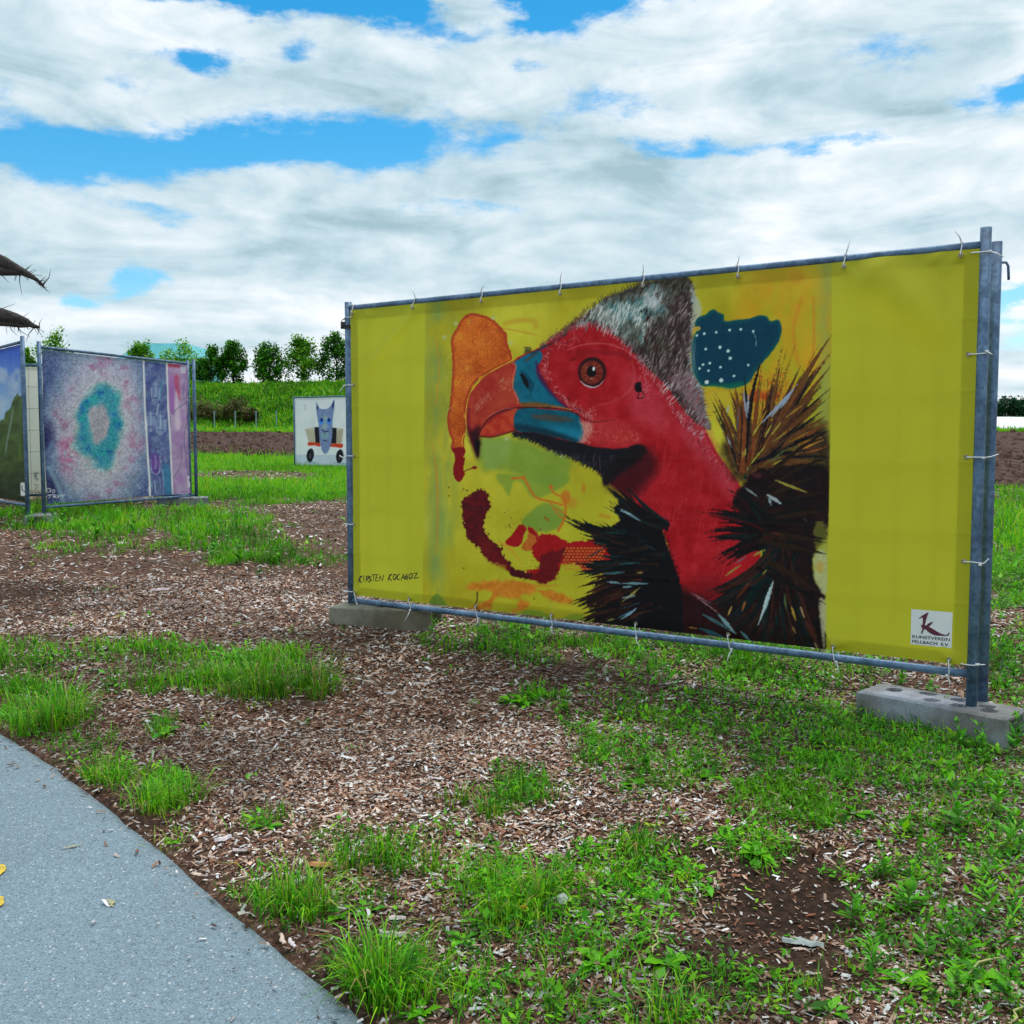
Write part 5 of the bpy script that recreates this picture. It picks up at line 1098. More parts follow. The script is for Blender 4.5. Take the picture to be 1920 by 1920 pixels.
# ---- the triangle of panels on the left
FR2 = Frame((-5.092, 11.116), (-4.239, 13.472)); FR3 = Frame((-7.45, 13.55), (-5.165, 10.90)); FR4 = Frame((-7.40, 13.75), (-4.215, 13.66))
fence_panel(FR2, 2.36, .63, (2.42, 2.40), (.55, .55), 'fence panel carrying the speckled nebula banner', (6, 16))
fence_panel(FR3, 2.395, .665, (2.455, 2.455), (.545, .55), 'fence panel carrying the banner of a green mountain under blue sky', (6, 16))
fence_panel(FR4, 2.36, .63, (2.40, 2.43), (.55, .55), 'fence panel with plain cream cloth closing the triangle behind the nebula banner', (6, 20))
def relief_s(seed, amp=.012):
    return lambda S, Z: (fbm(S, Z * .4, .28, seed, 3) - .5) * amp
def paint_nebula(cv, S, Z):
    R = np.random.RandomState(9); rnd = random.Random(2); K = tr(0, 600, 4.8)
    x = cv.x * 4.8; y = (cv.y - 600) * 4.8
    rad = np.hypot((x - 885) / 1.0, (y - 955) / 1.72) + (fbm(x, y, 160, 3, 4) - .5) * 110
    def rmp(r, st):
        xs_ = [a for a, _ in st]; return np.stack([np.interp(r, xs_, [c[k] for _, c in st]) for k in range(3)], -1)
    c = rmp(rad, [(0, (165, 160, 168)), (84, (176, 170, 176)), (100, (120, 168, 178)), (122, (62, 156, 168)), (178, (60, 148, 168)), (228, (166, 190, 190)), (250, (196, 192, 200)), (350, (180, 176, 196)), (430, (136, 152, 178)), (520, (90, 105, 150)), (800, (78, 92, 140))])
    top = np.clip((420 - y) / 200, 0, 1)[:, None]; c = c * (1 - top * .6) + np.array([112, 138, 150]) * top * .6
    f = fbm(x, y, 70, 7, 4)
    mg = np.clip((f - .52) * 5, 0, 1) * np.clip(1 - np.abs(rad - 330) / 120, 0, 1); c += (np.array([170, 80, 130]) - c) * (mg * .5)[:, None]
    pk = np.clip(1 - np.hypot((x - 620) / 130, (y - 1230) / 260), 0, 1) * np.clip((fbm(x, y, 60, 13, 3) - .4) * 4, 0, 1); c += (np.array([200, 84, 140]) - c) * (pk * .85)[:, None]
    bl = np.clip((fbm(x, y, 60, 17, 4) - .5) * 5, 0, 1) * np.clip(1 - np.abs(rad - 155) / 70, 0, 1); c += (np.array([20, 96, 175]) - c) * (bl * .85)[:, None]
    tl = np.clip((fbm(x, y, 50, 19, 4) - .55) * 6, 0, 1) * np.clip(1 - np.abs(rad - 160) / 70, 0, 1); c += (np.array([40, 180, 165]) - c) * (tl * .8)[:, None]
    dk = np.clip(1 - np.hypot((x - 400) / 130, (y - 1050) / 200), 0, 1) + np.clip(1 - np.hypot((x - 420) / 130, (y - 1500) / 170), 0, 1); c += (np.array([46, 46, 96]) - c) * np.clip(dk * 1.3, 0, .85)[:, None]
    c += ((R.rand(len(x)) - .5) * 44 + (fbm(x, y, 16, 23, 2) - .5) * 50)[:, None]
    cv.c[:] = np.clip(c, 0, 255)
    cv.line(K(430, 1330, 500, 1480, 560, 1640), 8, (150, 180, 195), .7, soft=5); cv.line(K(380, 1250, 470, 1100), 7, (120, 150, 185), .6, soft=5)
    for st in ([(410, 1545), (415, 1520), (440, 1520), (440, 1545), (412, 1550)], [(455, 1540), (470, 1525), (480, 1545), (460, 1550)], [(420, 1575), (470, 1570)], [(440, 1575), (430, 1605)], [(465, 1600), (475, 1575), (490, 1580), (475, 1590), (495, 1600)], [(505, 1600), (510, 1575)], [(505, 1588), (530, 1585)], [(540, 1575), (575, 1570)], [(555, 1575), (545, 1600)]):
        cv.line(K(*[v for q in st for v in q]), 1.5, (225, 228, 235), .95)
    cv.line(K(1225, 1500, 1240, 1480, 1235, 1520, 1270, 1490), 1.0, (205, 215, 230), .8)
    # two narrow sheets beside it, white gaps between
    K2 = K(1275, 360, 1500, 380, 1560, 1580, 1340, 1590); cv.poly(K2, (112, 128, 165), 1, 0, sm=1, mott=36, ms=9, col2=(86, 96, 150))
    K3 = K(1495, 380, 1760, 395, 1765, 1580, 1550, 1590); cv.poly(K3, (186, 160, 190), 1, 0, sm=1, mott=16, ms=14, col2=(170, 130, 180))
    for k in range(30):
        a, b_ = rnd.uniform(1330, 1490), rnd.uniform(420, 1500); cv.line(K(a, b_, a + rnd.uniform(-25, 25), b_ + rnd.uniform(40, 140)), rnd.uniform(1, 4), rnd.choice([(60, 140, 165), (96, 60, 140), (150, 175, 195), (70, 80, 140), (190, 205, 215)]), .6)
    for (fx, fy, fs) in ((1400, 640, 40), (1355, 900, 34), (1440, 930, 40), (1390, 1290, 42)):
        cv.ell(*K(fx, fy)[0], fs / 4.8, fs * 2.3 / 4.8, (128, 150, 185) if fy < 1200 else (110, 66, 150), 2, .8, 12); cv.line(K(fx, fy - 70, fx + 4, fy + 10, fx - 6, fy + 50), 1.2, (205, 212, 225), .8); cv.line(K(fx - 20, fy + 60, fx + 18, fy + 62), 1.4, (60, 40, 110), .8); cv.line(K(fx - 30, fy - 40, fx - 12, fy - 42), 1.4, (70, 60, 130), .8); cv.line(K(fx + 12, fy - 42, fx + 30, fy - 40), 1.4, (70, 60, 130), .8); cv.line(K(fx - fs, fy - 30, fx - fs * .8, fy + 70, fx, fy + 100, fx + fs * .8, fy + 70, fx + fs, fy - 30), 1.1, (190, 200, 220), .7)
    cv.poly(K(1460, 1300, 1530, 1350, 1550, 1570, 1480, 1570), (50, 130, 165), 3, 2, 6, .7)
    cv.poly(K(1510, 390, 1620, 395, 1600, 430, 1520, 420), (196, 60, 80), 3, 2, 6, .85); cv.poly(K(1560, 520, 1600, 500, 1620, 720, 1580, 640), (190, 60, 90), 3, 2, 6, .7); cv.poly(K(1690, 520, 1760, 500, 1765, 760, 1700, 640), (190, 70, 100), 3, 2, 6, .6); cv.poly(K(1690, 870, 1760, 850, 1765, 960, 1700, 910), (190, 40, 50), 2, 2, 6, .9); cv.poly(K(1700, 1180, 1765, 1120, 1765, 1400, 1720, 1380), (196, 56, 70), 3, 2, 6, .8); cv.poly(K(1520, 560, 1560, 520, 1570, 800, 1530, 820), (160, 96, 176), 4, 2, 6, .7); cv.poly(K(1575, 660, 1592, 650, 1600, 720, 1620, 960, 1570, 960), (225, 205, 215), 3, 1, 5, .7)
    for st in ((1540, 850, 1600, 790, 1690, 730, 1760, 690), (1650, 560, 1640, 720, 1680, 650, 1700, 560), (1700, 900, 1650, 1010, 1660, 1190, 1720, 1180, 1745, 1050), (1740, 900, 1700, 980, 1690, 1100), (1560, 1420, 1620, 1300, 1630, 1120), (1660, 1200, 1680, 1380, 1700, 1420), (1690, 1000, 1715, 1010, 1700, 1030), (1530, 860, 1520, 1000)):
        cv.line(K(*st), 1.3, (96, 104, 130), .85)
    cv.poly(K(1675, 1405, 1745, 1405, 1745, 1500, 1680, 1505), (225, 225, 228), 1, 0, sm=1); cv.line(K(1690, 1430, 1705, 1470, 1730, 1475), 1.6, (60, 40, 60), .9); cv.poly(K(1620, 420, 1665, 420, 1660, 480, 1622, 480), (206, 206, 215), 1, 0, sm=1, alpha=.8)
    cv.line(K(1287, 365, 1310, 900, 1342, 1590), 3.6, (226, 224, 226), 1); cv.line(K(1496, 378, 1520, 980, 1552, 1590), 3.2, (222, 220, 224), 1)
cloth(FR2, np.linspace(.03, FR2.L - .03, 190), np.linspace(.665, 2.335, 190), paint_nebula, (100, 115, 150), relief_s(91, .05), 'speckled blue and pink nebula banner with two narrow portrait strips', hem=.04)
def paint_mountain(cv, S, Z):
    x = cv.x * 4.8; y = (cv.y - 600) * 4.8
    t = np.clip((y - 240) / 500, 0, 1)[:, None]; c = np.array([40, 84, 190.]) * (1 - t) + np.array([140, 175, 205.]) * t
    cl = np.clip((fbm(x, y, 120, 3, 4) - .48) * 5, 0, 1) * np.clip((y - 330) / 120, 0, 1); c += (np.array([178, 192, 205]) - c) * (cl * .7)[:, None]
    edge = 650 + np.abs(x - 165) * 1.75 + (fbm(x, y, 50, 5, 3) - .5) * 70 - np.clip(x - 190, 0, 99) * 2.2
    k = np.clip((y - edge) / 14, 0, 1); n = fbm(x, y, 50, 7, 4); g = np.array([62, 84, 30.]) + (n - .5)[:, None] * np.array([60, 70, 34]) ; c += (g - c) * k[:, None]
    st = np.clip(1 - np.abs(x - 110 + (y - 900) * .18) / 14, 0, 1) * np.clip((y - 760) / 60, 0, 1) * np.clip((1250 - y) / 80, 0, 1); c += (np.array([128, 150, 150]) - c) * (st * .75)[:, None]
    lo = np.clip((y - 1250) / 250, 0, 1)[:, None]; c = c * (1 - lo * .45); cv.c[:] = np.clip(c, 0, 255)
    K = tr(0, 600, 4.8); cv.poly(K(190, 1465, 242, 1462, 246, 1582, 194, 1580), (222, 224, 228), .8, 0, sm=1); cv.line(K(205, 1490, 208, 1530, 236, 1542), 1.8, (70, 40, 60), .9)
cloth(FR3, np.linspace(.03, FR3.L - .03, 130), np.linspace(.70, 2.37, 150), paint_mountain, (60, 84, 60), relief_s(95, .03), 'banner with a steep green mountain under deep blue sky', hem=.04)
def paint_cream(cv, S, Z):
    cv.c[:] = np.array([222, 220, 200.]) + (fbm(S, Z, .3, 97, 3) - .5)[:, None] * 14
    K = tr(0, 600, 4.8); cv.line(K(305, 1380, 315, 1420, 335, 1440), 3.4, (120, 125, 125), .8); cv.line(K(330, 1370, 310, 1410), 3, (120, 125, 125), .8); cv.line(K(308, 1480, 335, 1490), 3, (130, 132, 130), .7); cv.line(K(308, 1520, 330, 1510), 3, (130, 132, 130), .7)
cloth(FR4, np.linspace(.03, FR4.L - .20, 160), np.linspace(.665, 2.335, 90), paint_cream, (222, 220, 200), relief_s(99, .012), 'plain cream cloth seen between the two left steel posts', n0=-.022, hem=.04)

# ---- far panel with the toy cat
FR5 = Frame((-5.56, 26.25), (-3.20, 25.0))
fence_panel(FR5, 2.46, .71, (2.49, 2.49), (.60, .60), 'small fence panel standing on the far grass with the toy cat banner', (6, 14))
def paint_cat(cv, S, Z):
    K = tr(340, 620, 6.0); x, y = cv.x, cv.y
    fl = np.clip((y - 852) / 1.5, 0, 1)[:, None]; c = np.array([214, 218, 232.]) + (fbm(x, y, 20, 3, 3) - .5)[:, None] * 12; c = c * (1 - fl) + np.array([186, 198, 212]) * fl; cv.c[:] = c
    cv.line(K(1380, 845, 1400, 845), .9, (150, 150, 160), .8); cv.line(K(1392, 845, 1396, 895), .9, (150, 150, 160), .8)
    cv.poly(K(1390, 1110, 1450, 1090, 1560, 1085, 1560, 1270, 1440, 1260), (200, 196, 180), .8, 0, sm=1, mott=30, ms=2); cv.poly(K(1690, 1090, 1830, 1100, 1810, 1270, 1690, 1280), (200, 196, 180), .8, 0, sm=1, mott=30, ms=2)
    for k in range(7): cv.line(K(1405 + k * 14, 1110, 1440 + k * 9, 1255), .8, (120, 96, 70), .7); cv.line(K(1760 + k * 10, 1110, 1750 + k * 8, 1260), .8, (120, 96, 70), .7)
    cv.poly(K(1500, 1085, 1560, 1085, 1560, 1270, 1510, 1260), (28, 28, 36), .8, 0, sm=1); cv.poly(K(1690, 1090, 1750, 1095, 1745, 1270, 1685, 1270), (28, 28, 36), .8, 0, sm=1)
    cv.poly(K(1430, 1255, 1560, 1265, 1560, 1305, 1500, 1290, 1435, 1295), (196, 62, 34), .8, 0, sm=2); cv.poly(K(1680, 1275, 1815, 1270, 1810, 1320, 1740, 1310, 1680, 1305), (200, 66, 34), .8, 0, sm=2)
    for (wx, wy) in ((1450, 1410), (1780, 1420)):
        cv.ell(*K(wx + 12, wy - 20)[0], 6, 11, (50, 52, 62), .8); cv.ell(*K(wx, wy)[0], 6, 12.5, (22, 22, 28), .8); cv.ell(*K(wx + 4, wy)[0], 2.2, 5, (60, 62, 72), .8); cv.line(K(wx - 60, wy + 65, wx + 60, wy + 75), 2.6, (130, 150, 175), .7)
    cv.poly(K(1522, 800, 1545, 850, 1570, 880, 1640, 880, 1680, 850, 1722, 775, 1725, 870, 1705, 1000, 1700, 1180, 1670, 1330, 1630, 1385, 1590, 1360, 1560, 1230, 1545, 1050, 1520, 900), (128, 142, 178), .9, 0, sm=3, mott=22, ms=3, col2=(104, 124, 176))
    cv.poly(K(1525, 830, 1545, 870, 1535, 895, 1525, 880), (40, 50, 90), .7, 0, sm=1); cv.poly(K(1700, 830, 1722, 780, 1722, 850, 1695, 880), (40, 50, 90), .7, 0, sm=1)
    cv.poly(K(1600, 960, 1650, 980, 1640, 1090, 1590, 1090), (150, 175, 170), 2, 1, 3, .7)
    for fx in (1580, 1665): cv.ell(*K(fx, 1020)[0], 4.6, 6.5, (70, 130, 225), 1.2, .9); cv.ell(*K(fx, 1005)[0], 2.6, 3.6, (18, 36, 110), .8)
    cv.line(K(1585, 1110, 1610, 1135, 1660, 1130), 1.6, (24, 24, 36), .9); cv.line(K(1615, 1135, 1612, 1200), 1.2, (30, 40, 60), .9); cv.line(K(1600, 1235, 1640, 1240), 1.6, (24, 40, 60), .9); cv.poly(K(1580, 1160, 1660, 1160, 1640, 1210, 1590, 1210), (130, 175, 160), 2, 1, 3, .6)
cloth(FR5, np.linspace(.03, FR5.L - .03, 150), np.linspace(.745, 2.435, 120), paint_cat, (205, 210, 225), relief_s(101, .02), 'white banner of a grey cat with toy car wheels on the far grass', hem=.04)

# ------------------------------------------------------------------ wood chips, grass and weeds
VIEW = .545
def in_view(x, y, m=.35): return np.abs(x) < VIEW * y + m
def scatter(n, y0, y1, pw=1.0, rs=RS):
    """n points, uniform per area over the wedge in front of the camera (a bit wider than the view)"""
    y = np.sqrt(rs.rand(n) * (y1 ** 2 - y0 ** 2) + y0 ** 2); x = (rs.rand(n) * 2 - 1) * (VIEW * y + .5)
    return x, y
def rot_xy(a): return np.cos(a), np.sin(a)
def build_chips():
    Vs = []; Fs = []; Cs = []; b = 0
    pal = lin(np.array([(90, 60, 46), (112, 78, 60), (68, 44, 36), (136, 106, 88), (158, 134, 118), (172, 156, 146), (184, 178, 174), (204, 203, 204), (164, 168, 170), (116, 72, 52), (94, 58, 44), (176, 146, 130)]))
    pw = np.array([.12, .14, .07, .14, .14, .12, .08, .05, .06, .03, .02, .04]); pw /= pw.sum()
    for (n, y0, y1, s0) in ((160000, 1.9, 4.2, .0062), (140000, 4.2, 7.5, .0082), (80000, 7.5, 16.5, .0130), (16000, 16.5, 24, .026)):
        x, y = scatter(n, y0, y1); g, ba = cover(x, y); pd = path_side(x, y)
        edge = np.clip((pd - .0) / .5, 0, 1)
        keep = ((RS.rand(n) < (1 - .58 * g) * (1 - .86 * ba) * (.25 + .75 * edge)) & (pd > .02)) | ((pd <= .02) & (pd > -.35) & (RS.rand(n) < .05 * np.exp(pd / .07)))
        x, y, pd = x[keep], y[keep], pd[keep]; n = len(x); z = np.where(pd < .02, terr(x, y) + .016, gz(x, y))
        L_ = s0 * np.exp(RS.normal(0, .50, n)); W = np.minimum(L_ * RS.uniform(.2, .6, n), s0 * 1.1); H = np.minimum(W, .012) * RS.uniform(.25, .7, n)
        big = RS.rand(n) < .015; L_ = np.where(big, L_ * 1.9, L_); W = np.minimum(W, .011) if False else W
        a = RS.rand(n) * 6.283; ca, sa = rot_xy(a); tx, ty = RS.normal(0, .28, n), RS.normal(0, .28, n)
        # five-cornered sliver: four rim points and a ridge point
        loc = np.stack([np.stack([-L_, -W * .25, 0 * L_], -1), np.stack([.7 * L_, -W, 0 * L_], -1), np.stack([L_, W * .45, 0 * L_], -1), np.stack([-.6 * L_, W, 0 * L_], -1), np.stack([.1 * L_, .1 * W, H], -1)], 1)
        loc[..., 2] += loc[..., 0] * tx[:, None] + loc[..., 1] * ty[:, None]
        X = loc[..., 0] * ca[:, None] - loc[..., 1] * sa[:, None] + x[:, None]; Y = loc[..., 0] * sa[:, None] + loc[..., 1] * ca[:, None] + y[:, None]
        Z = loc[..., 2] + (z + .003 + .004 * RS.rand(n))[:, None]
        Vs.append(np.stack([X, Y, Z], -1).reshape(-1, 3)); f = np.array([[0, 1, 4], [1, 2, 4], [2, 3, 4], [3, 0, 4]])
        Fs.append((f[None] + (np.arange(n) * 5)[:, None, None] + b).reshape(-1, 3)); b += n * 5
        ci = RS.choice(len(pal), n, p=pw); tone = np.clip(fbm(x, y, .5, 111, 3) * 1.5 + .25, .6, 1.35)
        c = pal[ci] * (tone * RS.uniform(.75, 1.2, n))[:, None]; Cs.append(np.repeat(np.clip(c, 0, .85), 5, 0))
    me = mesh_from('wood_chips', np.concatenate(Vs), np.concatenate(Fs), M['chip'], False, np.concatenate(Cs))
    put('wood_chips', me, kind='stuff', label='brown and pale grey wood chips strewn over the soil', cat='wood chips')
build_chips()

GREENS = lin(np.array([(112, 194, 16), (90, 176, 16), (134, 212, 22), (64, 142, 20), (92, 178, 34), (150, 208, 40), (50, 112, 18)]))
def blades(x, y, z, h, w, lean, col, rs):
    """curved grass blades, five corners each"""
    n = len(x); a = rs.rand(n) * 6.283; ca, sa = rot_xy(a); b = a + 1.57 + rs.normal(0, .5, n); cb, sb = rot_xy(b)
    l1 = h * lean * .35; l2 = h * lean
    p = lambda u, v, zz: np.stack([x + u * ca * 1 + v * cb, y + u * sa + v * sb, z + zz], -1)
    hm = h * .55; ht = h * np.sqrt(np.clip(1 - .55 * lean ** 2, .15, 1))
    V = np.stack([p(0 * h, -w, -.004), p(0 * h, w, -.004), p(l1, -w * .8, hm), p(l1, w * .8, hm), p(l2, 0 * w, ht)], 1)
    F_ = np.array([[0, 1, 3], [0, 3, 2], [2, 3, 4]])
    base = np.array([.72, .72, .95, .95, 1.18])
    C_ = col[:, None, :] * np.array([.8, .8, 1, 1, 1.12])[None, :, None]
    return V.reshape(-1, 3), (F_[None] + (np.arange(n) * 5)[:, None, None]).reshape(-1, 3), C_.reshape(-1, 3)
def leaves(x, y, z, L_, W, az, el, col, rs):
    """pointed leaves folded along the midrib: base, two flanks, tip"""
    ca, sa = rot_xy(az); ce, se = np.cos(el), np.sin(el)
    d = np.stack([ca * ce, sa * ce, se], -1); s_ = np.stack([-sa, ca, 0 * sa], -1); u = np.cross(d, s_)
    b = np.stack([x, y, z], -1); m = b + d * (L_ * .48)[:, None]
    V = np.stack([b, m + s_ * W[:, None] - u * (W * .25)[:, None], b + d * L_[:, None] - np.array([0, 0, 1.]) * (L_ * .12)[:, None], m - s_ * W[:, None] - u * (W * .25)[:, None]], 1)
    n = len(x); F_ = np.array([[0, 1, 2], [0, 2, 3]])
    return V.reshape(-1, 3), (F_[None] + (np.arange(n) * 4)[:, None, None]).reshape(-1, 3), np.repeat(col, 4, 0)
def joinup(parts):
    V = []; Fc = []; C_ = []; b = 0
    for v, f, c in parts: V.append(v); Fc.append(f + b); C_.append(c); b += len(v)
    return np.concatenate(V), np.concatenate(Fc), np.concatenate(C_)
def weedy(x, y):
    px, py = proj(x, np.maximum(y, 1.2), terr(x, y)); return np.clip((px - 780) / 250, 0, 1) * np.clip((16 - y) / 4, 0, 1) + .25
MOSS = [(1480, 1512, 118, 42, 1.0), (950, 1650, 110, 55, .7), (1900, 1080, 60, 90, .4), (210, 1445, 60, 30, .5)]
def build_grass():
    rs = np.random.RandomState(21)
    gp = []; lp = []
    for (n, y0, y1, hs, ws, per) in ((14000, 1.9, 4.4, .042, .0017, 9), (25000, 4.4, 8.5, .052, .0025, 8), (22000, 8.5, 17, .075, .0042, 7)):
        x, y = scatter(n, y0, y1, rs=rs); g, ba = cover(x, y); wd = weedy(x, y)
        keep = (rs.rand(n) < np.clip(g, 0, 1) ** 1.2 * (1 - .45 * np.minimum(wd, 1))) & (path_side(x, y) > .04); x, y, g = x[keep], y[keep], g[keep]
        px, py = proj(x, y, terr(x, y)); mo = ellipse_mask(px, py, MOSS)
        tone = GREENS[rs.choice(len(GREENS), len(x), p=[.2, .2, .14, .16, .14, .08, .08])]; tone = tone * (1 - mo[:, None] * .6) + np.array(lin((110, 186, 20))) * mo[:, None] * .6
        tone = tone * np.clip(fbm(x, y, .6, 121, 3) * 1.6 + .2, .55, 1.35)[:, None]
        X = np.repeat(x, per) + rs.normal(0, .022 * (1 + y0 / 8), len(x) * per); Y = np.repeat(y, per) + rs.normal(0, .022 * (1 + y0 / 8), len(x) * per)
        h = hs * np.repeat(.45 + .75 * g, per) * np.exp(rs.normal(0, .35, len(X))) * np.repeat(1 - .35 * mo, per)
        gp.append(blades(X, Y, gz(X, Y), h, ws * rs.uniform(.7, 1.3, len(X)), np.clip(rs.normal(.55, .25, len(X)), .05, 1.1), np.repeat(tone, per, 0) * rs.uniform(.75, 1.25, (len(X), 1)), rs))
    # meadow beyond the chips: left of the bird banner and the strip at its right
    for (n, y0, y1, a0, a1, hs, ws) in ((26000, 14.5, 27, -.36, -.14, .085, .0065), (17000, 27, 46, -.36, -.14, .11, .011), (16000, 8.5, 26, .44, .56, .085, .006), (5000, 74, 80, -.36, -.14, .28, .03), (3000, 76, 79, .44, .56, .25, .03)):
        y = np.sqrt(rs.rand(n) * (y1 ** 2 - y0 ** 2) + y0 ** 2); x = y * (a0 + (a1 - a0) * rs.rand(n)); g, ba = cover(x, y)
        keep = (rs.rand(n) < g) & ((y < field_near(x) + .15) | (y > 74)); x, y = x[keep], y[keep]
        col = GREENS[rs.choice(len(GREENS), len(x), p=[.22, .16, .24, .08, .14, .14, .02])] * np.clip(fbm(x, y, 1.2, 123, 3) * 1.5 + .35, .6, 1.4)[:, None] * rs.uniform(.8, 1.25, (len(x), 1))
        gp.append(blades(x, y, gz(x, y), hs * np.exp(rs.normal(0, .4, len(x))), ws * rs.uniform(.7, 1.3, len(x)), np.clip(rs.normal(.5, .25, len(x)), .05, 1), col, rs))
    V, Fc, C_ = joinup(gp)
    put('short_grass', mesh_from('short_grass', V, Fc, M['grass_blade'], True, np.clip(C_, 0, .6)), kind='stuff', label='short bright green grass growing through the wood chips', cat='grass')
    # low leafy ground cover
    for (n, y0, y1, L0, per) in ((15000, 1.9, 4.4, .019, 9), (14000, 4.4, 8.5, .026, 8), (7000, 8.5, 16, .04, 7)):
        x, y = scatter(n, y0, y1, rs=rs); g, ba = cover(x, y); wd = weedy(x, y)
        keep = (rs.rand(n) < np.clip(g * 1.1 + .02, 0, 1) * np.minimum(wd, 1)) & (path_side(x, y) > .05); x, y = x[keep], y[keep]
        px, py = proj(x, y, terr(x, y)); mo = ellipse_mask(px, py, MOSS)
        m = len(x) * per; hgt = np.repeat(rs.uniform(.008, .05, len(x)) * (1 + y0 * .05), per) * rs.rand(m)
        X = np.repeat(x, per) + rs.normal(0, .012 * (1 + y0 * .1), m); Y = np.repeat(y, per) + rs.normal(0, .012 * (1 + y0 * .1), m)
        L_ = L0 * np.exp(rs.normal(0, .35, m)); tone = GREENS[rs.choice(len(GREENS), len(x), p=[.17, .22, .08, .22, .11, .03, .17])]
        tone = tone * (1 - mo[:, None] * .6) + np.array(lin((110, 186, 20))) * mo[:, None] * .6
        col = np.repeat(tone * np.clip(fbm(x, y, .5, 125, 3) * 1.5 + .25, .5, 1.3)[:, None], per, 0) * rs.uniform(.7, 1.3, (m, 1))
        lp.append(leaves(X, Y, gz(X, Y) + .002 + hgt, L_, L_ * rs.uniform(.14, .26, m), rs.rand(m) * 6.283, rs.uniform(-.1, 1.1, m), col, rs))
    V, Fc, C_ = joinup(lp)
    put('ground_cover', mesh_from('ground_cover', V, Fc, M['leaf'], False, np.clip(C_, 0, .6)), kind='stuff', label='low leafy ground cover spreading in front of the bird banner', cat='ground cover')
build_grass()

def ground_at(px, py):
    c = at_z(px, py, .15)
    for _ in range(12):
        c = at_z(px, py, float(terr(c[0], c[1])))
    return float(c[0]), float(c[1]), float(gz(np.array(c[0]), np.array(c[1])))

# tussocks: each its own clump of long blades
def tussock_mesh(seed, r, h, n, dark=1.0, w=.0016, at=(0, 0)):
    n = int(n * 1.3); h = h * .62; r = r * 1.1
    rs = np.random.RandomState(seed); lob = rs.normal(0, r * .42, (6, 2)) * [1.35, .8]; li = rs.randint(0, 6, n); x, y = lob[li, 0] + rs.normal(0, r * .2, n), lob[li, 1] + rs.normal(0, r * .2, n); a = np.arctan2(y - lob[li, 1], x - lob[li, 0]); q = np.minimum(np.hypot(x - lob[li, 0], y - lob[li, 1]) * 1.6, r * .7)
    ok = path_side(x + at[0], y + at[1]) > .035; x, y, a, q, li = x[ok], y[ok], a[ok], q[ok], li[ok]
    nn = len(x); ln = h * rs.uniform(.6, 1.15, 6)[li] * np.exp(rs.normal(0, .4, nn)); aa = np.where(rs.rand(nn) < .75, a + rs.normal(0, .5, nn), rs.rand(nn) * 6.283); ca, sa = rot_xy(aa)
    lean = np.clip(q / r * 1.1 + rs.normal(.3, .32, nn), .02, 1.5); V = []; 
    def p(u, v, zz): return np.stack([x + u * ca - v * sa, y + u * sa + v * ca, zz + 0 * x], -1)
    ww = w * rs.uniform(.7, 1.4, nn)
    P = [p(0 * ln, -ww, -.01), p(0 * ln, ww, -.01), p(ln * lean * .18, -ww, ln * .42), p(ln * lean * .18, ww, ln * .42), p(ln * lean * .5, -ww * .8, ln * .78 * (1 - .12 * lean)), p(ln * lean * .5, ww * .8, ln * .78 * (1 - .12 * lean)), p(ln * lean * .95, 0 * ww, ln * (1 - .35 * lean))]
    V = np.stack(P, 1).reshape(-1, 3); f = np.array([[0, 1, 3], [0, 3, 2], [2, 3, 5], [2, 5, 4], [4, 5, 6]])
    col = GREENS[rs.choice(len(GREENS), nn)] * rs.uniform(.7, 1.25, (nn, 1)) * dark; dry = rs.rand(nn) < .10; col[dry] = lin((170, 150, 90))
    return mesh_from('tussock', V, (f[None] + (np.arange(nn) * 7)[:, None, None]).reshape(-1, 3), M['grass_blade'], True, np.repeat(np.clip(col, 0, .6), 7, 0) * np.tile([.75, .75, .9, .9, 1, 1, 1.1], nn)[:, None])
for (px_, py_, r, h, n, dk, lab) in [(70, 1365, .20, .20, 420, .95, 'wide grass tussock at the path edge below the mountain banner'), (505, 1300, .20, .21, 480, .62, 'dark green grass tussock in the chips before the nebula banner'), (430, 1275, .17, .15, 260, 1.0, 'light green grass tuft next to the dark tussock'), (520, 1715, .15, .125, 330, 1.0, 'fine bushy grass tussock at the middle of the path edge'), (735, 1862, .17, .17, 560, .95, 'big spreading grass tussock beside the end of the path edge'), (195, 1462, .12, .08, 220, 1.05, 'small bright grass tuft at the muddy path edge'),
                                       (300, 1500, .12, .13, 230, .9, 'upright grass tuft standing alone in the chips near the path'), (955, 1510, .13, .09, 200, .85, 'low ragged grass tuft in chips below the handwritten name'), (1240, 1900, .12, .10, 160, 1.0, 'sparse grass tuft with long arching blades in bare soil'), (960, 1690, .19, .11, 420, 1.1, 'yellowish grass tussock near the dandelion clock'), (700, 1625, .13, .12, 240, .85, 'dark bushy grass tuft in the chips by the brown leaf'), (1245, 1590, .13, .09, 180, .75, 'brownish grass tuft at the edge of the dark soil')]:
    x, y, z = ground_at(px_, py_); me = tussock_mesh(int(px_ * 3 + py_), r, h, n, dk, at=(x, y))
    o = bpy.data.objects.new('grass_tussock', me); link(o); o.location = (x, y, z); tag(o, lab, 'grass tussock', 'grass tussocks')

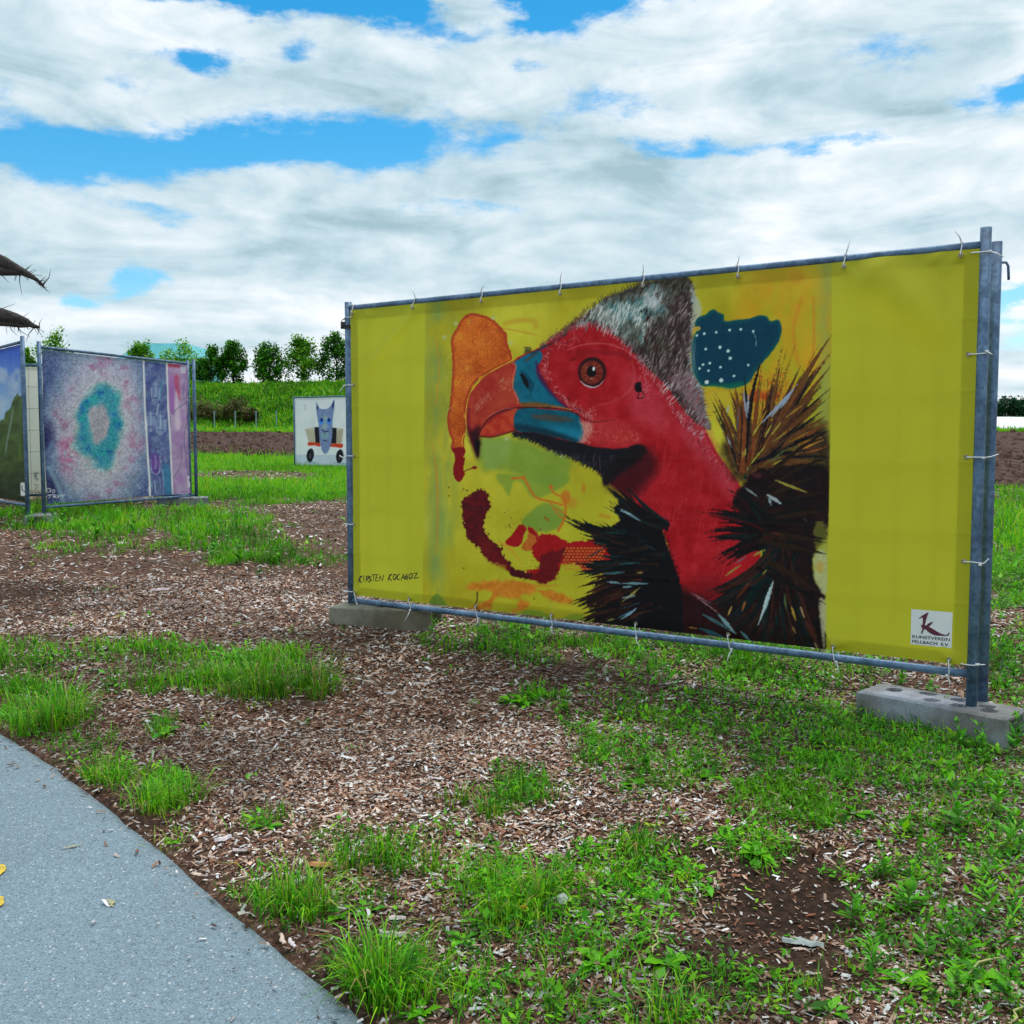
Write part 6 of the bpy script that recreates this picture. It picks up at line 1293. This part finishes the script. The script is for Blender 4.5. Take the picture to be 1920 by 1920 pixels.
# leafy weeds: upright stems with narrow leaves, and flat rosettes
def weed_mesh(seed, h, nst, nl, L0, wr=.15):
    rs = np.random.RandomState(seed); ps = []; stems = MB()
    for s_ in range(nst):
        a = rs.rand() * 6.283; ln = h * rs.uniform(.6, 1.05); lean = rs.uniform(.02, .30)
        pts = [np.array([.01 * math.cos(a), .01 * math.sin(a), -.01]) + np.array([math.cos(a) * lean * t * t * ln, math.sin(a) * lean * t * t * ln, t * ln]) for t in np.linspace(0, 1, 5)]
        stems.tube(pts, [.0024, .0022, .0019, .0015, .0008], 5, False, col=lin((86, 130, 40)))
        t = rs.uniform(.08, 1.0, nl); P = np.array([[np.interp(k, np.linspace(0, 1, 5), [q[j] for q in pts]) for j in range(3)] for k in t])
        L_ = L0 * rs.uniform(.6, 1.25, nl) * (1.15 - .6 * t); az = np.arange(nl) * 2.4 + rs.rand(nl); el = rs.uniform(.15, .75, nl) + t * .45
        c = GREENS[rs.choice([0, 1, 3, 4, 6], nl)] * rs.uniform(.75, 1.3, (nl, 1)); ps.append(leaves(P[:, 0], P[:, 1], P[:, 2], L_, L_ * wr, az, el, c, rs))
    V, Fc, C_ = joinup(ps); return stems.mesh('stem', M['leaf'], True), mesh_from('leaves', V, Fc, M['leaf'], False, np.clip(C_, 0, .6))
def rosette_mesh(seed, L0, nl, wr=.2, bright=1.0):
    rs = np.random.RandomState(seed); parts = []
    for k in range(nl):
        az = k * 2.4 + rs.rand() * .5; L_ = L0 * rs.uniform(.6, 1.15); el = rs.uniform(.1, .75); W = L_ * wr * rs.uniform(.8, 1.2)
        seg = 6; t = np.linspace(0, 1, seg); r = L_ * t * np.cos(el); zz = L_ * t * np.sin(el) - L_ * .35 * t * t; prof = np.array([.15, .45, .85, 1, .7, .02]) * W * (1 + .25 * np.array([0, 1, -1, 1, -1, 0]))
        cx, sx = math.cos(az), math.sin(az); Lf = np.stack([r * cx - prof * sx, r * sx + prof * cx, zz + prof * .2], -1); Rt = np.stack([r * cx + prof * sx, r * sx - prof * cx, zz + prof * .2], -1); Md = np.stack([r * cx, r * sx, zz], -1)
        V = np.concatenate([Lf, Md, Rt]); Fc = []
        for i in range(seg - 1):
            for b in (0, seg): Fc += [[b + i, b + i + 1, b + seg + i + 1], [b + i, b + seg + i + 1, b + seg + i]]
        c = GREENS[rs.choice([0, 1, 3, 4])] * rs.uniform(.75, 1.2) * bright; parts.append((V + [0, 0, .004], np.array(Fc), np.repeat(c[None], len(V), 0)))
    V, Fc, C_ = joinup(parts); return mesh_from('leaves', V, Fc, M['leaf'], True, np.clip(C_, 0, .6))
WV = [weed_mesh(k, 1.0, [2, 3, 2, 4, 3, 5][k], [15, 13, 18, 12, 14, 11][k], [.26, .30, .24, .30, .34, .28][k], [.13, .15, .12, .17, .15, .2][k]) for k in range(6)]
def plant_weed(px_, py_, h, v, lab, grp):
    x, y, z = ground_at(px_, py_); e = empty('leafy_weed', (x, y, z), lab, 'weed', grp, rz=(px_ * 7.13) % 6.28); e.scale = (h, h, h)
    for nm, me in zip(('stem', 'leaves'), WV[v]):
        o = bpy.data.objects.new(nm, me); link(o); o.parent = e
rw = random.Random(6)
for k in range(26):
    plant_weed(790 + k * 33 + rw.uniform(-14, 14), 1196 + (k * 33) * .105 + rw.uniform(-14, 26), rw.uniform(.07, .16), rw.randrange(6), 'leafy weed growing under the lower rail of the bird banner', 'weeds under the bird banner rail')
for (px_, py_) in [(1640, 1372), (1800, 1400), (1838, 1412), (1880, 1400), (1905, 1415), (1762, 1350), (1690, 1290), (1905, 1330), (1885, 1300), (1900, 1270), (1882, 1230), (1745, 1300)]:
    plant_weed(px_, py_, rw.uniform(.10, .19), rw.randrange(6), 'leafy weed standing round the pale socketed concrete foot', 'weeds round the pale concrete foot')
for (px_, py_) in [(1740, 1790), (1770, 1760), (1810, 1790), (1850, 1740), (1880, 1780), (1700, 1700), (1905, 1700), (1660, 1640), (1850, 1650), (1760, 1660), (1890, 1880), (1640, 1830), (1900, 1600), (1800, 1560), (1700, 1560), (1600, 1720), (1580, 1640), (1790, 1880), (1870, 1530), (1720, 1490)]:
    plant_weed(px_, py_, rw.uniform(.10, .21), rw.randrange(6), 'tall leafy weed on the bare dark soil farther forward than the concrete foot', 'weeds on the dark soil')
for (px_, py_) in [(1110, 1440), (1095, 1432), (1125, 1446), (1300, 1400), (1420, 1420), (1530, 1400), (1380, 1340), (1240, 1330), (1060, 1340)]:
    plant_weed(px_, py_, rw.uniform(.07, .14), rw.randrange(6), 'leafy weed in the wood chips midway between banner and dandelion clock', 'weeds in the middle of the chips')
for (px_, py_) in [(60, 985), (105, 990), (160, 985), (180, 1012), (250, 1000), (300, 995), (345, 1020), (380, 1000), (430, 1030), (470, 1005), (500, 1030), (520, 1050), (560, 1055), (135, 975), (220, 975), (400, 1045), (450, 1055), (70, 982), (85, 988), (100, 984), (40, 980), (118, 992), (55, 990), (20, 985)]:
    plant_weed(px_, py_, rw.uniform(.16, .30), rw.randrange(6), 'tall green weed at the foot of the nebula and mountain banners', 'weeds before the nebula banner')
RM = [rosette_mesh(40, 1, 11, .17), rosette_mesh(41, 1, 9, .24), rosette_mesh(42, 1, 13, .14)]
for i, (px_, py_, r) in enumerate([(1420, 1600, .085), (1365, 1560, .07), (1600, 1530, .08), (1120, 1800, .075), (1250, 1800, .07), (980, 1320, .10), (1010, 1308, .09), (955, 1318, .08), (430, 1232, .13), (790, 1905, .055), (640, 1718, .06), (690, 1712, .06), (1700, 1830, .08), (1830, 1830, .08), (1560, 1900, .06), (1330, 1460, .07), (312, 1378, .07), (500, 1550, .06), (1770, 1450, .09), (1190, 1480, .06), (870, 1760, .06), (1500, 1420, .08)]):
    x, y, z = ground_at(px_, py_); o = bpy.data.objects.new('broadleaf_rosette', RM[i % 3]); link(o); o.location = (x, y, z); o.scale = (r, r, r); o.rotation_euler = (0, 0, i * 1.7)
    where = {0: 'at the rim of the dark soil patch', 1: 'in the weeds in front of the pale concrete foot', 2: 'in the grass round the dandelions', 3: 'in the clear chips below the handwritten name', 4: 'in the chips near the asphalt path'}
    w_ = [1, 1, 1, 2, 2, 3, 3, 3, 4, 4, 4, 4, 0, 0, 0, 1, 4, 4, 1, 3, 2, 1][i]
    tag(o, 'flat rosette of broad green leaves ' + where[w_], 'rosette plant', 'rosettes ' + where[w_])

# dandelion clock and one yellow flower
def dandelion(px_, py_, clock):
    x, y, z = ground_at(px_, py_); h = .055 if clock else .035
    e = empty('dandelion', (x, y, z), 'round white dandelion seed head above the grass' if clock else 'small yellow dandelion flower beside the seed head', 'dandelion')
    mb = MB(); mb.tube([(0, 0, -.01), (.003, 0, h * .5), (.004, .002, h)], .0018, 6, col=lin((120, 150, 70))); o = bpy.data.objects.new('stem', mb.mesh('stem', M['leaf'], True)); link(o); o.parent = e
    rs = np.random.RandomState(3); mb = MB(); c = np.array([.004, .002, h])
    if clock:
        for k in range(120):
            d = rs.normal(0, 1, 3); d /= np.linalg.norm(d); p = c + d * .0125; u = np.cross(d, [0.3, 0.5, 1]); u /= np.linalg.norm(u); w = np.cross(d, u)
            for a in (0, 2.1, 4.2): mb.add([p, p + (math.cos(a) * u + math.sin(a) * w) * .0035 + d * .0015, p + (math.cos(a + .5) * u + math.sin(a + .5) * w) * .0035 + d * .0015], [(0, 1, 2)], (.8, .8, .84))
            mb.add([c, p, p + u * .0006], [(0, 1, 2)], (.6, .6, .55))
    else:
        for k in range(60):
            a = k * 2.4; el = .2 + .9 * (k / 60); d = np.array([math.cos(a) * math.cos(el), math.sin(a) * math.cos(el), math.sin(el)]); s_ = np.array([-math.sin(a), math.cos(a), 0]) * .0014
            mb.add([c - s_, c + s_, c + d * .012 + s_, c + d * .012 - s_], [(0, 1, 2, 3)], lin((225, 180, 20)))
    o = bpy.data.objects.new('seed_head' if clock else 'flower_head', mb.mesh('head', M['leaf'])); link(o); o.parent = e
dandelion(1052, 1712, True); dandelion(980, 1722, False)

# loose bits: pale split wood, bark, twigs, one brown leaf, crumb of earth on the path
def wood_bit(px_, py_, ln, wd, ang, col, lab, name='wood_splinter', cat='wood piece', grp='larger wood pieces'):
    x, y, z = ground_at(px_, py_); rr = random.Random(int(px_ + py_)); n = 7; V = []; mb = MB()
    for k in range(n):
        t = k / (n - 1) - .5; w = wd * (.35 + .65 * math.cos(t * 2.2)) * rr.uniform(.75, 1.2); yb = rr.gauss(0, wd * .12)
        V += [(t * ln, yb - w / 2, .004), (t * ln, yb - w * .2, .004 + wd * .28 * rr.uniform(.6, 1.2)), (t * ln, yb + w * .3, .004 + wd * .22 * rr.uniform(.6, 1.2)), (t * ln, yb + w / 2, .004)]
    Fc = [(4 * k + j, 4 * k + (j + 1) % 4, 4 * k + 4 + (j + 1) % 4, 4 * k + 4 + j) for k in range(n - 1) for j in range(4)] + [(3, 2, 1, 0), (4 * n - 4, 4 * n - 3, 4 * n - 2, 4 * n - 1)]
    mb.add(V, Fc, lin(col)); o = bpy.data.objects.new(name, mb.mesh(name, M['chip'])); link(o); o.location = (x, y, z + .006); o.rotation_euler = (rr.uniform(-.1, .1), rr.uniform(-.08, .08), ang); tag(o, lab, cat, grp)
for i, (px_, py_, ln, wd, a) in enumerate([(418, 1578, .055, .028, .5), (450, 1600, .05, .016, -.3), (530, 1768, .05, .014, -1.2), (548, 1775, .05, .012, -1.0), (735, 1760, .075, .028, -.3), (600, 1690, .07, .014, -.9), (640, 1708, .05, .012, -.5), (300, 1110, .12, .045, .2), (1135, 1580, .05, .02, .2), (690, 1606, .05, .012, -.2), (745, 1730, .045, .02, .1), (370, 1645, .04, .014, -.6), (560, 1660, .05, .016, 1.2), (1240, 1690, .05, .012, -.4), (620, 1530, .06, .014, .6), (820, 1470, .06, .012, -.5), (900, 1590, .05, .016, .3), (240, 1300, .08, .02, -.8)]):
    wood_bit(px_, py_, ln, wd, a, [(206, 196, 200), (190, 176, 178), (214, 190, 176)][i % 3], 'pale split wood piece among the chips, larger than the rest')
wood_bit(1505, 1757, .105, .03, -.1, (150, 160, 158), 'long grey weathered wood piece on the dark soil', grp=None)
wood_bit(600, 1630, .07, .03, .1, (190, 140, 92), 'curled tan bark piece in the chips near the path', grp=None)
wood_bit(412, 1716, .03, .014, .1, (70, 44, 40), 'dark brown bark crumb lying on the asphalt', grp=None)
for i, (px_, py_, ln, a) in enumerate([(660, 1715, .14, .5), (770, 1440, .10, -.5), (1440, 1490, .14, -1.1), (1475, 1580, .16, -.6), (1850, 1815, .18, .6), (1900, 1900, .16, 1.0), (1480, 1470, .10, 1.2), (1230, 1770, .12, 1.3), (560, 1585, .10, -.7), (40, 1905, .06, -.9)]):
    x, y, z = ground_at(px_, py_); rr = random.Random(i); mb = MB(); q = [np.array([ln * (t - .5), rr.gauss(0, ln * .07) * (0 < t < 1), .012 + ln * .25 * (.25 - (t - .5) ** 2) * rr.uniform(.2, 1)]) for t in np.linspace(0, 1, 6)]
    mb.tube(q, [.0022, .0028, .003, .0028, .0024, .0014], 6, col=lin((92, 70, 58) if i in (0, 1, 8, 9) else (176, 172, 120))); o = bpy.data.objects.new('dry_stalk', mb.mesh('dry_stalk', M['chip'], True)); link(o); o.location = (x, y, z + .004); o.rotation_euler = (0, 0, a)
    tag(o, 'thin dark twig lying on the chips or the asphalt' if i in (0, 1, 8, 9) else 'thin pale dry stalk arching over the green weeds', 'twig' if i in (0, 1, 8, 9) else 'dry stalk', 'dark twigs' if i in (0, 1, 8, 9) else 'pale dry stalks')

# ------------------------------------------------------------------ background: bank plants, trees, hall, crop covers
def crown_mesh(seed, rx, rz, n, leaf, cols, shape=1.0):
    rs = np.random.RandomState(seed); k = 34
    u = rs.normal(0, 1, (k, 3)); u /= np.linalg.norm(u, axis=1)[:, None]; r = rs.uniform(.35, .95, k) ** .6
    cen = u * r[:, None] * [rx, rx, rz]; cen[:, :2] *= (1 - .45 * shape * np.clip(cen[:, 2:] / rz, -.4, 1)); cs = rs.uniform(.24, .46, k) * rx
    ci = rs.randint(0, k, n); d = rs.normal(0, 1, (n, 3)); d /= np.linalg.norm(d, axis=1)[:, None]; p = cen[ci] + d * (cs[ci] * rs.rand(n) ** .4)[:, None] * [1, 1, 1.15]
    out = rs.rand(n) < .06; p[out] += d[out] * rx * .22
    a = rs.rand(n) * 6.283; e = rs.uniform(-1.2, 1.2, n); L_ = leaf * rs.uniform(.6, 1.4, n)
    c = cols[rs.randint(0, len(cols), n)] * (np.array(rs.uniform(.7, 1.35, k))[ci] * rs.uniform(.75, 1.3, n))[:, None]
    V, Fc, C_ = leaves(p[:, 0], p[:, 1], p[:, 2], L_, L_ * .42, a, e, c, rs); return mesh_from('crown', V, Fc, M['leaf'], False, np.clip(C_, 0, .5))
def trunk_mesh(seed, h, r, rx):
    rs = random.Random(seed); mb = MB(); mb.tube([(0, 0, -.3), (.02 * h, 0, h * .35), (0, .02 * h, h * .7), (.03 * h, 0, h * .98)], [r, r * .8, r * .5, r * .12], 7)
    for k in range(9):
        z = h * rs.uniform(.22, .8); a = rs.uniform(0, 6.28); ln = rx * rs.uniform(.5, .95); mb.tube([(0, 0, z), (math.cos(a) * ln * .5, math.sin(a) * ln * .5, z + ln * .45), (math.cos(a) * ln, math.sin(a) * ln, z + ln * 1.0)], [r * .4, r * .25, r * .06], 5)
    return mb.mesh('trunk', M['bark'], True)
DK = lin(np.array([(70, 140, 24), (50, 112, 24), (86, 160, 28), (36, 82, 22)])); LT = lin(np.array([(120, 192, 30), (96, 172, 28), (136, 204, 36), (76, 142, 26)])); BL = lin(np.array([(44, 96, 60), (34, 78, 56), (56, 112, 62), (30, 62, 50)])); BRN = lin(np.array([(104, 86, 56), (80, 84, 44), (112, 96, 60), (76, 112, 40)]))
def tree(px_, base_y, top_y, wpx, dist, seed, cols, lab, name='tree', cat='tree', grp='trees on the embankment crest', zb=None, n=4600, shape=.95, cover_=.93):
    x = (px_ - CX) / F * dist; pb = at_y(px_, base_y, dist); z0 = float(pb[2]) if zb is None else zb
    pt = at_y(px_, top_y, dist); h = float(pt[2]) - z0; rx = wpx / F * dist * .5
    e = empty(name, (float(pb[0]), dist, z0), lab, cat, grp)
    tm = trunk_mesh(seed, h * .92, max(.05, h * .02), rx); o = bpy.data.objects.new('trunk', tm); link(o); o.parent = e
    cm = crown_mesh(seed, rx, h * cover_ * .5, n, max(.17, dist * .0023), cols, shape); o = bpy.data.objects.new('crown', cm); link(o); o.parent = e; o.location = (0, 0, h * (1 - cover_ * .5))
def crest(px_, d=17.5):
    """point on the bank d metres behind its foot along a pixel column"""
    k = (px_ - CX) / F; y = 99.0
    for _ in range(8):
        x = k * y; y, z = bank_pt(np.array(x), d); y = float(y)
    return k * y, y, float(z)
for i, (px_, ty, w, cols, lab) in enumerate([(394, 650, 62, DK, 'dark broad tree on the bank crest, first beside the nebula banner'), (437, 640, 56, DK, 'dark pointed tree on the bank crest, touching its broader neighbour'), (505, 644, 66, DK, 'loose tree on the bank crest with sky gaps on both sides'), (566, 630, 66, LT * .8, 'tall bright-leaved tree on the bank crest above the cat banner'), (630, 626, 64, DK, 'tall tree on the bank crest right beside the left banner post'), (690, 640, 60, DK, 'tree on the bank crest largely covered by the bird banner')]):
    x, y, z = crest(px_, 18.5); tree(px_, 720, ty, w, y, 200 + i, cols, lab, zb=z - .1)
for i, (px_, ty, w, lab) in enumerate([(335, 645, 84, 'round light green tree rising over the right end of the nebula banner'), (264, 640, 52, 'small light green tree in front of the turquoise hall'), (104, 622, 72, 'round light green tree top above the left end of the nebula banner'), (52, 655, 40, 'low light green tree behind the gap between two steel posts')]):
    x, y, z = crest(px_, 24); tree(px_, 720, ty, w, y, 220 + i, LT, lab, zb=z - .3, grp='light green trees behind the panels', shape=.2)
for i, (px_, ty, w) in enumerate([(1862, 752, 40), (1888, 738, 44), (1908, 752, 36), (1932, 742, 46), (1960, 750, 46)]):
    tree(px_, 790, ty, w, 235, 240 + i, BL, 'distant bluish tree beyond the white crop covers', zb=6.6, grp='distant trees beyond the field', n=1500, shape=.3)
for i, (px_, ty, w, d, lab) in enumerate([(442, 752, 56, 3.0, 'brown leafless shrub at the foot of the grassy bank'), (382, 752, 60, 3.4, 'wide brownish shrub on the bank next to the nebula banner'), (470, 764, 30, 2.2, 'small brown shrub next to the wire fence posts')]):
    x, y, z = crest(px_, d); tree(px_, 790, ty, w, y, 260 + i, BRN, lab, 'shrub', 'shrub', 'brown shrubs on the bank', zb=z - .1, n=1500, shape=.1, cover_=.98)
simple('post_green', [(.3, (.16, .30, .30)), (.7, (.26, .44, .42))], 10, .6)
for px_ in (404, 443, 482, 520, 558, 596):
    k = (px_ - CX) / F; y = 80.2; x = k * y; z = float(terr(x, y)); mb = MB(); mb.tube([(x, y, z - .2), (x, y, z + 1.5)], .045, 8); mb.box((x, y, z + 1.5), (.055, 0, 0), (0, .055, 0), (0, 0, .03))
    put('fence_post', mb.mesh('fence_post', M['post_green']), None, (x, y, z), 'thin green-grey wire fence post at the foot of the bank', 'fence post', 'wire fence posts')
def bank_grass():
    rs = np.random.RandomState(31); n = 42000; d = rs.rand(n) * 19; k = -.37 + .25 * rs.rand(n); y = 82 + d; x = k * y; yy, z = bank_pt(x, d)
    col = GREENS[rs.choice(len(GREENS), n)] * np.clip(fbm(x, d, 2.2, 131, 4) * 2.0 - .1, .3, 1.3)[:, None] * rs.uniform(.6, 1.2, (n, 1))
    V, Fc, C_ = blades(x, yy, z, 0.24 * np.exp(rs.normal(0, .4, n)), .05 * rs.uniform(.6, 1.3, n), np.clip(rs.normal(.5, .3, n), .05, 1), col, rs)
    put('bank_grass', mesh_from('bank_grass', V, Fc, M['grass_blade'], True, np.clip(C_, 0, .5)), kind='stuff', label='long rough grass on the embankment', cat='grass')
bank_grass()
# turquoise hall beyond the bank
e = empty('hall', (-56.5, 150, 4.5), 'big turquoise hall with sloping roof ends beyond the trees', 'hall')
x0, x1 = -57.0, -46.0; zb_, ze_, zr_ = -6, 8.8, 11.2
mb = MB(); mb.add([(x0 + 56.5, 0, zb_), (x1 + 56.5, 0, zb_), (x1 + 56.5, 14, zb_), (x0 + 56.5, 14, zb_), (x0 + 56.5, 0, ze_), (x1 + 56.5, 0, ze_), (x1 + 56.5, 14, ze_), (x0 + 56.5, 14, ze_)], [(0, 1, 5, 4), (1, 2, 6, 5), (2, 3, 7, 6), (3, 0, 4, 7)])
o = bpy.data.objects.new('wall', mb.mesh('wall', M['turquoise_sheet'])); link(o); o.parent = e
mb = MB(); mb.add([(-.9, -.4, ze_), (10.9, -.4, ze_), (10.9, 14.4, ze_), (-.9, 14.4, ze_), (2.2, 2, zr_), (8.6, 2, zr_), (8.6, 12, zr_), (2.2, 12, zr_)], [(0, 1, 5, 4), (1, 2, 6, 5), (2, 3, 7, 6), (3, 0, 4, 7), (4, 5, 6, 7), (3, 2, 1, 0)])
o = bpy.data.objects.new('roof', mb.mesh('roof', M['turquoise_sheet'])); link(o); o.parent = e
# white fleece over crop rows
def fleece():
    for j in range(2):
        y0 = 79 + j * 22; ys_ = np.linspace(y0, y0 + 20, 40); xs_ = np.linspace(22, 110, 90); X, Y = np.meshgrid(xs_, ys_); t = (Y - y0) / 20
        Z = terr(X, Y) + .10 + .35 * np.abs(np.sin((Y - y0) / 2.5 * math.pi)) ** .6 + (fbm(X, Y, 2, 141 + j, 3) - .5) * .2
        Z = np.where((t < .001) | (t > .999), terr(X, Y) - .1, Z)
        put('crop_cover', mesh_from('crop_cover', np.stack([X, Y, Z], -1).reshape(-1, 3), grid_faces(40, 90), M['fleece'], True), None, (66, y0, float(terr(0, y0))), ['white fleece over crop rows next to the ploughed field edge', 'white fleece over crop rows farther up towards the distant trees'][j], 'crop cover')
fleece()

# dead tree whose drooping limbs reach in from the left
def dead_tree():
    dist = 8.2; tx, ty = -5.6, 8.5; z0 = float(gz(np.array(tx), np.array(ty)))
    e = empty('dead_tree', (tx, ty, z0), 'bare dark tree whose drooping branch tips hang above the left banners', 'tree')
    def q(px_, py_, d=dist): return at_y(px_, py_, d) - np.array([tx, ty, z0])
    mb = MB(); mb.tube([(0, 0, -.2), (.03, .02, .9), (-.05, 0, 1.8), (.02, -.03, 2.9), (.05, 0, 3.6)], [.17, .14, .12, .08, .02], 10)
    o = bpy.data.objects.new('trunk', mb.mesh('trunk', M['bark'], True)); link(o); o.parent = e
    rs = random.Random(3)
    def limb(pts, rad, root):
        mb = MB(); mb.tube([root] + [q(*p) for p in pts], rad, 8)
        P = [q(*p) for p in pts]
        for k in range(34):
            i = rs.randrange(len(P) - 1); p = P[i] + (P[i + 1] - P[i]) * rs.random(); d = np.array([rs.uniform(-.3, 1), rs.uniform(-.5, .5), rs.uniform(-1, .7)]); d /= np.linalg.norm(d); ln = rs.uniform(.03, .2) * rs.random() ** .5
            mb.tube([p, p + d * ln * .5, p + d * ln + np.array([rs.gauss(0, .02), 0, rs.gauss(0, .02)])], [.0045, .003, .001], 4)
        o = bpy.data.objects.new('branch', mb.mesh('branch', M['bark'], True)); link(o); o.parent = e
    limb([(-120, 450), (-60, 465), (-20, 480), (10, 492), (35, 506), (55, 516), (70, 525), (82, 536)], [.08, .06, .055, .05, .042, .034, .024, .013, .008], (.0, 0, 2.6))
    limb([(-60, 505), (-20, 507), (15, 509), (35, 511), (52, 515)], [.05, .045, .04, .034, .024, .010], (.0, 0, 2.5))
    limb([(-120, 560), (-60, 572), (-20, 584), (10, 592), (30, 597), (50, 604), (62, 611), (74, 614)], [.09, .07, .065, .055, .05, .042, .03, .019, .01], (.0, 0, 2.0))
    limb([(-60, 598), (-20, 604), (15, 607), (40, 610), (54, 612)], [.04, .03, .028, .022, .02, .008], (.0, 0, 1.95))
dead_tree()

# faint yellow scuffs of old paint on the asphalt
simple('faded_paint', [(.45, (.24, .27, .24)), (.62, (.42, .36, .12))], 120, .85, detail=8)
def scuff(px_, py_, ln, wd, ang, seed):
    x, y = on_terr(px_, py_); rr = random.Random(seed); mb = MB(); n = 14; V = []
    for k in range(n):
        t = k / (n - 1); w = wd * math.sin(math.pi * min(.97, max(.03, t))) * rr.uniform(.4, 1.1); c = np.array([x + math.cos(ang) * ln * (t - .5), y + math.sin(ang) * ln * (t - .5)]) + np.array([-math.sin(ang), math.cos(ang)]) * rr.gauss(0, wd * .2)
        for sg_ in (-1, 1):
            q = c + np.array([-math.sin(ang), math.cos(ang)]) * w * sg_; V.append((q[0], q[1], float(terr(q[0], q[1])) + .0192))
    mb.add(V, [(2 * k, 2 * k + 2, 2 * k + 3, 2 * k + 1) for k in range(n - 1)]); put('path_marking', mb.mesh('path_marking', M['faded_paint']), kind='structure')
scuff(208, 1698, .055, .012, -.9, 1); scuff(135, 1592, .07, .006, .5, 2)
